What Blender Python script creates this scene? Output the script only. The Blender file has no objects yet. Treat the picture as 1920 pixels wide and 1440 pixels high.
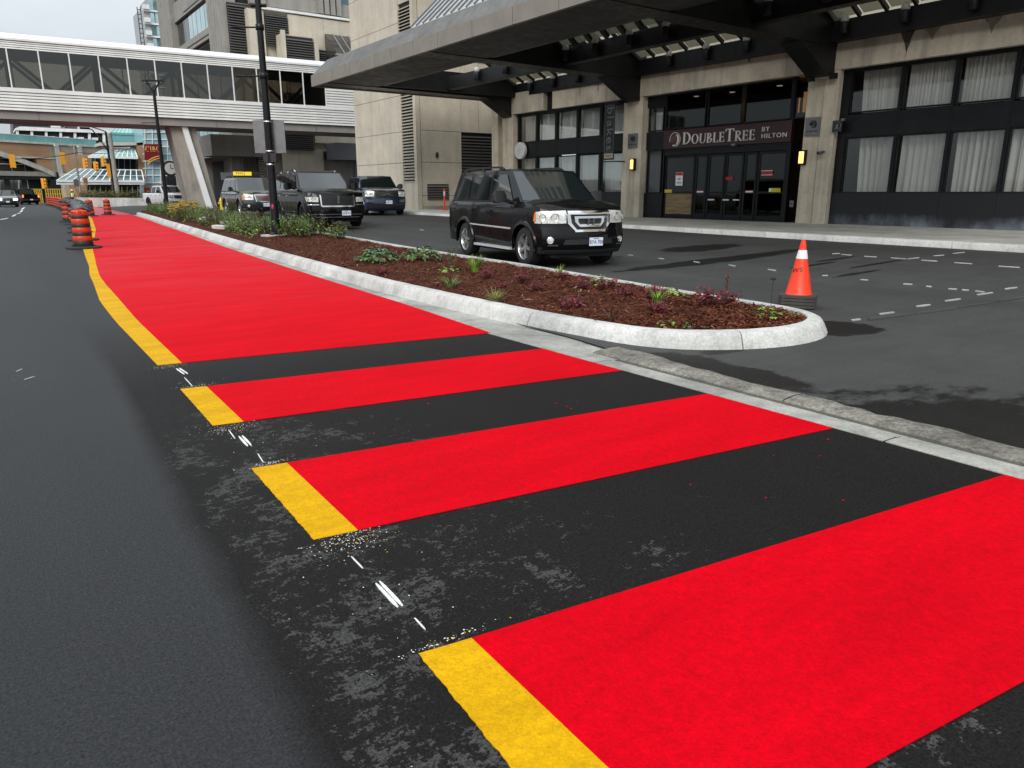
import bpy, bmesh, math, random
from mathutils import Vector, Matrix
R = math.radians
sin, cos, pi = math.sin, math.cos, math.pi
sc = bpy.context.scene
col = sc.collection
rnd = random.Random(7)

# ------------------------------------------------------------------ camera
CAM_H, PITCH, YAW, FPX = 1.45, 14.613, 35.538, 1375.0
cd = bpy.data.cameras.new('camera')
cd.sensor_width = 36.0
cd.lens = FPX / 1920 * 36
cd.clip_start, cd.clip_end = 0.05, 2000
cam = bpy.data.objects.new('camera', cd)
cam.location = (0, 0, CAM_H)
cam.rotation_euler = (R(90 - PITCH), 0, R(-YAW))
col.objects.link(cam)
sc.camera = cam

# ------------------------------------------------------------------ sky, sun, exposure
SUN_EL, SUN_AZ = 34, -136          # azimuth from +Y towards +X
w = bpy.data.worlds.new('World')
sc.world = w
w.use_nodes = True
nt = w.node_tree
nt.nodes.clear()
def wn(t, **k):
    n = nt.nodes.new(t)
    for a, b in k.items(): setattr(n, a, b)
    return n
sky = wn('ShaderNodeTexSky', sky_type='NISHITA', sun_disc=False, sun_elevation=R(SUN_EL), sun_rotation=R(SUN_AZ))
sky.air_density, sky.dust_density, sky.ozone_density = 1.0, 3.0, 1.0
hs = wn('ShaderNodeHueSaturation'); hs.inputs['Saturation'].default_value = 0.55
tc = wn('ShaderNodeTexCoord')
sx = wn('ShaderNodeSeparateXYZ')
mx = wn('ShaderNodeMath', operation='MAXIMUM'); mx.inputs[1].default_value = 0
ov = wn('ShaderNodeMath', operation='MULTIPLY_ADD')     # overcast sky: zenith three times the horizon
ov.inputs[1].default_value, ov.inputs[2].default_value = 12.6, 5.7
nz = wn('ShaderNodeTexNoise'); nz.inputs['Scale'].default_value = 2.2; nz.inputs['Detail'].default_value = 7; nz.inputs['Roughness'].default_value = 0.55
mp = wn('ShaderNodeMapping'); mp.inputs['Scale'].default_value = (1, 1, 2.6)
rmp = wn('ShaderNodeMapRange'); rmp.inputs['From Min'].default_value = 0.3; rmp.inputs['From Max'].default_value = 0.7
rmp.inputs['To Min'].default_value = 0.82; rmp.inputs['To Max'].default_value = 1.12
mu = wn('ShaderNodeMath', operation='MULTIPLY')
tint = wn('ShaderNodeVectorMath', operation='SCALE'); tint.inputs[0].default_value = (0.92, 1.0, 1.06)
mix = wn('ShaderNodeMix', data_type='RGBA'); mix.inputs[0].default_value = 0.86
bg = wn('ShaderNodeBackground'); bg.inputs['Strength'].default_value = 0.1
wo = wn('ShaderNodeOutputWorld')
L = nt.links.new
L(sky.outputs[0], hs.inputs['Color'])
L(tc.outputs['Generated'], sx.inputs[0]); L(sx.outputs['Z'], mx.inputs[0]); L(mx.outputs[0], ov.inputs[0])
L(tc.outputs['Generated'], mp.inputs[0]); L(mp.outputs[0], nz.inputs['Vector']); L(nz.outputs['Fac'], rmp.inputs['Value'])
L(ov.outputs[0], mu.inputs[0]); L(rmp.outputs[0], mu.inputs[1]); L(mu.outputs[0], tint.inputs['Scale'])
L(hs.outputs[0], mix.inputs['A']); L(tint.outputs[0], mix.inputs['B'])
L(mix.outputs['Result'], bg.inputs['Color']); L(bg.outputs[0], wo.inputs['Surface'])

sd = bpy.data.lights.new('sun', 'SUN')
sd.energy, sd.angle, sd.color = 1.5, R(30), (1.0, 0.97, 0.92)
sun = bpy.data.objects.new('sun', sd)
_d = Vector((sin(R(SUN_AZ)) * cos(R(SUN_EL)), cos(R(SUN_AZ)) * cos(R(SUN_EL)), sin(R(SUN_EL))))
sun.rotation_euler = _d.to_track_quat('Z', 'Y').to_euler()
sun.location = _d * 60
col.objects.link(sun)
sc.view_settings.view_transform = 'Standard'
sc.view_settings.look = 'None'
sc.view_settings.exposure = 0.15
sc.view_settings.gamma = 1.0
sc.view_settings.use_curve_mapping = False
sc.cycles.max_bounces = 8
sc.cycles.transparent_max_bounces = 12
sc.cycles.caustics_reflective = False
sc.cycles.caustics_refractive = False

# ------------------------------------------------------------------ materials
def lin(r, g, b): return tuple((c / 255) ** 2.2 for c in (r, g, b))
class NT:
    def __init__(s, name):
        s.m = bpy.data.materials.new(name); s.m.use_nodes = True
        s.t = s.m.node_tree; s.b = s.t.nodes['Principled BSDF']; s.geo = None
    def n(s, typ, ins=None, **k):
        n = s.t.nodes.new(typ)
        for a, b in k.items(): setattr(n, a, b)
        for a, b in (ins or {}).items():
            if isinstance(b, bpy.types.NodeSocket): s.t.links.new(b, n.inputs[a])
            else: n.inputs[a].default_value = b
        return n
    def l(s, a, b): s.t.links.new(a, b)
    def pos(s, scale=(1, 1, 1), obj=False):
        if obj: v = s.n('ShaderNodeTexCoord').outputs['Object']
        else: v = s.n('ShaderNodeNewGeometry').outputs['Position']
        return s.n('ShaderNodeMapping', {'Vector': v, 'Scale': scale}).outputs[0]
    def noise(s, vec, scale, detail=4, rough=0.55, dist=0):
        return s.n('ShaderNodeTexNoise', {'Vector': vec, 'Scale': scale, 'Detail': detail, 'Roughness': rough, 'Distortion': dist}).outputs['Fac']
    def rng(s, v, a, b, c=0, d=1):
        return s.n('ShaderNodeMapRange', {'Value': v, 'From Min': a, 'From Max': b, 'To Min': c, 'To Max': d}).outputs[0]
    def math(s, op, a, b=0.0, clamp=False):
        return s.n('ShaderNodeMath', {0: a, 1: b}, operation=op, use_clamp=clamp).outputs[0]
    def mix(s, f, a, b):
        a = a if isinstance(a, bpy.types.NodeSocket) else (*a, 1)
        b = b if isinstance(b, bpy.types.NodeSocket) else (*b, 1)
        return s.n('ShaderNodeMix', {0: f, 'A': a, 'B': b}, data_type='RGBA').outputs['Result']
    def scale(s, c, f):
        c = c if isinstance(c, bpy.types.NodeSocket) else c
        return s.n('ShaderNodeVectorMath', {0: c, 'Scale': f}, operation='SCALE').outputs[0]
    def bump(s, h, strength=0.3, dist=0.01):
        o = s.n('ShaderNodeBump', {'Height': h, 'Strength': strength, 'Distance': dist}).outputs[0]
        s.l(o, s.b.inputs['Normal'])
    def set(s, **k):
        for a, b in k.items():
            a = a.replace('_', ' ')
            if isinstance(b, bpy.types.NodeSocket): s.l(b, s.b.inputs[a])
            else: s.b.inputs[a].default_value = b if not (isinstance(b, tuple) and len(b) == 3) else (*b, 1)
        return s

def simple(name, c, rough=0.5, metal=0.0, var=0.12, scale=6.0, bump=0.0, bscale=60, coat=0.0, spec=0.5, obj=True, rvar=0.1):
    """plain coloured surface with soft uneven tone, uneven gloss and fine relief"""
    t = NT(name)
    p = t.pos(obj=obj)
    n = t.noise(p, scale, 5)
    t.set(Base_Color=t.scale(c, t.rng(n, 0.3, 0.7, 1 - var, 1 + var)), Metallic=metal)
    t.set(Roughness=t.rng(t.noise(p, scale * 2.3, 3), 0.3, 0.7, max(0.02, rough - rvar), min(1, rough + rvar)))
    t.b.inputs['Coat Weight'].default_value = coat
    t.b.inputs['Coat Roughness'].default_value = 0.04
    t.b.inputs['Specular IOR Level'].default_value = spec
    if bump: t.bump(t.noise(p, bscale, 4), bump, 0.02)
    return t.m

def emit(name, c, strength):
    t = NT(name)
    t.set(Base_Color=c, Emission_Color=c, Emission_Strength=strength, Roughness=0.4)
    return t.m

def glass(name, tintc, clear=0.55, rough=0.03, refl=1.0):
    """thin window pane: part of the light passes, the rest is mirrored by angle"""
    t = NT(name)
    tr = t.n('ShaderNodeBsdfTransparent', {'Color': (*tintc, 1)})
    gl = t.n('ShaderNodeBsdfGlossy', {'Color': (0.9, 0.95, 0.95, 1), 'Roughness': rough})
    fr = t.n('ShaderNodeFresnel', {'IOR': 1.5})
    f = t.math('MULTIPLY_ADD', fr.outputs[0], refl); 
    t.t.nodes[-1].inputs[2].default_value = 0.02
    m = t.n('ShaderNodeMixShader', {0: f, 1: tr.outputs[0], 2: gl.outputs[0]})
    t.l(m.outputs[0], t.t.nodes['Material Output'].inputs['Surface'])
    return t.m

def concrete(name, c, stain=0.3, streak=0.25, rough=0.85, speck=0.06):
    t = NT(name)
    p = t.pos()
    a = t.noise(p, 0.9, 6, 0.6)
    b = t.noise(t.pos((1.4, 1.4, 0.12)), 1.7, 6, 0.6)
    d = t.noise(p, 45, 3)
    k = t.math('MULTIPLY', t.rng(a, 0.35, 0.7, 1.08, 1 - stain), t.rng(b, 0.45, 0.75, 1.04, 1 - streak))
    k = t.math('MULTIPLY', k, t.rng(d, 0.35, 0.65, 1 - speck, 1 + speck))
    k = t.math('MULTIPLY', k, t.rng(t.noise(p, 9, 6, 0.7), 0.36, 0.52, 1 - speck * 1.5, 1.0))
    t.set(Base_Color=t.scale(c, k), Roughness=rough)
    t.bump(t.noise(p, 30, 6, 0.7), 0.25, 0.01)
    return t.m

def ellipse_mask(t, px, py, cx, cy, rx, ry, warp, soft=0.32):
    """0..1 inside a ragged ellipse on the ground, for a wet patch"""
    dx = t.math('DIVIDE', t.math('SUBTRACT', px, cx), rx)
    dy = t.math('DIVIDE', t.math('SUBTRACT', py, cy), ry)
    d = t.math('ADD', t.math('MULTIPLY', dx, dx), t.math('MULTIPLY', dy, dy))
    d = t.math('ADD', d, warp)
    return t.rng(d, 1.0, 1.0 - soft, 0, 1)

def asphalt_road():
    t = NT('road asphalt')
    p = t.pos()
    xyz = t.n('ShaderNodeSeparateXYZ', {0: p})
    X, Y = xyz.outputs['X'], xyz.outputs['Y']
    grain = t.noise(p, 105, 3, 0.75)
    grain2 = t.noise(p, 44, 4, 0.75)
    big = t.noise(t.pos((1, 0.25, 1)), 0.8, 5)
    # older, greyer running lane on the left, newer darker strip beside the bus lane
    edge = t.math('ADD', X, t.rng(t.noise(p, 2.6, 5), 0.3, 0.7, -0.022, 0.022))
    edge = t.math('ADD', edge, t.math('MULTIPLY', t.math('MINIMUM', Y, 7.0), -0.045))
    new = t.rng(edge, 0.38, 0.50, 0, 1)
    near = t.rng(Y, 5.9, 4.4, 0, 1)
    new = t.math('MULTIPLY', new, t.rng(Y, 9.5, 6.0, 0.08, 1))
    c = t.mix(new, (0.0250, 0.0256, 0.0278), (0.0120, 0.0108, 0.0106))
    # dried-off pale film, patchy, mostly at the yellow edge
    film = t.math('ADD', t.math('MULTIPLY', t.noise(t.pos((1.0, 1.25, 1)), 19.0, 6, 0.62, 0.3), 0.56), t.math('MULTIPLY', t.noise(p, 75, 4, 0.65), 0.44))
    amt = t.math('MULTIPLY', t.rng(edge, 0.38, 0.62), t.rng(X, 2.9, 1.15))
    amt = t.math('MULTIPLY', amt, near)
    lump = t.rng(t.noise(p, 3.4, 6, 0.6), 0.3, 0.7, -0.115, 0.115)
    th = t.math('ADD', t.math('ADD', t.math('MULTIPLY', amt, 0.15), lump), film)
    filmm = t.math('MULTIPLY', t.rng(th, 0.684, 0.700), t.rng(amt, 0.0, 0.25))
    c = t.mix(t.math('MULTIPLY', filmm, 0.85), c, (0.062, 0.060, 0.058))
    k = t.math('MULTIPLY', t.rng(big, 0.3, 0.7, 0.86, 1.16), t.rng(grain, 0.3, 0.7, 0.35, 1.65))
    k = t.math('MULTIPLY', k, t.rng(grain2, 0.3, 0.7, 0.62, 1.38))
    pit = t.rng(t.noise(t.pos((1, 1.3, 1)), 31, 5, 0.72), 0.375, 0.32)
    k = t.math('MULTIPLY', k, t.rng(pit, 0, 1, 1, 0.22))
    # pale specks and overspray
    vor = t.n('ShaderNodeTexVoronoi', {'Vector': p, 'Scale': 26.0}).outputs['Distance']
    sp = t.math('MULTIPLY', t.rng(vor, 0.05, 0.03), t.rng(t.noise(p, 2.1, 3), 0.58, 0.66))
    t.set(Base_Color=t.mix(t.math('MULTIPLY', sp, 0.5), t.scale(c, k), (0.35, 0.34, 0.30)))
    t.set(Roughness=t.math('ADD', t.rng(grain2, 0.3, 0.7, 0.52, 0.7), t.math('MULTIPLY', filmm, 0.15)))
    t.set(Specular_IOR_Level=t.rng(new, 0, 1, 0.20, 0.10))
    t.bump(t.math('ADD', grain, t.math('MULTIPLY', grain2, 0.6)), 0.55, 0.006)
    return t.m

def asphalt_lot():
    t = NT('drive asphalt')
    p = t.pos()
    xyz = t.n('ShaderNodeSeparateXYZ', {0: p})
    X, Y = xyz.outputs['X'], xyz.outputs['Y']
    grain = t.noise(p, 60, 4, 0.75)
    g2 = t.noise(p, 38, 4, 0.7)
    big = t.noise(t.pos((1.0, 0.35, 1)), 0.7, 6, 0.6)
    swirl = t.noise(t.pos((0.5, 2.2, 1)), 1.5, 7, 0.65, 0.8)
    wv = t.math('MULTIPLY', t.math('SUBTRACT', t.noise(t.pos((1.1, 1.8, 1)), 1.6, 8, 0.68), 0.5), 2.6)
    wet = None
    for e in WET_DARK:
        m = ellipse_mask(t, X, Y, *e, wv)
        wet = m if wet is None else t.math('MAXIMUM', wet, m)
    drips = t.math('MULTIPLY', t.rng(t.noise(t.pos((2.2, 3.4, 1)), 1.2, 5, 0.6), 0.70, 0.715), t.rng(Y, 2, 6))
    wet = t.math('MAXIMUM', wet, t.math('MULTIPLY', drips, 0.6))
    k = t.math('MULTIPLY', t.rng(big, 0.3, 0.7, 0.84, 1.2), t.rng(swirl, 0.35, 0.7, 0.93, 1.16))
    k = t.math('MULTIPLY', k, t.rng(grain, 0.3, 0.7, 0.7, 1.32))
    c = t.mix(wet, (0.056, 0.0552, 0.054), (0.0125, 0.0115, 0.0112))
    vor = t.n('ShaderNodeTexVoronoi', {'Vector': p, 'Scale': 9.0}).outputs['Distance']
    sp = t.math('MULTIPLY', t.rng(vor, 0.06, 0.035), t.rng(t.noise(p, 1.4, 2), 0.5, 0.6))
    t.set(Base_Color=t.mix(t.math('MULTIPLY', sp, 0.35), t.scale(c, k), (0.3, 0.3, 0.28)))
    t.set(Roughness=t.math('SUBTRACT', t.rng(g2, 0.3, 0.7, 0.62, 0.78), t.math('MULTIPLY', wet, 0.16)))
    t.b.inputs['Specular IOR Level'].default_value = 0.13
    t.bump(t.math('ADD', grain, g2), 0.5, 0.006)
    return t.m
WET_DARK = [(14.6, 12.3, 1.4, .7), (12.9, 10.25, 3.3, .38), (10.4, 13.2, 1.6, 1.6), (7.6, 4.42, .60, .42), (5.0, .6, 1.5, 2.4), (4.95, 3.9, .30, 1.0), (5.6, 4.4, .3, .16), (13.2, 8.35, .9, .10), (14.4, 8.6, .8, .10), (12.6, 7.1, .9, .09), (14.2, 7.6, 1.0, .09), (10.6, 28.0, 2.2, 3.4), (10.6, 36, 1.9, 3)]  # wet spots, plus dark ellipses beneath the parked cars

def paint_road(name, c, var=0.1, wear=0.12, worn=(0.06, 0.055, 0.055), rough=0.5, spec=0.3, dusty=False):
    t = NT(name)
    p = t.pos()
    a = t.noise(t.pos((0.6, 2.0, 1)), 1.6, 6, 0.62)
    g = t.noise(p, 95, 3, 0.75)
    g2 = t.noise(p, 22, 5, 0.7)
    k = t.math('MULTIPLY', t.rng(a, 0.3, 0.7, 1 - var, 1 + var), t.rng(g, 0.3, 0.7, 0.84, 1.16))
    sc_ = t.noise(p, 7, 8, 0.75, 0.4)
    wm = t.math('MULTIPLY', t.rng(sc_, 0.70, 0.78), wear)
    pin = t.math('MULTIPLY', t.rng(t.noise(p, 70, 2), 0.73, 0.77), 0.35)
    k = t.math('MULTIPLY', k, t.rng(g2, 0.3, 0.7, 0.86, 1.14))
    cc = t.scale(c, k)
    if dusty:                       # pale dust tone rising with distance; low-angle sheen and glints put into the colour
        Y = t.n('ShaderNodeSeparateXYZ', {0: p}).outputs['Y']
        du = t.math('MULTIPLY', t.rng(Y, 8, 19), t.rng(t.noise(t.pos((0.5, 1.1, 1)), 0.8, 6, 0.65), 0.36, 0.60, 0.25, 1))
        glint = t.rng(t.noise(t.pos((3, 4.5, 1)), 3.2, 6, 0.85, 1.5), 0.5, 0.75)
        cc = t.mix(t.math('MULTIPLY', du, t.math('ADD', t.math('MULTIPLY', glint, 0.45), 0.35)), cc, (0.60, 0.075, 0.095))
    t.set(Base_Color=t.mix(t.math('MAXIMUM', wm, pin), cc, worn))
    t.set(Roughness=t.rng(g2, 0.3, 0.7, rough - 0.1, rough + 0.12))
    t.b.inputs['Specular IOR Level'].default_value = spec
    t.bump(t.math('ADD', g, t.math('MULTIPLY', g2, 1.4)), 0.6, 0.006)
    return t.m

M = {}
M['road'] = asphalt_road()
M['lot'] = asphalt_lot()
M['red'] = paint_road('red lane paint', (0.59, 0.0004, 0.0080), 0.13, 0.35, (0.24, 0.004, 0.008), 0.7, 0.04, True)
M['yellow'] = paint_road('yellow line paint', (0.64, 0.345, 0.003), 0.16, 0.4, (0.42, 0.2, 0.004), 0.65, 0.08)
M['white'] = paint_road('white road paint', (0.78, 0.78, 0.76), 0.1, 0.5, (0.25, 0.25, 0.25), 0.6)
M['lotwhite'] = paint_road('thin white layout paint', (0.43, 0.43, 0.42), 0.15, 0.8, (0.12, 0.12, 0.12), 0.7, 0.1)
M['whitefaint'] = paint_road('faint chalky road paint', (0.085, 0.085, 0.083), 0.3, 0.9, (0.05, 0.05, 0.05), 0.7)
M['kerb'] = concrete('kerb concrete', (0.57, 0.565, 0.535), 0.38, 0.2, 0.85, 0.13)
M['gutter'] = concrete('gutter concrete', (0.42, 0.41, 0.37), 0.55, 0.4, 0.8, 0.14)
M['sunk'] = concrete('worn brownish kerb concrete', (0.25, 0.23, 0.195), 0.6, 0.45, 0.85, 0.32)
M['seam'] = concrete('dirty gutter seam', (0.10, 0.09, 0.075), 0.4, 0.3, 0.8, 0.2)
M['kerbwhite'] = concrete('lightened kerb concrete', (0.70, 0.695, 0.66), 0.25, 0.2, 0.85, 0.1)  # kerb concrete lightened in colour to offset the canopy's shade
M['walk'] = concrete('sidewalk concrete', (0.52, 0.505, 0.46), 0.3, 0.1, 0.85, 0.08)
M['beige'] = concrete('beige concrete', (0.54, 0.48, 0.385), 0.16, 0.16)
M['beigepan'] = concrete('beige precast panel', (0.56, 0.50, 0.405), 0.12, 0.14)
M['pillar'] = concrete('stained pillar concrete', (0.68, 0.60, 0.475), 0.25, 0.42)
M['greyc'] = concrete('grey brown concrete', (0.30, 0.28, 0.25), 0.15, 0.15)
M['pierc'] = concrete('pier concrete', (0.33, 0.30, 0.26), 0.25, 0.3)
M['blackmetal'] = simple('black steel', (0.010, 0.010, 0.0105), 0.45, 0.0, 0.35, 2.0, 0.05, spec=0.35)
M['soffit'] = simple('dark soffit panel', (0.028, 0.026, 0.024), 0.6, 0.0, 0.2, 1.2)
M['darkframe'] = simple('dark window frame', (0.006, 0.006, 0.007), 0.4, 0.0, 0.2, 3.0, spec=0.3)
M['darkpanel'] = simple('dark metal panel', (0.008, 0.0085, 0.010), 0.4, 0.0, 0.3, 1.5, spec=0.3)
M['fascia'] = simple('canopy fascia metal', (0.225, 0.207, 0.172), 0.45, 0.0, 0.1, 1.5)
M['roofstrip'] = concrete('weathered grey roof strip', (0.145, 0.14, 0.132), 0.3, 0.35, 0.6, 0.2)
M['roofmetal'] = simple('ribbed roof metal', (0.42, 0.43, 0.43), 0.4, 0.0, 0.25, 5.0)
def skylight():
    t = NT('frosted skylight panel')
    tl = t.n('ShaderNodeBsdfTranslucent', {'Color': (0.15, 0.15, 0.115, 1)}); tr = t.n('ShaderNodeBsdfTransparent', {'Color': (0.19, 0.19, 0.15, 1)})
    m = t.n('ShaderNodeMixShader', {0: t.rng(t.noise(t.pos(), 1.5, 4), 0.3, 0.7, 0.3, 0.45), 1: tl.outputs[0], 2: tr.outputs[0]})
    t.l(m.outputs[0], t.t.nodes['Material Output'].inputs['Surface'])
    return t.m
M['skylight'] = skylight()
M['louvre'] = simple('dark louvre slat', (0.10, 0.095, 0.09), 0.5, 0.0, 0.1)
M['louvrebeige'] = simple('beige louvre slat', (0.40, 0.36, 0.29), 0.6, 0.0, 0.1)
M['louvredark'] = simple('louvre backing', (0.012, 0.012, 0.013), 0.7)
M['whitemetal'] = simple('white corrugated metal', (0.80, 0.80, 0.79), 0.4, 0.0, 0.1, 0.8)
M['greymetal'] = simple('grey siding metal', (0.74, 0.74, 0.71), 0.4, 0.0, 0.1, 0.8)
M['greybeam'] = simple('grey beam', (0.27, 0.255, 0.24), 0.55, 0.0, 0.12, 0.8)
M['bridgeglass'] = glass('bridge tinted glass', (0.60, 0.58, 0.54))
M['hotelglass'] = glass('hotel window glass', (0.92, 0.92, 0.91), refl=0.4)
M['doorglass'] = glass('dark door glass', (0.30, 0.29, 0.27), refl=0.35)
M['curtain'] = simple('pale curtain cloth', (0.86, 0.86, 0.84), 0.9, 0, 0.06, 1.5)
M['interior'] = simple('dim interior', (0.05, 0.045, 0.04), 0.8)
M['officeglass'] = simple('office blue glass', (0.10, 0.17, 0.18), 0.08, 0.55, 0.2, 0.5, spec=0.8, rvar=0.02)
M['darkglass'] = simple('dark glass', (0.02, 0.025, 0.028), 0.06, 0.0, 0.2, 1.0, spec=0.8, rvar=0.02)
M['tealglass'] = simple('teal glass', (0.16, 0.36, 0.36), 0.15, 0.0, 0.15, 0.4)
M['cyanglass'] = simple('pale blue glass panel', (0.30, 0.45, 0.50), 0.15, 0.0, 0.1, 0.4)
M['tealroof'] = simple('green glass roof', (0.26, 0.47, 0.44), 0.3, 0.0, 0.15, 0.3)
M['rubber'] = simple('black rubber', (0.018, 0.018, 0.018), 0.75, 0.0, 0.25, 8, 0.1)
M['conebase'] = simple('dusty cone base rubber', (0.055, 0.05, 0.045), 0.8, 0, 0.3, 10)
M['tyre'] = simple('tyre rubber', (0.012, 0.012, 0.012), 0.7, 0.0, 0.2, 8, 0.1)
M['orange'] = simple('orange plastic', (0.62, 0.045, 0.006), 0.4, 0.0, 0.08, 4)
M['conered'] = simple('cone orange vinyl', (0.95, 0.045, 0.006), 0.42, 0.0, 0.06, 6)
M['barrelblack'] = simple('black barrel sheeting', (0.02, 0.018, 0.018), 0.5, 0.0, 0.2, 6)
M['reflwhite'] = simple('white reflective sleeve', (0.82, 0.82, 0.82), 0.35, 0, 0.05, 8)
M['chrome'] = simple('chrome', (0.75, 0.75, 0.76), 0.12, 1.0, 0.05, 4, rvar=0.04)
M['alloy'] = simple('alloy wheel', (0.55, 0.55, 0.56), 0.28, 0.85, 0.1, 6)
M['darkalloy'] = simple('dark alloy wheel', (0.05, 0.05, 0.05), 0.3, 0.7, 0.1, 6)
M['carblack'] = simple('black car paint', (0.003, 0.0032, 0.0042), 0.30, 0.0, 0.1, 2, coat=0.5, spec=0.08)
M['cargrey'] = simple('dark green grey car paint', (0.016, 0.019, 0.019), 0.25, 0.0, 0.1, 2, coat=1.0)
M['carblue'] = simple('dark blue car paint', (0.007, 0.016, 0.048), 0.25, 0.1, 0.1, 2, coat=1.0)
M['carwhite'] = simple('white car paint', (0.72, 0.72, 0.72), 0.25, 0.0, 0.04, 2, coat=1.0)
M['carsilver'] = simple('grey car paint', (0.07, 0.075, 0.08), 0.25, 0.3, 0.1, 2, coat=1.0)
M['cartrim'] = simple('black plastic trim', (0.014, 0.014, 0.015), 0.55, 0.0, 0.15, 8)
M['carglass'] = simple('car glass', (0.009, 0.013, 0.013), 0.035, 0.0, 0.1, 2, spec=0.85, rvar=0.01)
M['lens'] = simple('headlamp lens', (0.70, 0.71, 0.66), 0.1, 0.25, 0.42, 30, 0.25, 40, coat=1.0)  # strong tone noise puts facet sparkle into the colour
M['silver'] = simple('silver trim', (0.60, 0.60, 0.61), 0.3, 0.2, 0.08, 6)
M['lensdark'] = simple('smoked headlamp lens', (0.13, 0.13, 0.14), 0.08, 0.2, 0.3, 14, coat=1.0)
M['amber'] = simple('amber lens', (0.75, 0.22, 0.03), 0.2, 0, 0.1, 10)
M['redlens'] = simple('red lens', (0.5, 0.01, 0.01), 0.2, 0, 0.1, 10)
M['lit'] = emit('lit headlamp', (1.0, 0.93, 0.78), 6)
M['litred'] = emit('lit tail lamp', (1.0, 0.16, 0.04), 2.5)
M['plate'] = simple('licence plate', (0.74, 0.78, 0.84), 0.45, 0, 0.04, 10)
M['plateblue'] = simple('plate characters', (0.03, 0.06, 0.24), 0.5)
M['print'] = simple('black print', (0.012, 0.012, 0.012), 0.5)
M['signwhite'] = simple('sign lettering', (0.62, 0.60, 0.58), 0.4)
M['signmaroon'] = simple('dark maroon sign', (0.030, 0.0045, 0.0055), 0.35)
M['maroon'] = simple('maroon bank sign', (0.19, 0.006, 0.018), 0.4)
M['gold'] = simple('gold lettering', (0.78, 0.45, 0.09), 0.45)
M['signback'] = simple('aluminium sign back', (0.19, 0.193, 0.197), 0.4, 0.6, 0.12, 3)
M['hydrant'] = simple('yellow hydrant paint', (0.72, 0.50, 0.02), 0.45, 0, 0.1, 8)
M['sigyellow'] = simple('yellow signal housing', (0.80, 0.36, 0.02), 0.45, 0, 0.08, 8)
M['yellowpost'] = simple('yellow fence post', (0.55, 0.36, 0.05), 0.6)
M['greypole'] = concrete('grey concrete pole', (0.33, 0.31, 0.28), 0.2, 0.2)
M['polepaint'] = simple('black pole paint', (0.006, 0.006, 0.0075), 0.3, 0.0, 0.2, 4, coat=0.2, spec=0.2)
M['bag'] = simple('black plastic sheet', (0.007, 0.0075, 0.009), 0.25, 0.0, 0.2, 6, 0.3, 12)
M['warm'] = emit('warm lamp glass', (1.0, 0.55, 0.12), 2.6)
M['warmdim'] = emit('warm chandelier', (1.0, 0.55, 0.16), 1.6)
M['downlight'] = emit('downlight', (1.0, 0.93, 0.8), 2.2)
M['globe'] = simple('frosted globe', (0.55, 0.55, 0.53), 0.25, 0, 0.06, 6)
M['taxi'] = emit('yellow roof sign', (0.95, 0.72, 0.05), 0.25)
M['brick'] = None
M['leafgreen'] = simple('mid green leaf', (0.105, 0.185, 0.045), 0.55, 0, 0.45, 7, obj=False)
M['leafblue'] = simple('blue green leaf', (0.08, 0.18, 0.08), 0.5, 0, 0.4, 7, obj=False)
M['leaflime'] = simple('lime leaf', (0.20, 0.32, 0.045), 0.5, 0, 0.35, 7, obj=False)
M['leafdry'] = simple('dry grass blade', (0.22, 0.19, 0.07), 0.7, 0, 0.4, 7, obj=False)
M['leafred'] = simple('dark red leaf', (0.20, 0.016, 0.035), 0.5, 0, 0.5, 9, obj=False)
M['stem'] = simple('brown stem', (0.09, 0.05, 0.035), 0.7, 0, 0.3, 9, obj=False)
M['petal'] = simple('yellow petal', (0.70, 0.42, 0.02), 0.6, 0, 0.2, 9, obj=False)
M['purple'] = simple('purple flower', (0.17, 0.08, 0.26), 0.6, 0, 0.3, 9, obj=False)
M['chip'] = simple('wood chip', (0.125, 0.040, 0.021), 0.9, 0, 0.6, 30, obj=False, spec=0.08)
M['chiplight'] = simple('pale wood chip', (0.24, 0.16, 0.10), 0.85, 0, 0.4, 30, obj=False)
M['rock'] = concrete('pale flat stone', (0.60, 0.58, 0.53), 0.2, 0.05)
def soil():
    t = NT('brown mulch')
    p = t.pos()
    a = t.noise(p, 38, 6, 0.75); b = t.noise(p, 3, 4)
    c = t.mix(t.rng(a, 0.35, 0.65), (0.022, 0.007, 0.004), (0.125, 0.042, 0.024))
    t.set(Base_Color=t.scale(c, t.rng(b, 0.3, 0.7, 0.75, 1.25)), Roughness=0.9, Specular_IOR_Level=0.1)
    t.bump(a, 0.9, 0.03)
    return t.m
M['soil'] = soil()
def brick():
    t = NT('tan brick')
    co = t.n('ShaderNodeTexCoord').outputs['Object']
    v = t.n('ShaderNodeMapping', {'Vector': co, 'Rotation': (R(90), 0, R(90))}).outputs[0]
    b = t.n('ShaderNodeTexBrick', {'Vector': v, 'Color1': (0.40, 0.235, 0.125, 1), 'Color2': (0.33, 0.19, 0.10, 1), 'Mortar': (0.33, 0.27, 0.2, 1), 'Scale': 1.0, 'Mortar Size': 0.012, 'Brick Width': 0.4, 'Row Height': 0.2})
    t.set(Base_Color=t.scale(b.outputs['Color'], t.rng(t.noise(co, 0.4, 4), 0.3, 0.7, 0.85, 1.12)), Roughness=0.85)
    return t.m
M['brick'] = brick()

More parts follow.
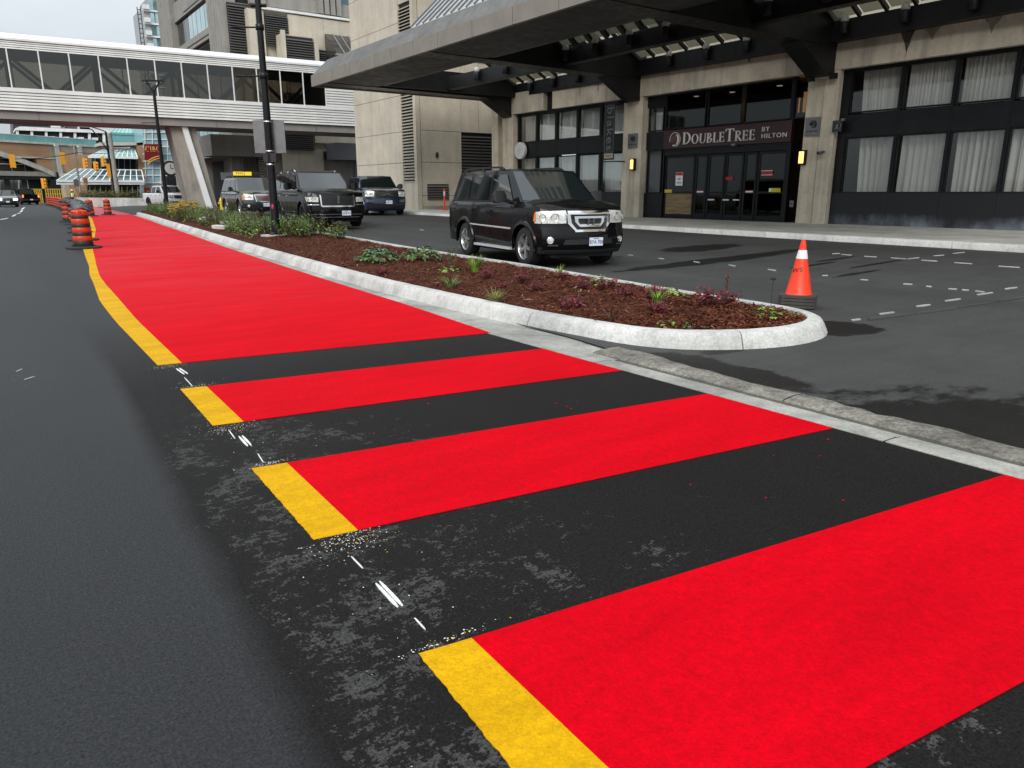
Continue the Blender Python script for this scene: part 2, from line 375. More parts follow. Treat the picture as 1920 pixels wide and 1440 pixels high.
# ------------------------------------------------------------------ mesh building
class MB:
    def __init__(s): s.v = []; s.f = []; s.mi = []
    def add(s, vs, fs, m=0):
        o = len(s.v); s.v += [tuple(p) for p in vs]
        for f in fs: s.f.append(tuple(i + o for i in f)); s.mi.append(m)
        return s
    def box(s, x0, x1, y0, y1, z0, z1, m=0):
        return s.add([(x0, y0, z0), (x1, y0, z0), (x1, y1, z0), (x0, y1, z0), (x0, y0, z1), (x1, y0, z1), (x1, y1, z1), (x0, y1, z1)],
                     [(3, 2, 1, 0), (4, 5, 6, 7), (0, 1, 5, 4), (1, 2, 6, 5), (2, 3, 7, 6), (3, 0, 4, 7)], m)
    def beam(s, p0, p1, wd, ht, m=0, up=(0, 0, 1)):
        p0, p1, up = Vector(p0), Vector(p1), Vector(up)
        d = (p1 - p0).normalized(); r = d.cross(up)
        if r.length < 1e-4: r = d.cross(Vector((1, 0, 0)))
        r.normalize(); u = r.cross(d)
        a, b = r * wd / 2, u * ht / 2
        return s.add([p0 - a - b, p0 + a - b, p0 + a + b, p0 - a + b, p1 - a - b, p1 + a - b, p1 + a + b, p1 - a + b],
                     [(0, 1, 2, 3), (7, 6, 5, 4), (0, 4, 5, 1), (1, 5, 6, 2), (2, 6, 7, 3), (3, 7, 4, 0)], m)
    def tube(s, p0, p1, r0, r1=None, n=10, m=0, caps=True):
        r1 = r0 if r1 is None else r1
        p0, p1 = Vector(p0), Vector(p1); d = (p1 - p0).normalized()
        a = d.orthogonal().normalized(); b = d.cross(a)
        vs = []
        for p, r in ((p0, r0), (p1, r1)):
            for i in range(n): vs.append(p + (a * cos(2 * pi * i / n) + b * sin(2 * pi * i / n)) * r)
        fs = [(i, (i + 1) % n, n + (i + 1) % n, n + i) for i in range(n)]
        if caps: fs += [tuple(range(n - 1, -1, -1)), tuple(range(n, 2 * n))]
        return s.add(vs, fs, m)
    def path(s, pts, r, n=8, m=0):
        for a, b in zip(pts, pts[1:]): s.tube(a, b, r, r, n, m)
        return s
    def lathe(s, prof, n=20, c=(0, 0, 0), m=0, axis='z', ms=None):
        o = len(s.v)
        for r, z in prof:
            for i in range(n):
                a = 2 * pi * i / n
                q = (r * cos(a), r * sin(a), z)
                if axis == 'x': q = (z, r * cos(a), r * sin(a))
                s.v.append((c[0] + q[0], c[1] + q[1], c[2] + q[2]))
        for j in range(len(prof) - 1):
            for i in range(n):
                s.f.append((o + j * n + i, o + j * n + (i + 1) % n, o + (j + 1) * n + (i + 1) % n, o + (j + 1) * n + i))
                s.mi.append(ms[j] if ms else m)
        return s
    def grid(s, rows, m=0):
        o = len(s.v); c = len(rows[0])
        for r in rows: s.v += [tuple(p) for p in r]
        for j in range(len(rows) - 1):
            for i in range(c - 1):
                s.f.append((o + j * c + i, o + j * c + i + 1, o + (j + 1) * c + i + 1, o + (j + 1) * c + i)); s.mi.append(m)
        return s
    def prism(s, poly, fn0, fn1, m=0):
        n = len(poly)
        vs = [fn0(*p) for p in poly] + [fn1(*p) for p in poly]
        fs = [tuple(range(n - 1, -1, -1)), tuple(range(n, 2 * n))] + [(i, (i + 1) % n, n + (i + 1) % n, n + i) for i in range(n)]
        return s.add(vs, fs, m)
    def pz(s, poly, z0, z1, m=0): return s.prism(poly, lambda x, y: (x, y, z0), lambda x, y: (x, y, z1), m)
    def px(s, poly, x0, x1, m=0): return s.prism(poly, lambda y, z: (x0, y, z), lambda y, z: (x1, y, z), m)
    def py(s, poly, y0, y1, m=0): return s.prism(poly, lambda x, z: (x, y0, z), lambda x, z: (x, y1, z), m)
    def xf(s, mat):
        s.v = [tuple(mat @ Vector(p)) for p in s.v]; return s
    def mesh(s, name, mats, smooth=None):
        me = bpy.data.meshes.new(name)
        me.from_pydata(s.v, [], s.f)
        for m_ in (mats if isinstance(mats, (list, tuple)) else [mats]): me.materials.append(m_)
        me.polygons.foreach_set('material_index', s.mi)
        bm = bmesh.new(); bm.from_mesh(me)
        bmesh.ops.recalc_face_normals(bm, faces=bm.faces)
        bm.to_mesh(me); bm.free()
        if smooth is not None:
            me.polygons.foreach_set('use_smooth', [True] * len(me.polygons))
            me.set_sharp_from_angle(angle=R(smooth))
        me.update()
        return me
    def build(s, name, mats, parent=None, smooth=None):
        return put(name, s.mesh(name, mats, smooth), parent)

def put(name, me, parent=None, loc=None, rot=None):
    o = bpy.data.objects.new(name, me); col.objects.link(o)
    if parent is not None: o.parent = parent
    if loc is not None: o.location = loc
    if rot is not None: o.rotation_euler = rot
    return o
def tag(o, label=None, cat=None, group=None, kind=None):
    if label: o['label'] = label
    if cat: o['category'] = cat
    if group: o['group'] = group
    if kind: o['kind'] = kind
    return o
def thing(name, label, cat, loc=(0, 0, 0), rz=0.0, group=None):
    o = bpy.data.objects.new(name, None); col.objects.link(o)
    o.location = loc; o.rotation_euler = (0, 0, rz); o.empty_display_size = 0.2
    return tag(o, label, cat, group)
def copy_tree(o, parent=None):
    kids = [c for c in KIDS(o)]
    c = o.copy(); col.objects.link(c)
    if parent is not None: c.parent = parent
    for k in kids: copy_tree(k, c)
    return c
def KIDS(o): return [c for c in col.objects if c.parent == o]
def structure(o): o['kind'] = 'structure'; return o
def boxmesh(name, sx_, sy_, sz_, mats):
    return MB().box(-sx_ / 2, sx_ / 2, -sy_ / 2, sy_ / 2, -sz_ / 2, sz_ / 2).mesh(name, mats)

def textmb(txt, size, depth=0.01, align='CENTER', sx=1.0, spacing=1.0):
    """lettering as a solid mesh in the local XY plane, facing +Z"""
    cu = bpy.data.curves.new('lettering', 'FONT')
    cu.body, cu.size, cu.align_x, cu.align_y = txt, size, align, 'CENTER'
    cu.extrude, cu.resolution_u, cu.space_character = depth / 2, 3, spacing
    ob = bpy.data.objects.new('lettering', cu); col.objects.link(ob)
    dg = bpy.context.evaluated_depsgraph_get()
    me = bpy.data.meshes.new_from_object(ob.evaluated_get(dg))
    mb = MB()
    mb.add([(v.co.x * sx, v.co.y, v.co.z) for v in me.vertices], [tuple(p.vertices) for p in me.polygons])
    bpy.data.objects.remove(ob); bpy.data.curves.remove(cu); bpy.data.meshes.remove(me)
    return mb
def frame(o, xa, ya):
    """matrix with origin o, local X along xa, local Y along ya"""
    xa, ya = Vector(xa).normalized(), Vector(ya).normalized(); za = xa.cross(ya)
    m_ = Matrix((xa, ya, za)).transposed().to_4x4(); m_.translation = Vector(o)
    return m_

def serif(txt, h, depth=0.03):
    """roman capitals with thick stems, thin arms and serifs, in the XY plane; a lower-case letter is a small capital"""
    mb = MB(); x = 0.0
    def bar(a, b, c, d): mb.box(a, b, c, d, 0, depth)
    def arc(cx, cy, rx, ry, a0, a1, th0, th1, n=14):
        o, i_ = [], []
        for k in range(n + 1):
            a = R(a0 + (a1 - a0) * k / n)
            th = th0 + (th1 - th0) * abs(cos(a))
            o.append((cx + rx * cos(a), cy + ry * sin(a))); i_.append((cx + (rx - th) * cos(a), cy + (ry - th * 0.8) * sin(a)))
        for k in range(n): mb.pz([o[k], o[k + 1], i_[k + 1], i_[k]], 0, depth)
    for ch in txt:
        s = h * (0.8 if ch.islower() else 1.0); c = ch.upper()
        T, t, sf = s * 0.15, s * 0.06, s * 0.06
        def stem(px_): bar(px_, px_ + T, 0, s); bar(px_ - sf, px_ + T + sf, 0, t); bar(px_ - sf, px_ + T + sf, s - t, s)
        wd = {'D': .74, 'O': .8, 'U': .74, 'B': .62, 'L': .56, 'E': .58, 'T': .72, 'R': .68, 'C': .72, 'I': .3}.get(c, .4) * s
        if c in 'DBLERI': stem(x + sf)
        x1 = x + wd
        if c == 'D': arc(x + sf + T, s / 2, wd - sf - T, s / 2, -90, 90, t, T)
        if c == 'O': arc(x + wd / 2, s / 2, wd / 2, s / 2, 0, 360, t, T, 24)
        if c == 'C':
            arc(x + wd / 2, s / 2, wd / 2, s / 2, 48, 312, t, T, 22); bar(x1 - s * .14, x1 - s * .08, s * .62, s * .95)
        if c == 'B':
            arc(x + sf + T, s * .75, wd * .8 - sf - T, s * .25, -90, 90, t, T * .9); arc(x + sf + T, s * .26, wd - sf - T, s * .26, -90, 90, t, T)
        if c == 'R':
            arc(x + sf + T, s * .74, wd * .85 - sf - T, s * .26, -90, 90, t, T * .9)
            mb.pz([(x + sf + T, s * .5), (x + sf + T * 1.9, s * .5), (x1 + sf, 0), (x1 - T, 0)], 0, depth)
        if c in 'LE': bar(x + sf, x1, 0, t); bar(x1 - t, x1, 0, s * .24)
        if c == 'E':
            bar(x + sf, x1 - t, s - t, s); bar(x1 - 2 * t, x1 - t, s * .78, s); bar(x + sf, x1 - s * .12, s * .48, s * .54); bar(x1 - s * .14, x1 - s * .1, s * .4, s * .62)
        if c == 'T':
            m_ = x + wd / 2 - T / 2; bar(m_, m_ + T, 0, s); bar(m_ - sf, m_ + T + sf, 0, t); bar(x, x1, s - t, s); bar(x, x + t, s * .77, s); bar(x1 - t, x1, s * .77, s)
        if c == 'U':
            bar(x + sf, x + sf + T, s * .3, s); bar(x, x + 2 * sf + T, s - t, s); bar(x1 - sf - t, x1 - sf, s * .3, s); bar(x1 - 2 * sf - t, x1, s - t, s)
            arc(x + wd / 2, s * .32, wd / 2 - sf, s * .32, 180, 360, t, t * 1.6)
        x = x1 + s * 0.1
    return mb, x

def smooth(a, b, v):
    v = min(1, max(0, (v - a) / (b - a))); return v * v * (3 - 2 * v)
def lot_z(x, y):
    """the hotel drive climbs a little towards the hotel and along the street"""
    g = smooth(13.5, 34, y)
    return 0.2 * smooth(9, 18.6, x) * (1 - g) + 0.38 * g * smooth(4.2, 7.5, x)
def interp(tab, v):
    if v <= tab[0][0]: return tab[0][1]
    for (a, p), (b, q) in zip(tab, tab[1:]):
        if v <= b: return p + (q - p) * (v - a) / (b - a)
    return tab[-1][1]
# ------------------------------------------------------------------ ground, road, red lane, kerbs
RED = [(-6, 4.24), (6.35, 4.255), (7.4, 4.36), (9.2, 4.54), (10.9, 4.66), (13.9, 4.89), (17.7, 5.19), (21.9, 5.55), (28, 6.14), (33, 6.6), (38.5, 7.08), (46, 7.82), (55.3, 8.62), (61, 9.06), (72, 9.7), (81, 10.1), (94, 10.75), (130, 11)]  # lane, kerb and marking positions worked out from image pixels on the ground plane
YIN = [(-6, 1.13), (1.2, 1.13), (6.8, 1.29), (9.5, 1.37), (12, 1.50), (13.5, 1.57), (15, 1.66), (17.5, 1.90), (19.5, 2.11), (22.4, 2.40), (34.9, 3.96), (49.5, 5.5), (70, 7.3), (94, 8.4), (130, 8.6)]
def red_edge(y): return interp(RED, y)
def kerb_x(y): return red_edge(y) + interp([(4, .70), (6.2, .62), (8.2, .40), (10, .25), (20, .23), (60, .30)], y)
_lz = lot_z
def lot_z(x, y):
    g = smooth(13.5, 34, y)
    e = red_edge(y) + 0.9
    if y > 56: e = red_edge(y) + 0.1
    return 0.2 * smooth(9, 18.6, x) * (1 - g) + 0.38 * g * smooth(e, e + 3.2, x) * (1 - 0.45 * smooth(48, 75, y))

structure(MB().grid([[(x, y, -0.06) for x in (-400, -40, 40, 400)] for y in (-60, 40, 140, 700)]).build('ground', M['lot']))
ys = [-6, -2, 0, 2, 4, 6.35, 8.2, 10.2, 14.5, 19.35, 26, 33.3, 41, 49.3, 60, 68, 94, 130, 260]
road = structure(MB().grid([[(-45 + (red_edge(min(y, 130)) + 0.02 + 45) * f, y, 0) for f in (0, .5, .8, 1)] for y in ys]).build('road', M['road']))

# hotel drive: rises gently, so it is a fine sheet
def drive_rows():
    rows = []
    y = -6.0
    while y < 135:
        x0 = 4.70 if y < 5 else red_edge(y) + (.55 if y < 56.5 else .03)
        x1 = 40.0 if y > 44 else 19.6
        rows.append([(x0 + (x1 - x0) * f, y, lot_z(x0 + (x1 - x0) * f, y) + 0.012 * (1 - smooth(0, 0.02, f))) for f in [k / 22 for k in range(23)]])
        y += 0.9 if y < 62 else 4
    return rows
drive = structure(MB().grid(drive_rows()).build('drive', M['lot'], None, 60))

# painted pieces: each block of paint is a piece of the road, a few millimetres thick
def paint(pts, z, mat, name, parent=road, sub=1):
    mb = MB()
    mb.pz(pts, z - 0.003, z)
    return mb.build(name, mat, parent)
def strip(mb, left, right, z):
    for (a, b), (c, d) in zip(zip(left, right), zip(left[1:], right[1:])):
        mb.add([(*a, z), (*b, z), (*d, z), (*c, z), (*a, z - .003), (*b, z - .003), (*d, z - .003), (*c, z - .003)],
               [(0, 1, 2, 3), (0, 4, 5, 1), (3, 2, 6, 7), (0, 3, 7, 4), (1, 5, 6, 2)])
    return mb
SK = -0.135                         # the cross bars are laid a little askew
def yo(y): return interp([(-6, .92), (1.3, .925), (1.9, .965), (2.86, .985), (3.87, 1.02), (4.76, 1.045), (5.86, 1.08), (6.85, 1.10), (9.5, 1.15), (11.5, 1.23), (12.8, 1.34), (14, 1.44), (15.5, 1.55), (17.2, 1.74), (19.5, 1.93), (22.6, 2.20), (34.9, 3.8), (49.5, 5.35), (70, 7.1)], y)
def edge_noise(y): return 0.0012 * sin(y * 61) + 0.0014 * sin(y * 143 + 1) + 0.0012 * sin(y * 401)
def bar(y0, y1):
    n = 70
    ys_ = [y0 + (y1 - y0) * k / n for k in range(n + 1)]
    strip(MB(), [(yo(y) + edge_noise(y), y) for y in ys_], [(interp(YIN, y) , y + SK * 0.2) for y in ys_], 0.0045).build('yellow_edge_block', M['yellow'], road)
    strip(MB(), [(interp(YIN, y), y + SK * 0.2) for y in ys_], [(red_edge(y) - 0.01 + edge_noise(y * 1.7), y + SK * 3.15) for y in ys_], 0.005).build('red_block', M['red'], road)
bar(-1.2, -0.16)
bar(0.86, 1.87); bar(2.85, 3.86); bar(4.77, 5.86)
# the long red block with its yellow edge
def long_block(y0, y1, mat, zr, name='red_block', withyel=True, skew0=1.0, step=0.6):
    n = max(2, int((y1 - y0) / step)); ys_ = [y0 + (y1 - y0) * k / n for k in range(n + 1)]
    k0 = lambda y: skew0 * max(0.0, 1 - (y - y0) / 6)
    strip(MB(), [(interp(YIN, y), y + SK * 0.2 * k0(y)) for y in ys_], [(red_edge(y), y + SK * 3.15 * k0(y)) for y in ys_], zr).build(name, mat, road)
    if withyel: strip(MB(), [(yo(y), y) for y in ys_], [(interp(YIN, y), y + SK * 0.2 * k0(y)) for y in ys_], 0.0045).build('yellow_edge_block', M['yellow'], road)
long_block(6.83, 57.5, M['red'], 0.005)
M['redpale'] = paint_road('far red lane paint with sheen', (0.50, 0.045, 0.06), 0.1, 0.3, (0.2, 0.05, 0.06), 0.5)  # pinker far stretch: grazing sky reflection and dryness put into the colour
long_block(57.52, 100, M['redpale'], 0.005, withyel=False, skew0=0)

LOT = [(15.23, 9.2, 15.39, 9.12), (15.24, 8.99, 15.21, 8.73), (15.18, 8.43, 15.21, 8.18), (15.25, 7.9, 15.23, 7.58), (15.23, 7.56, 15.63, 7.52), (15.22, 7.27, 15.23, 6.97), (16.16, 7.49, 16.44, 7.41), (16.91, 7.45, 17.36, 7.41), (15.2, 6.64, 15.2, 6.32), (15.13, 5.84, 15.16, 5.51), (11.88, 7.32, 11.95, 7.26), (11.85, 6.6, 11.87, 6.48), (11.83, 5.88, 11.88, 5.76), (11.82, 5.52, 11.83, 5.44), (11.79, 5.18, 11.82, 5.07), (11.82, 5.0, 11.83, 4.91), (11.83, 4.82, 11.8, 4.68), (11.45, 4.64, 11.83, 4.59), (12.3, 4.62, 12.6, 4.57), (10.57, 4.67, 10.91, 4.62), (9.82, 4.68, 10.11, 4.64), (8.84, 4.64, 9.14, 4.61), (8.14, 4.59, 8.3, 4.57), (12.17, 12.42, 12.14, 12.22), (12.09, 11.38, 12.04, 11.17), (12.09, 10.39, 12.02, 10.16), (12.09, 9.49, 12.0, 9.24), (12.0, 8.51, 11.93, 8.28),
       (12.2, 14.5, 12.2, 14.3), (12.3, 16.5, 12.3, 16.3), (12.3, 18.6, 12.3, 18.4), (12.4, 20.7, 12.4, 20.4), (12.5, 23.0, 12.5, 22.7), (13.6, 21.6, 13.7, 21.4)]
ROADD = [(1.205, 6.61, 1.215, 6.345), (1.230, 6.61, 1.242, 6.346), (1.19, 6.239, 1.177, 5.90), (1.122, 4.46, 1.112, 4.24), (1.142, 4.46, 1.133, 4.24), (1.105, 4.62, 1.09, 4.425), (1.044, 2.36, 1.036, 2.157), (1.062, 2.365, 1.0535, 2.154), (1.055, 2.616, 1.052, 2.493), (1.052, 2.061, 1.048, 1.976), (1.121, 4.08, 1.102, 3.915), (0.089, 7.271, 0.138, 7.354), (0.128, 6.909, 0.205, 6.985)]
FARD = [(1.11, 50.56, 1.58, 53.5), (1.92, 56.97, 2.34, 62.47), (2.5, 64.0, 2.8, 67.31), (2.89, 69.16, 3.42, 77.61), (3.46, 80.14, 4.26, 91.65), (-0.2, 44.5, 0.2, 47), (-1.2, 38, -0.9, 41)]
def dash(x0, y0, x1, y1, wd, zf, par, mat, off=0.006, taper=0.55):
    d = Vector((x1 - x0, y1 - y0, 0)); ln = d.length; d.normalize(); nn = Vector((-d.y, d.x, 0)) * wd / 2
    k = 8; L_, R_ = [], []
    for i in range(k + 1):
        f = i / k; p = Vector((x0, y0, 0)) + d * ln * f
        ww = taper + (1 - taper) * min(1, 5 * f, 5 * (1 - f)) * (0.9 + 0.1 * sin(9 * f + x0 * 31))
        L_.append(p + nn * ww); R_.append(p - nn * ww)
    mb = MB(); vs = []
    for a, b in zip(L_, R_): vs += [(a.x, a.y, zf(a.x, a.y) + off), (b.x, b.y, zf(b.x, b.y) + off), (a.x, a.y, zf(a.x, a.y) - .01), (b.x, b.y, zf(b.x, b.y) - .01)]
    fs = []
    for i in range(k):
        o = i * 4; fs += [(o, o + 1, o + 5, o + 4), (o, o + 4, o + 6, o + 2), (o + 1, o + 3, o + 7, o + 5)]
    return mb.add(vs, fs).build('white_dash', mat, par)
flat = lambda x, y: 0.0
lotf = lambda x, y: lot_z(x, y) + 0.012
for a in LOT: dash(*a, 0.036, lotf, drive, M['lotwhite'], 0.006)
for i, a in enumerate(ROADD): dash(*a, 0.0145 if i in (0, 1, 3, 4, 6, 7) else 0.006, flat, road, M['white'], 0.004, 0.3)
for a in FARD: dash(*a, 0.14, flat, road, M['white'], 0.005)
# faint chalk line across the drive
for k in range(7): dash(8.35 + .9 * k, 4.5 - .1 * k, 9.2 + .9 * k, 4.4 - .1 * k, 0.02, lotf, drive, M['whitefaint'], 0.012, 0.6)
# paint overspray and grit below each block
mb = MB()
for (cx, cy, n, sxx, syy) in [(1.10, 2.75, 260, .12, .07), (1.13, 4.67, 220, .12, .07), (1.19, 6.74, 160, .13, .06), (1.06, 1.885, 60, .13, .010), (1.20, 5.89, 80, .1, .02), (1.12, 3.88, 90, .1, .02), (0.1, 7.15, 14, .14, .25), (1.2, 5.95, 30, .12, .06), (1.06, 2.25, 40, .22, .3), (1.15, 4.3, 40, .2, .25)]:
    for _ in range(n):
        x, y, s_ = rnd.gauss(cx, sxx * .7), rnd.gauss(cy, syy), rnd.uniform(.0008, .0032)
        a = rnd.uniform(0, pi)
        mb.add([(x + s_ * 1.6 * cos(a), y + s_ * 1.6 * sin(a), .003), (x - s_ * sin(a), y + s_ * cos(a), .004), (x - s_ * 1.6 * cos(a), y - s_ * 1.6 * sin(a), .003), (x + s_ * sin(a), y - s_ * cos(a), .004)], [(0, 1, 2, 3)], 0 if rnd.random() < .8 else 1)
o = mb.build('paint_spatter', [M['white'], M['yellow']], road); o['kind'] = 'stuff'
mb = MB()
for _ in range(46):
    x, y, s_ = rnd.uniform(1.4, 4.2), rnd.uniform(.9, 6.2), rnd.uniform(.003, .008)
    mb.lathe([(s_, 0), (s_ * .7, .002), (0.0001, .003)], 6, (x, y, .0045))
o = mb.build('red_paint_drops', M['red'], road); o['kind'] = 'stuff'

# gutter: pan pieces beside the red lane, with the sunk kerb across the drive entrance
gut = None
gy = [(-6, -3), (-3, -.4), (-.4, 2.1), (2.1, 4.7), (4.7, 7.2), (7.2, 9.8), (9.8, 12.4), (12.4, 15), (15, 17.6), (17.6, 20.2), (20.2, 23.5), (23.5, 27), (27, 31), (31, 35), (35, 40), (40, 45), (45, 50), (50, 56)]
for a, b in gy:
    n = 6; rows = []
    for k in range(n + 1):
        y = a + .006 + (b - a - .012) * k / n
        e = red_edge(y)
        w_ = kerb_x(y) - e if y > 5.4 else 0.25
        rows.append([(e, y, -.02), (e + .002, y, .005), (e + w_ * .55, y, .003), (e + w_ - .06, y, -.004), (e + w_ + .02, y, -.012), (e + w_ + .03, y, -.05)])
    o = MB().grid(rows).build('gutter_slab' if gut else 'gutter', M['gutter'], gut, 40)
    if gut is None: gut = structure(o)
for a, b in [(-6, -3.6), (-3.6, -1.1), (-1.1, 1.35), (1.35, 3.0), (3.0, 5.05)]:
    n = 8; rows = []
    n = 14
    for k in range(n + 1):
        y = a + .006 + (b - a - .012) * k / n
        e = 4.255; q = rnd.uniform(-.008, .008); jag = .018 * sin(y * 7) + .014 * sin(y * 23) + rnd.uniform(-.014, .014)
        xr = 4.76 + jag + .10 * smooth(3.6, 4.7, y)
        rows.append([(e + .275, y, -.03), (e + .285, y, .0), (e + .315 + q * .4, y, .010), (e + .37, y, .015 + q * .2), (xr - .08, y, .0165 + q * .2), (xr, y, .0155 + q * .15), (xr + .03, y, -.01)])
    MB().grid(rows).build('sunk_kerb', M['sunk'], gut, 50)
strip(MB(), [(red_edge(y) - .02, y) for y in [-6 + k for k in range(64)]], [(red_edge(y) + 1.1, y) for y in [-6 + k for k in range(64)]], -.008).build('gutter_bed', M['gutter'], gut)
for a, b in [(-6, -1.1), (-1.1, 1.7), (1.7, 4.7)]: MB().box(4.49, 4.55, a, b, -.03, -.006).build('gutter_seam', M['seam'], gut)

# ------------------------------------------------------------------ planting island between red lane and hotel drive
bed = thing('planting_bed', 'long narrow planting island with pale concrete kerb and brown mulch beside the red lane', 'planting bed')
front = [(kerb_x(y), y) for y in (57, 53, 49, 45, 41, 37, 33, 30, 27, 24, 21, 18.5, 16, 14, 12, 10.4, 9, 8, 7, 6.25)]
tip = [(4.99, 5.65), (4.97, 5.2), (5.08, 4.90), (5.33, 4.62), (5.78, 4.30), (6.35, 4.12), (6.9, 4.16), (7.3, 4.34), (7.56, 4.60), (7.72, 4.95), (7.79, 5.5), (7.82, 6.4)]
back = [(8.05, 8.4), (8.42, 11.4), (8.62, 15), (8.75, 18.8), (8.75, 21), (8.70, 25.6), (8.72, 31), (8.85, 35), (9.05, 38.2), (9.9, 40.5), (10.5, 44), (10.7, 50), (10.35, 55), (9.75, 57.6)]
BK = [(y, x) for x, y in [(7.79, 5.5), (7.82, 6.4)] + back]
BL = [(4.32, 6.5), (4.5, 5.9), (4.85, 5.48), (5.25, 5.19), (5.65, 5.19)]
BR = [(4.32, 6.5), (4.36, 6.9), (4.55, 7.2), (4.8, 7.42), (5.0, 7.52), (5.5, 7.59), (6.4, 7.62)]
def bed_l(y): return interp(BL, y) if y < 5.65 else kerb_x(y) + .19
def bed_r(y): return interp(BR, y) if y < 6.4 else interp(BK, y) - .2
def back_z(x, y): return lot_z(x, y) * smooth(bed_l(y) - .2, bed_r(y) + .2, x)
def soil_z(x, y):
    l, r = bed_l(y), bed_r(y); f = (x - l) / max(.01, r - l)
    dome = max(0, 4 * f * (1 - f)) * .10 * smooth(4.3, 6, y)
    return .115 + dome + lot_z(r + .2, y) * smooth(0, 1, f) + .022 * sin(x * 9.1 + 1.3 * y) * sin(y * 7.3 - x) + .01 * sin(x * 23 + y * 17)
def resample(pts, d):
    out = [Vector(pts[0])]
    for a, b in zip(pts, pts[1:]):
        a, b = Vector(a), Vector(b); n = max(1, int((b - a).length / d + .5))
        out += [a.lerp(b, k / n) for k in range(1, n + 1)]
    return out
def smooth_line(pts, it=3):
    for _ in range(it):
        pts = [pts[0]] + [(a + b * 2 + c) / 4 for a, b, c in zip(pts, pts[1:], pts[2:])] + [pts[-1]]
    return pts
def kerb_run(path, prof, zf, name, mat, parent, seg, wob=0.0025):
    nrm = []
    for i in range(len(path)):
        d = (path[min(i + 1, len(path) - 1)] - path[max(i - 1, 0)]).normalized(); nrm.append(Vector((-d.y, d.x)))
    s = 0; cut = [0]; acc = 0
    for i in range(1, len(path)):
        acc += (path[i] - path[i - 1]).length
        if acc >= seg(path[i]) or i == len(path) - 1: cut.append(i); acc = 0
    for a, b in zip(cut, cut[1:]):
        rows = []
        for i in range(a, b + 1):
            p = path[i].copy()
            t_ = (path[min(i + 1, len(path) - 1)] - path[max(i - 1, 0)]).normalized()
            if i == a: p += t_ * .006
            if i == b: p -= t_ * .006
            wb = rnd.uniform(-wob, wob)
            row = [(p.x + nrm[i].x * (dd + wb * .5), p.y + nrm[i].y * (dd + wb * .5), zf(p.x, p.y) + h + (wb * .5 if h > .05 else 0)) for dd, h in prof]
            rows.append(row)
        mb = MB().grid(rows)
        mb.add(rows[0], [tuple(range(len(prof)))]); mb.add(rows[-1], [tuple(range(len(prof)))])
        mb.build(name, mat, parent, 50)
path = smooth_line(resample(front + tip + back, .22), 4)
prof = [(-.035, -.03), (-.012, .03), (.02, .10), (.045, .138), (.085, .155), (.19, .157), (.2, .14), (.2, -.05)]
kerb_run(path, prof, back_z, 'kerb_stone', M['kerb'], bed, lambda p: 2.45 if p.y < 22 else 3.2)
rows = []
y = 4.30
while y < 57.2:
    l, r = bed_l(y) - .05, bed_r(y) + .05
    rows.append([(l + (r - l) * k / 26, y, soil_z(l + (r - l) * k / 26, y)) for k in range(27)])
    y += .10 if y < 16 else .5
MB().grid(rows).build('soil', M['soil'], bed, 60)
mb = MB()
for _ in range(15000):
    y = 4.4 + 17 * rnd.random() ** 1.9
    l, r = bed_l(y), bed_r(y); x = rnd.uniform(l, r)
    a, ln, wd = rnd.uniform(0, pi), rnd.uniform(.012, .042), rnd.uniform(.004, .011)
    u = Vector((cos(a), sin(a), rnd.uniform(-.5, .5))) * ln; v = Vector((-sin(a), cos(a), rnd.uniform(-.6, .6))) * wd
    c = Vector((x, y, soil_z(x, y) + rnd.uniform(.002, .018)))
    mb.add([c - u - v, c + u - v * .6, c + u + v, c - u + v * .7], [(0, 1, 2, 3)], 0 if rnd.random() < .955 else 1)
o = mb.build('mulch_chips', [M['chip'], M['chiplight']], bed); o['kind'] = 'stuff'

# ------------------------------------------------------------------ hotel pavement
def walk_z(y): return .355 + .17 * smooth(24, 36, y)
KW = [(-6, 18.15), (6.6, 18.3), (12.2, 18.52), (18, 18.75), (24, 18.6), (29.6, 18.3), (33.6, 18.1), (37, 18.05), (47, 18.0)]
def wall_x(y): return 25.62 - .0262 * y
walk = structure(MB().grid([[(interp(KW, y) + .05, y, walk_z(y) - .03), (26.3, y, walk_z(y) - .03)] for y in [-6 + 2 * k for k in range(28)]]).build('sidewalk', M['walk']))
kp = smooth_line(resample([(x, y) for y, x in KW][::-1], .5), 3)
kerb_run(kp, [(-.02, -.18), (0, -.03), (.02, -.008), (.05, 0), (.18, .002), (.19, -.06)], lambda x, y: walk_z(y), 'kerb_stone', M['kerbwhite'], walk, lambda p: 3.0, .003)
y = -5.5
ci = 0
while y < 46:
    x = interp(KW, y) + .20
    for wd in (1.75, 1.75, 1.75, 2.4):
        x1 = min(x + wd, 26.2)
        if x1 - x < .3: break
        mb = MB(); g = .007; jz = rnd.uniform(-.003, .003)
        y1 = y + 2.3; d = interp(KW, y1) - interp(KW, y)
        q = [(x + g, y + g), (x1 - g, y + g), (x1 + d - g, y1 - g), (x + d + g, y1 - g)]
        mb.add([(a, b, walk_z(b) + jz) for a, b in q] + [(a, b, walk_z(b) - .05) for a, b in q], [(0, 1, 2, 3), (0, 1, 5, 4), (1, 2, 6, 5), (2, 3, 7, 6), (3, 0, 4, 7)])
        mb.build('paving_slab', M['walk'], walk)
        x = x1
    y += 2.3

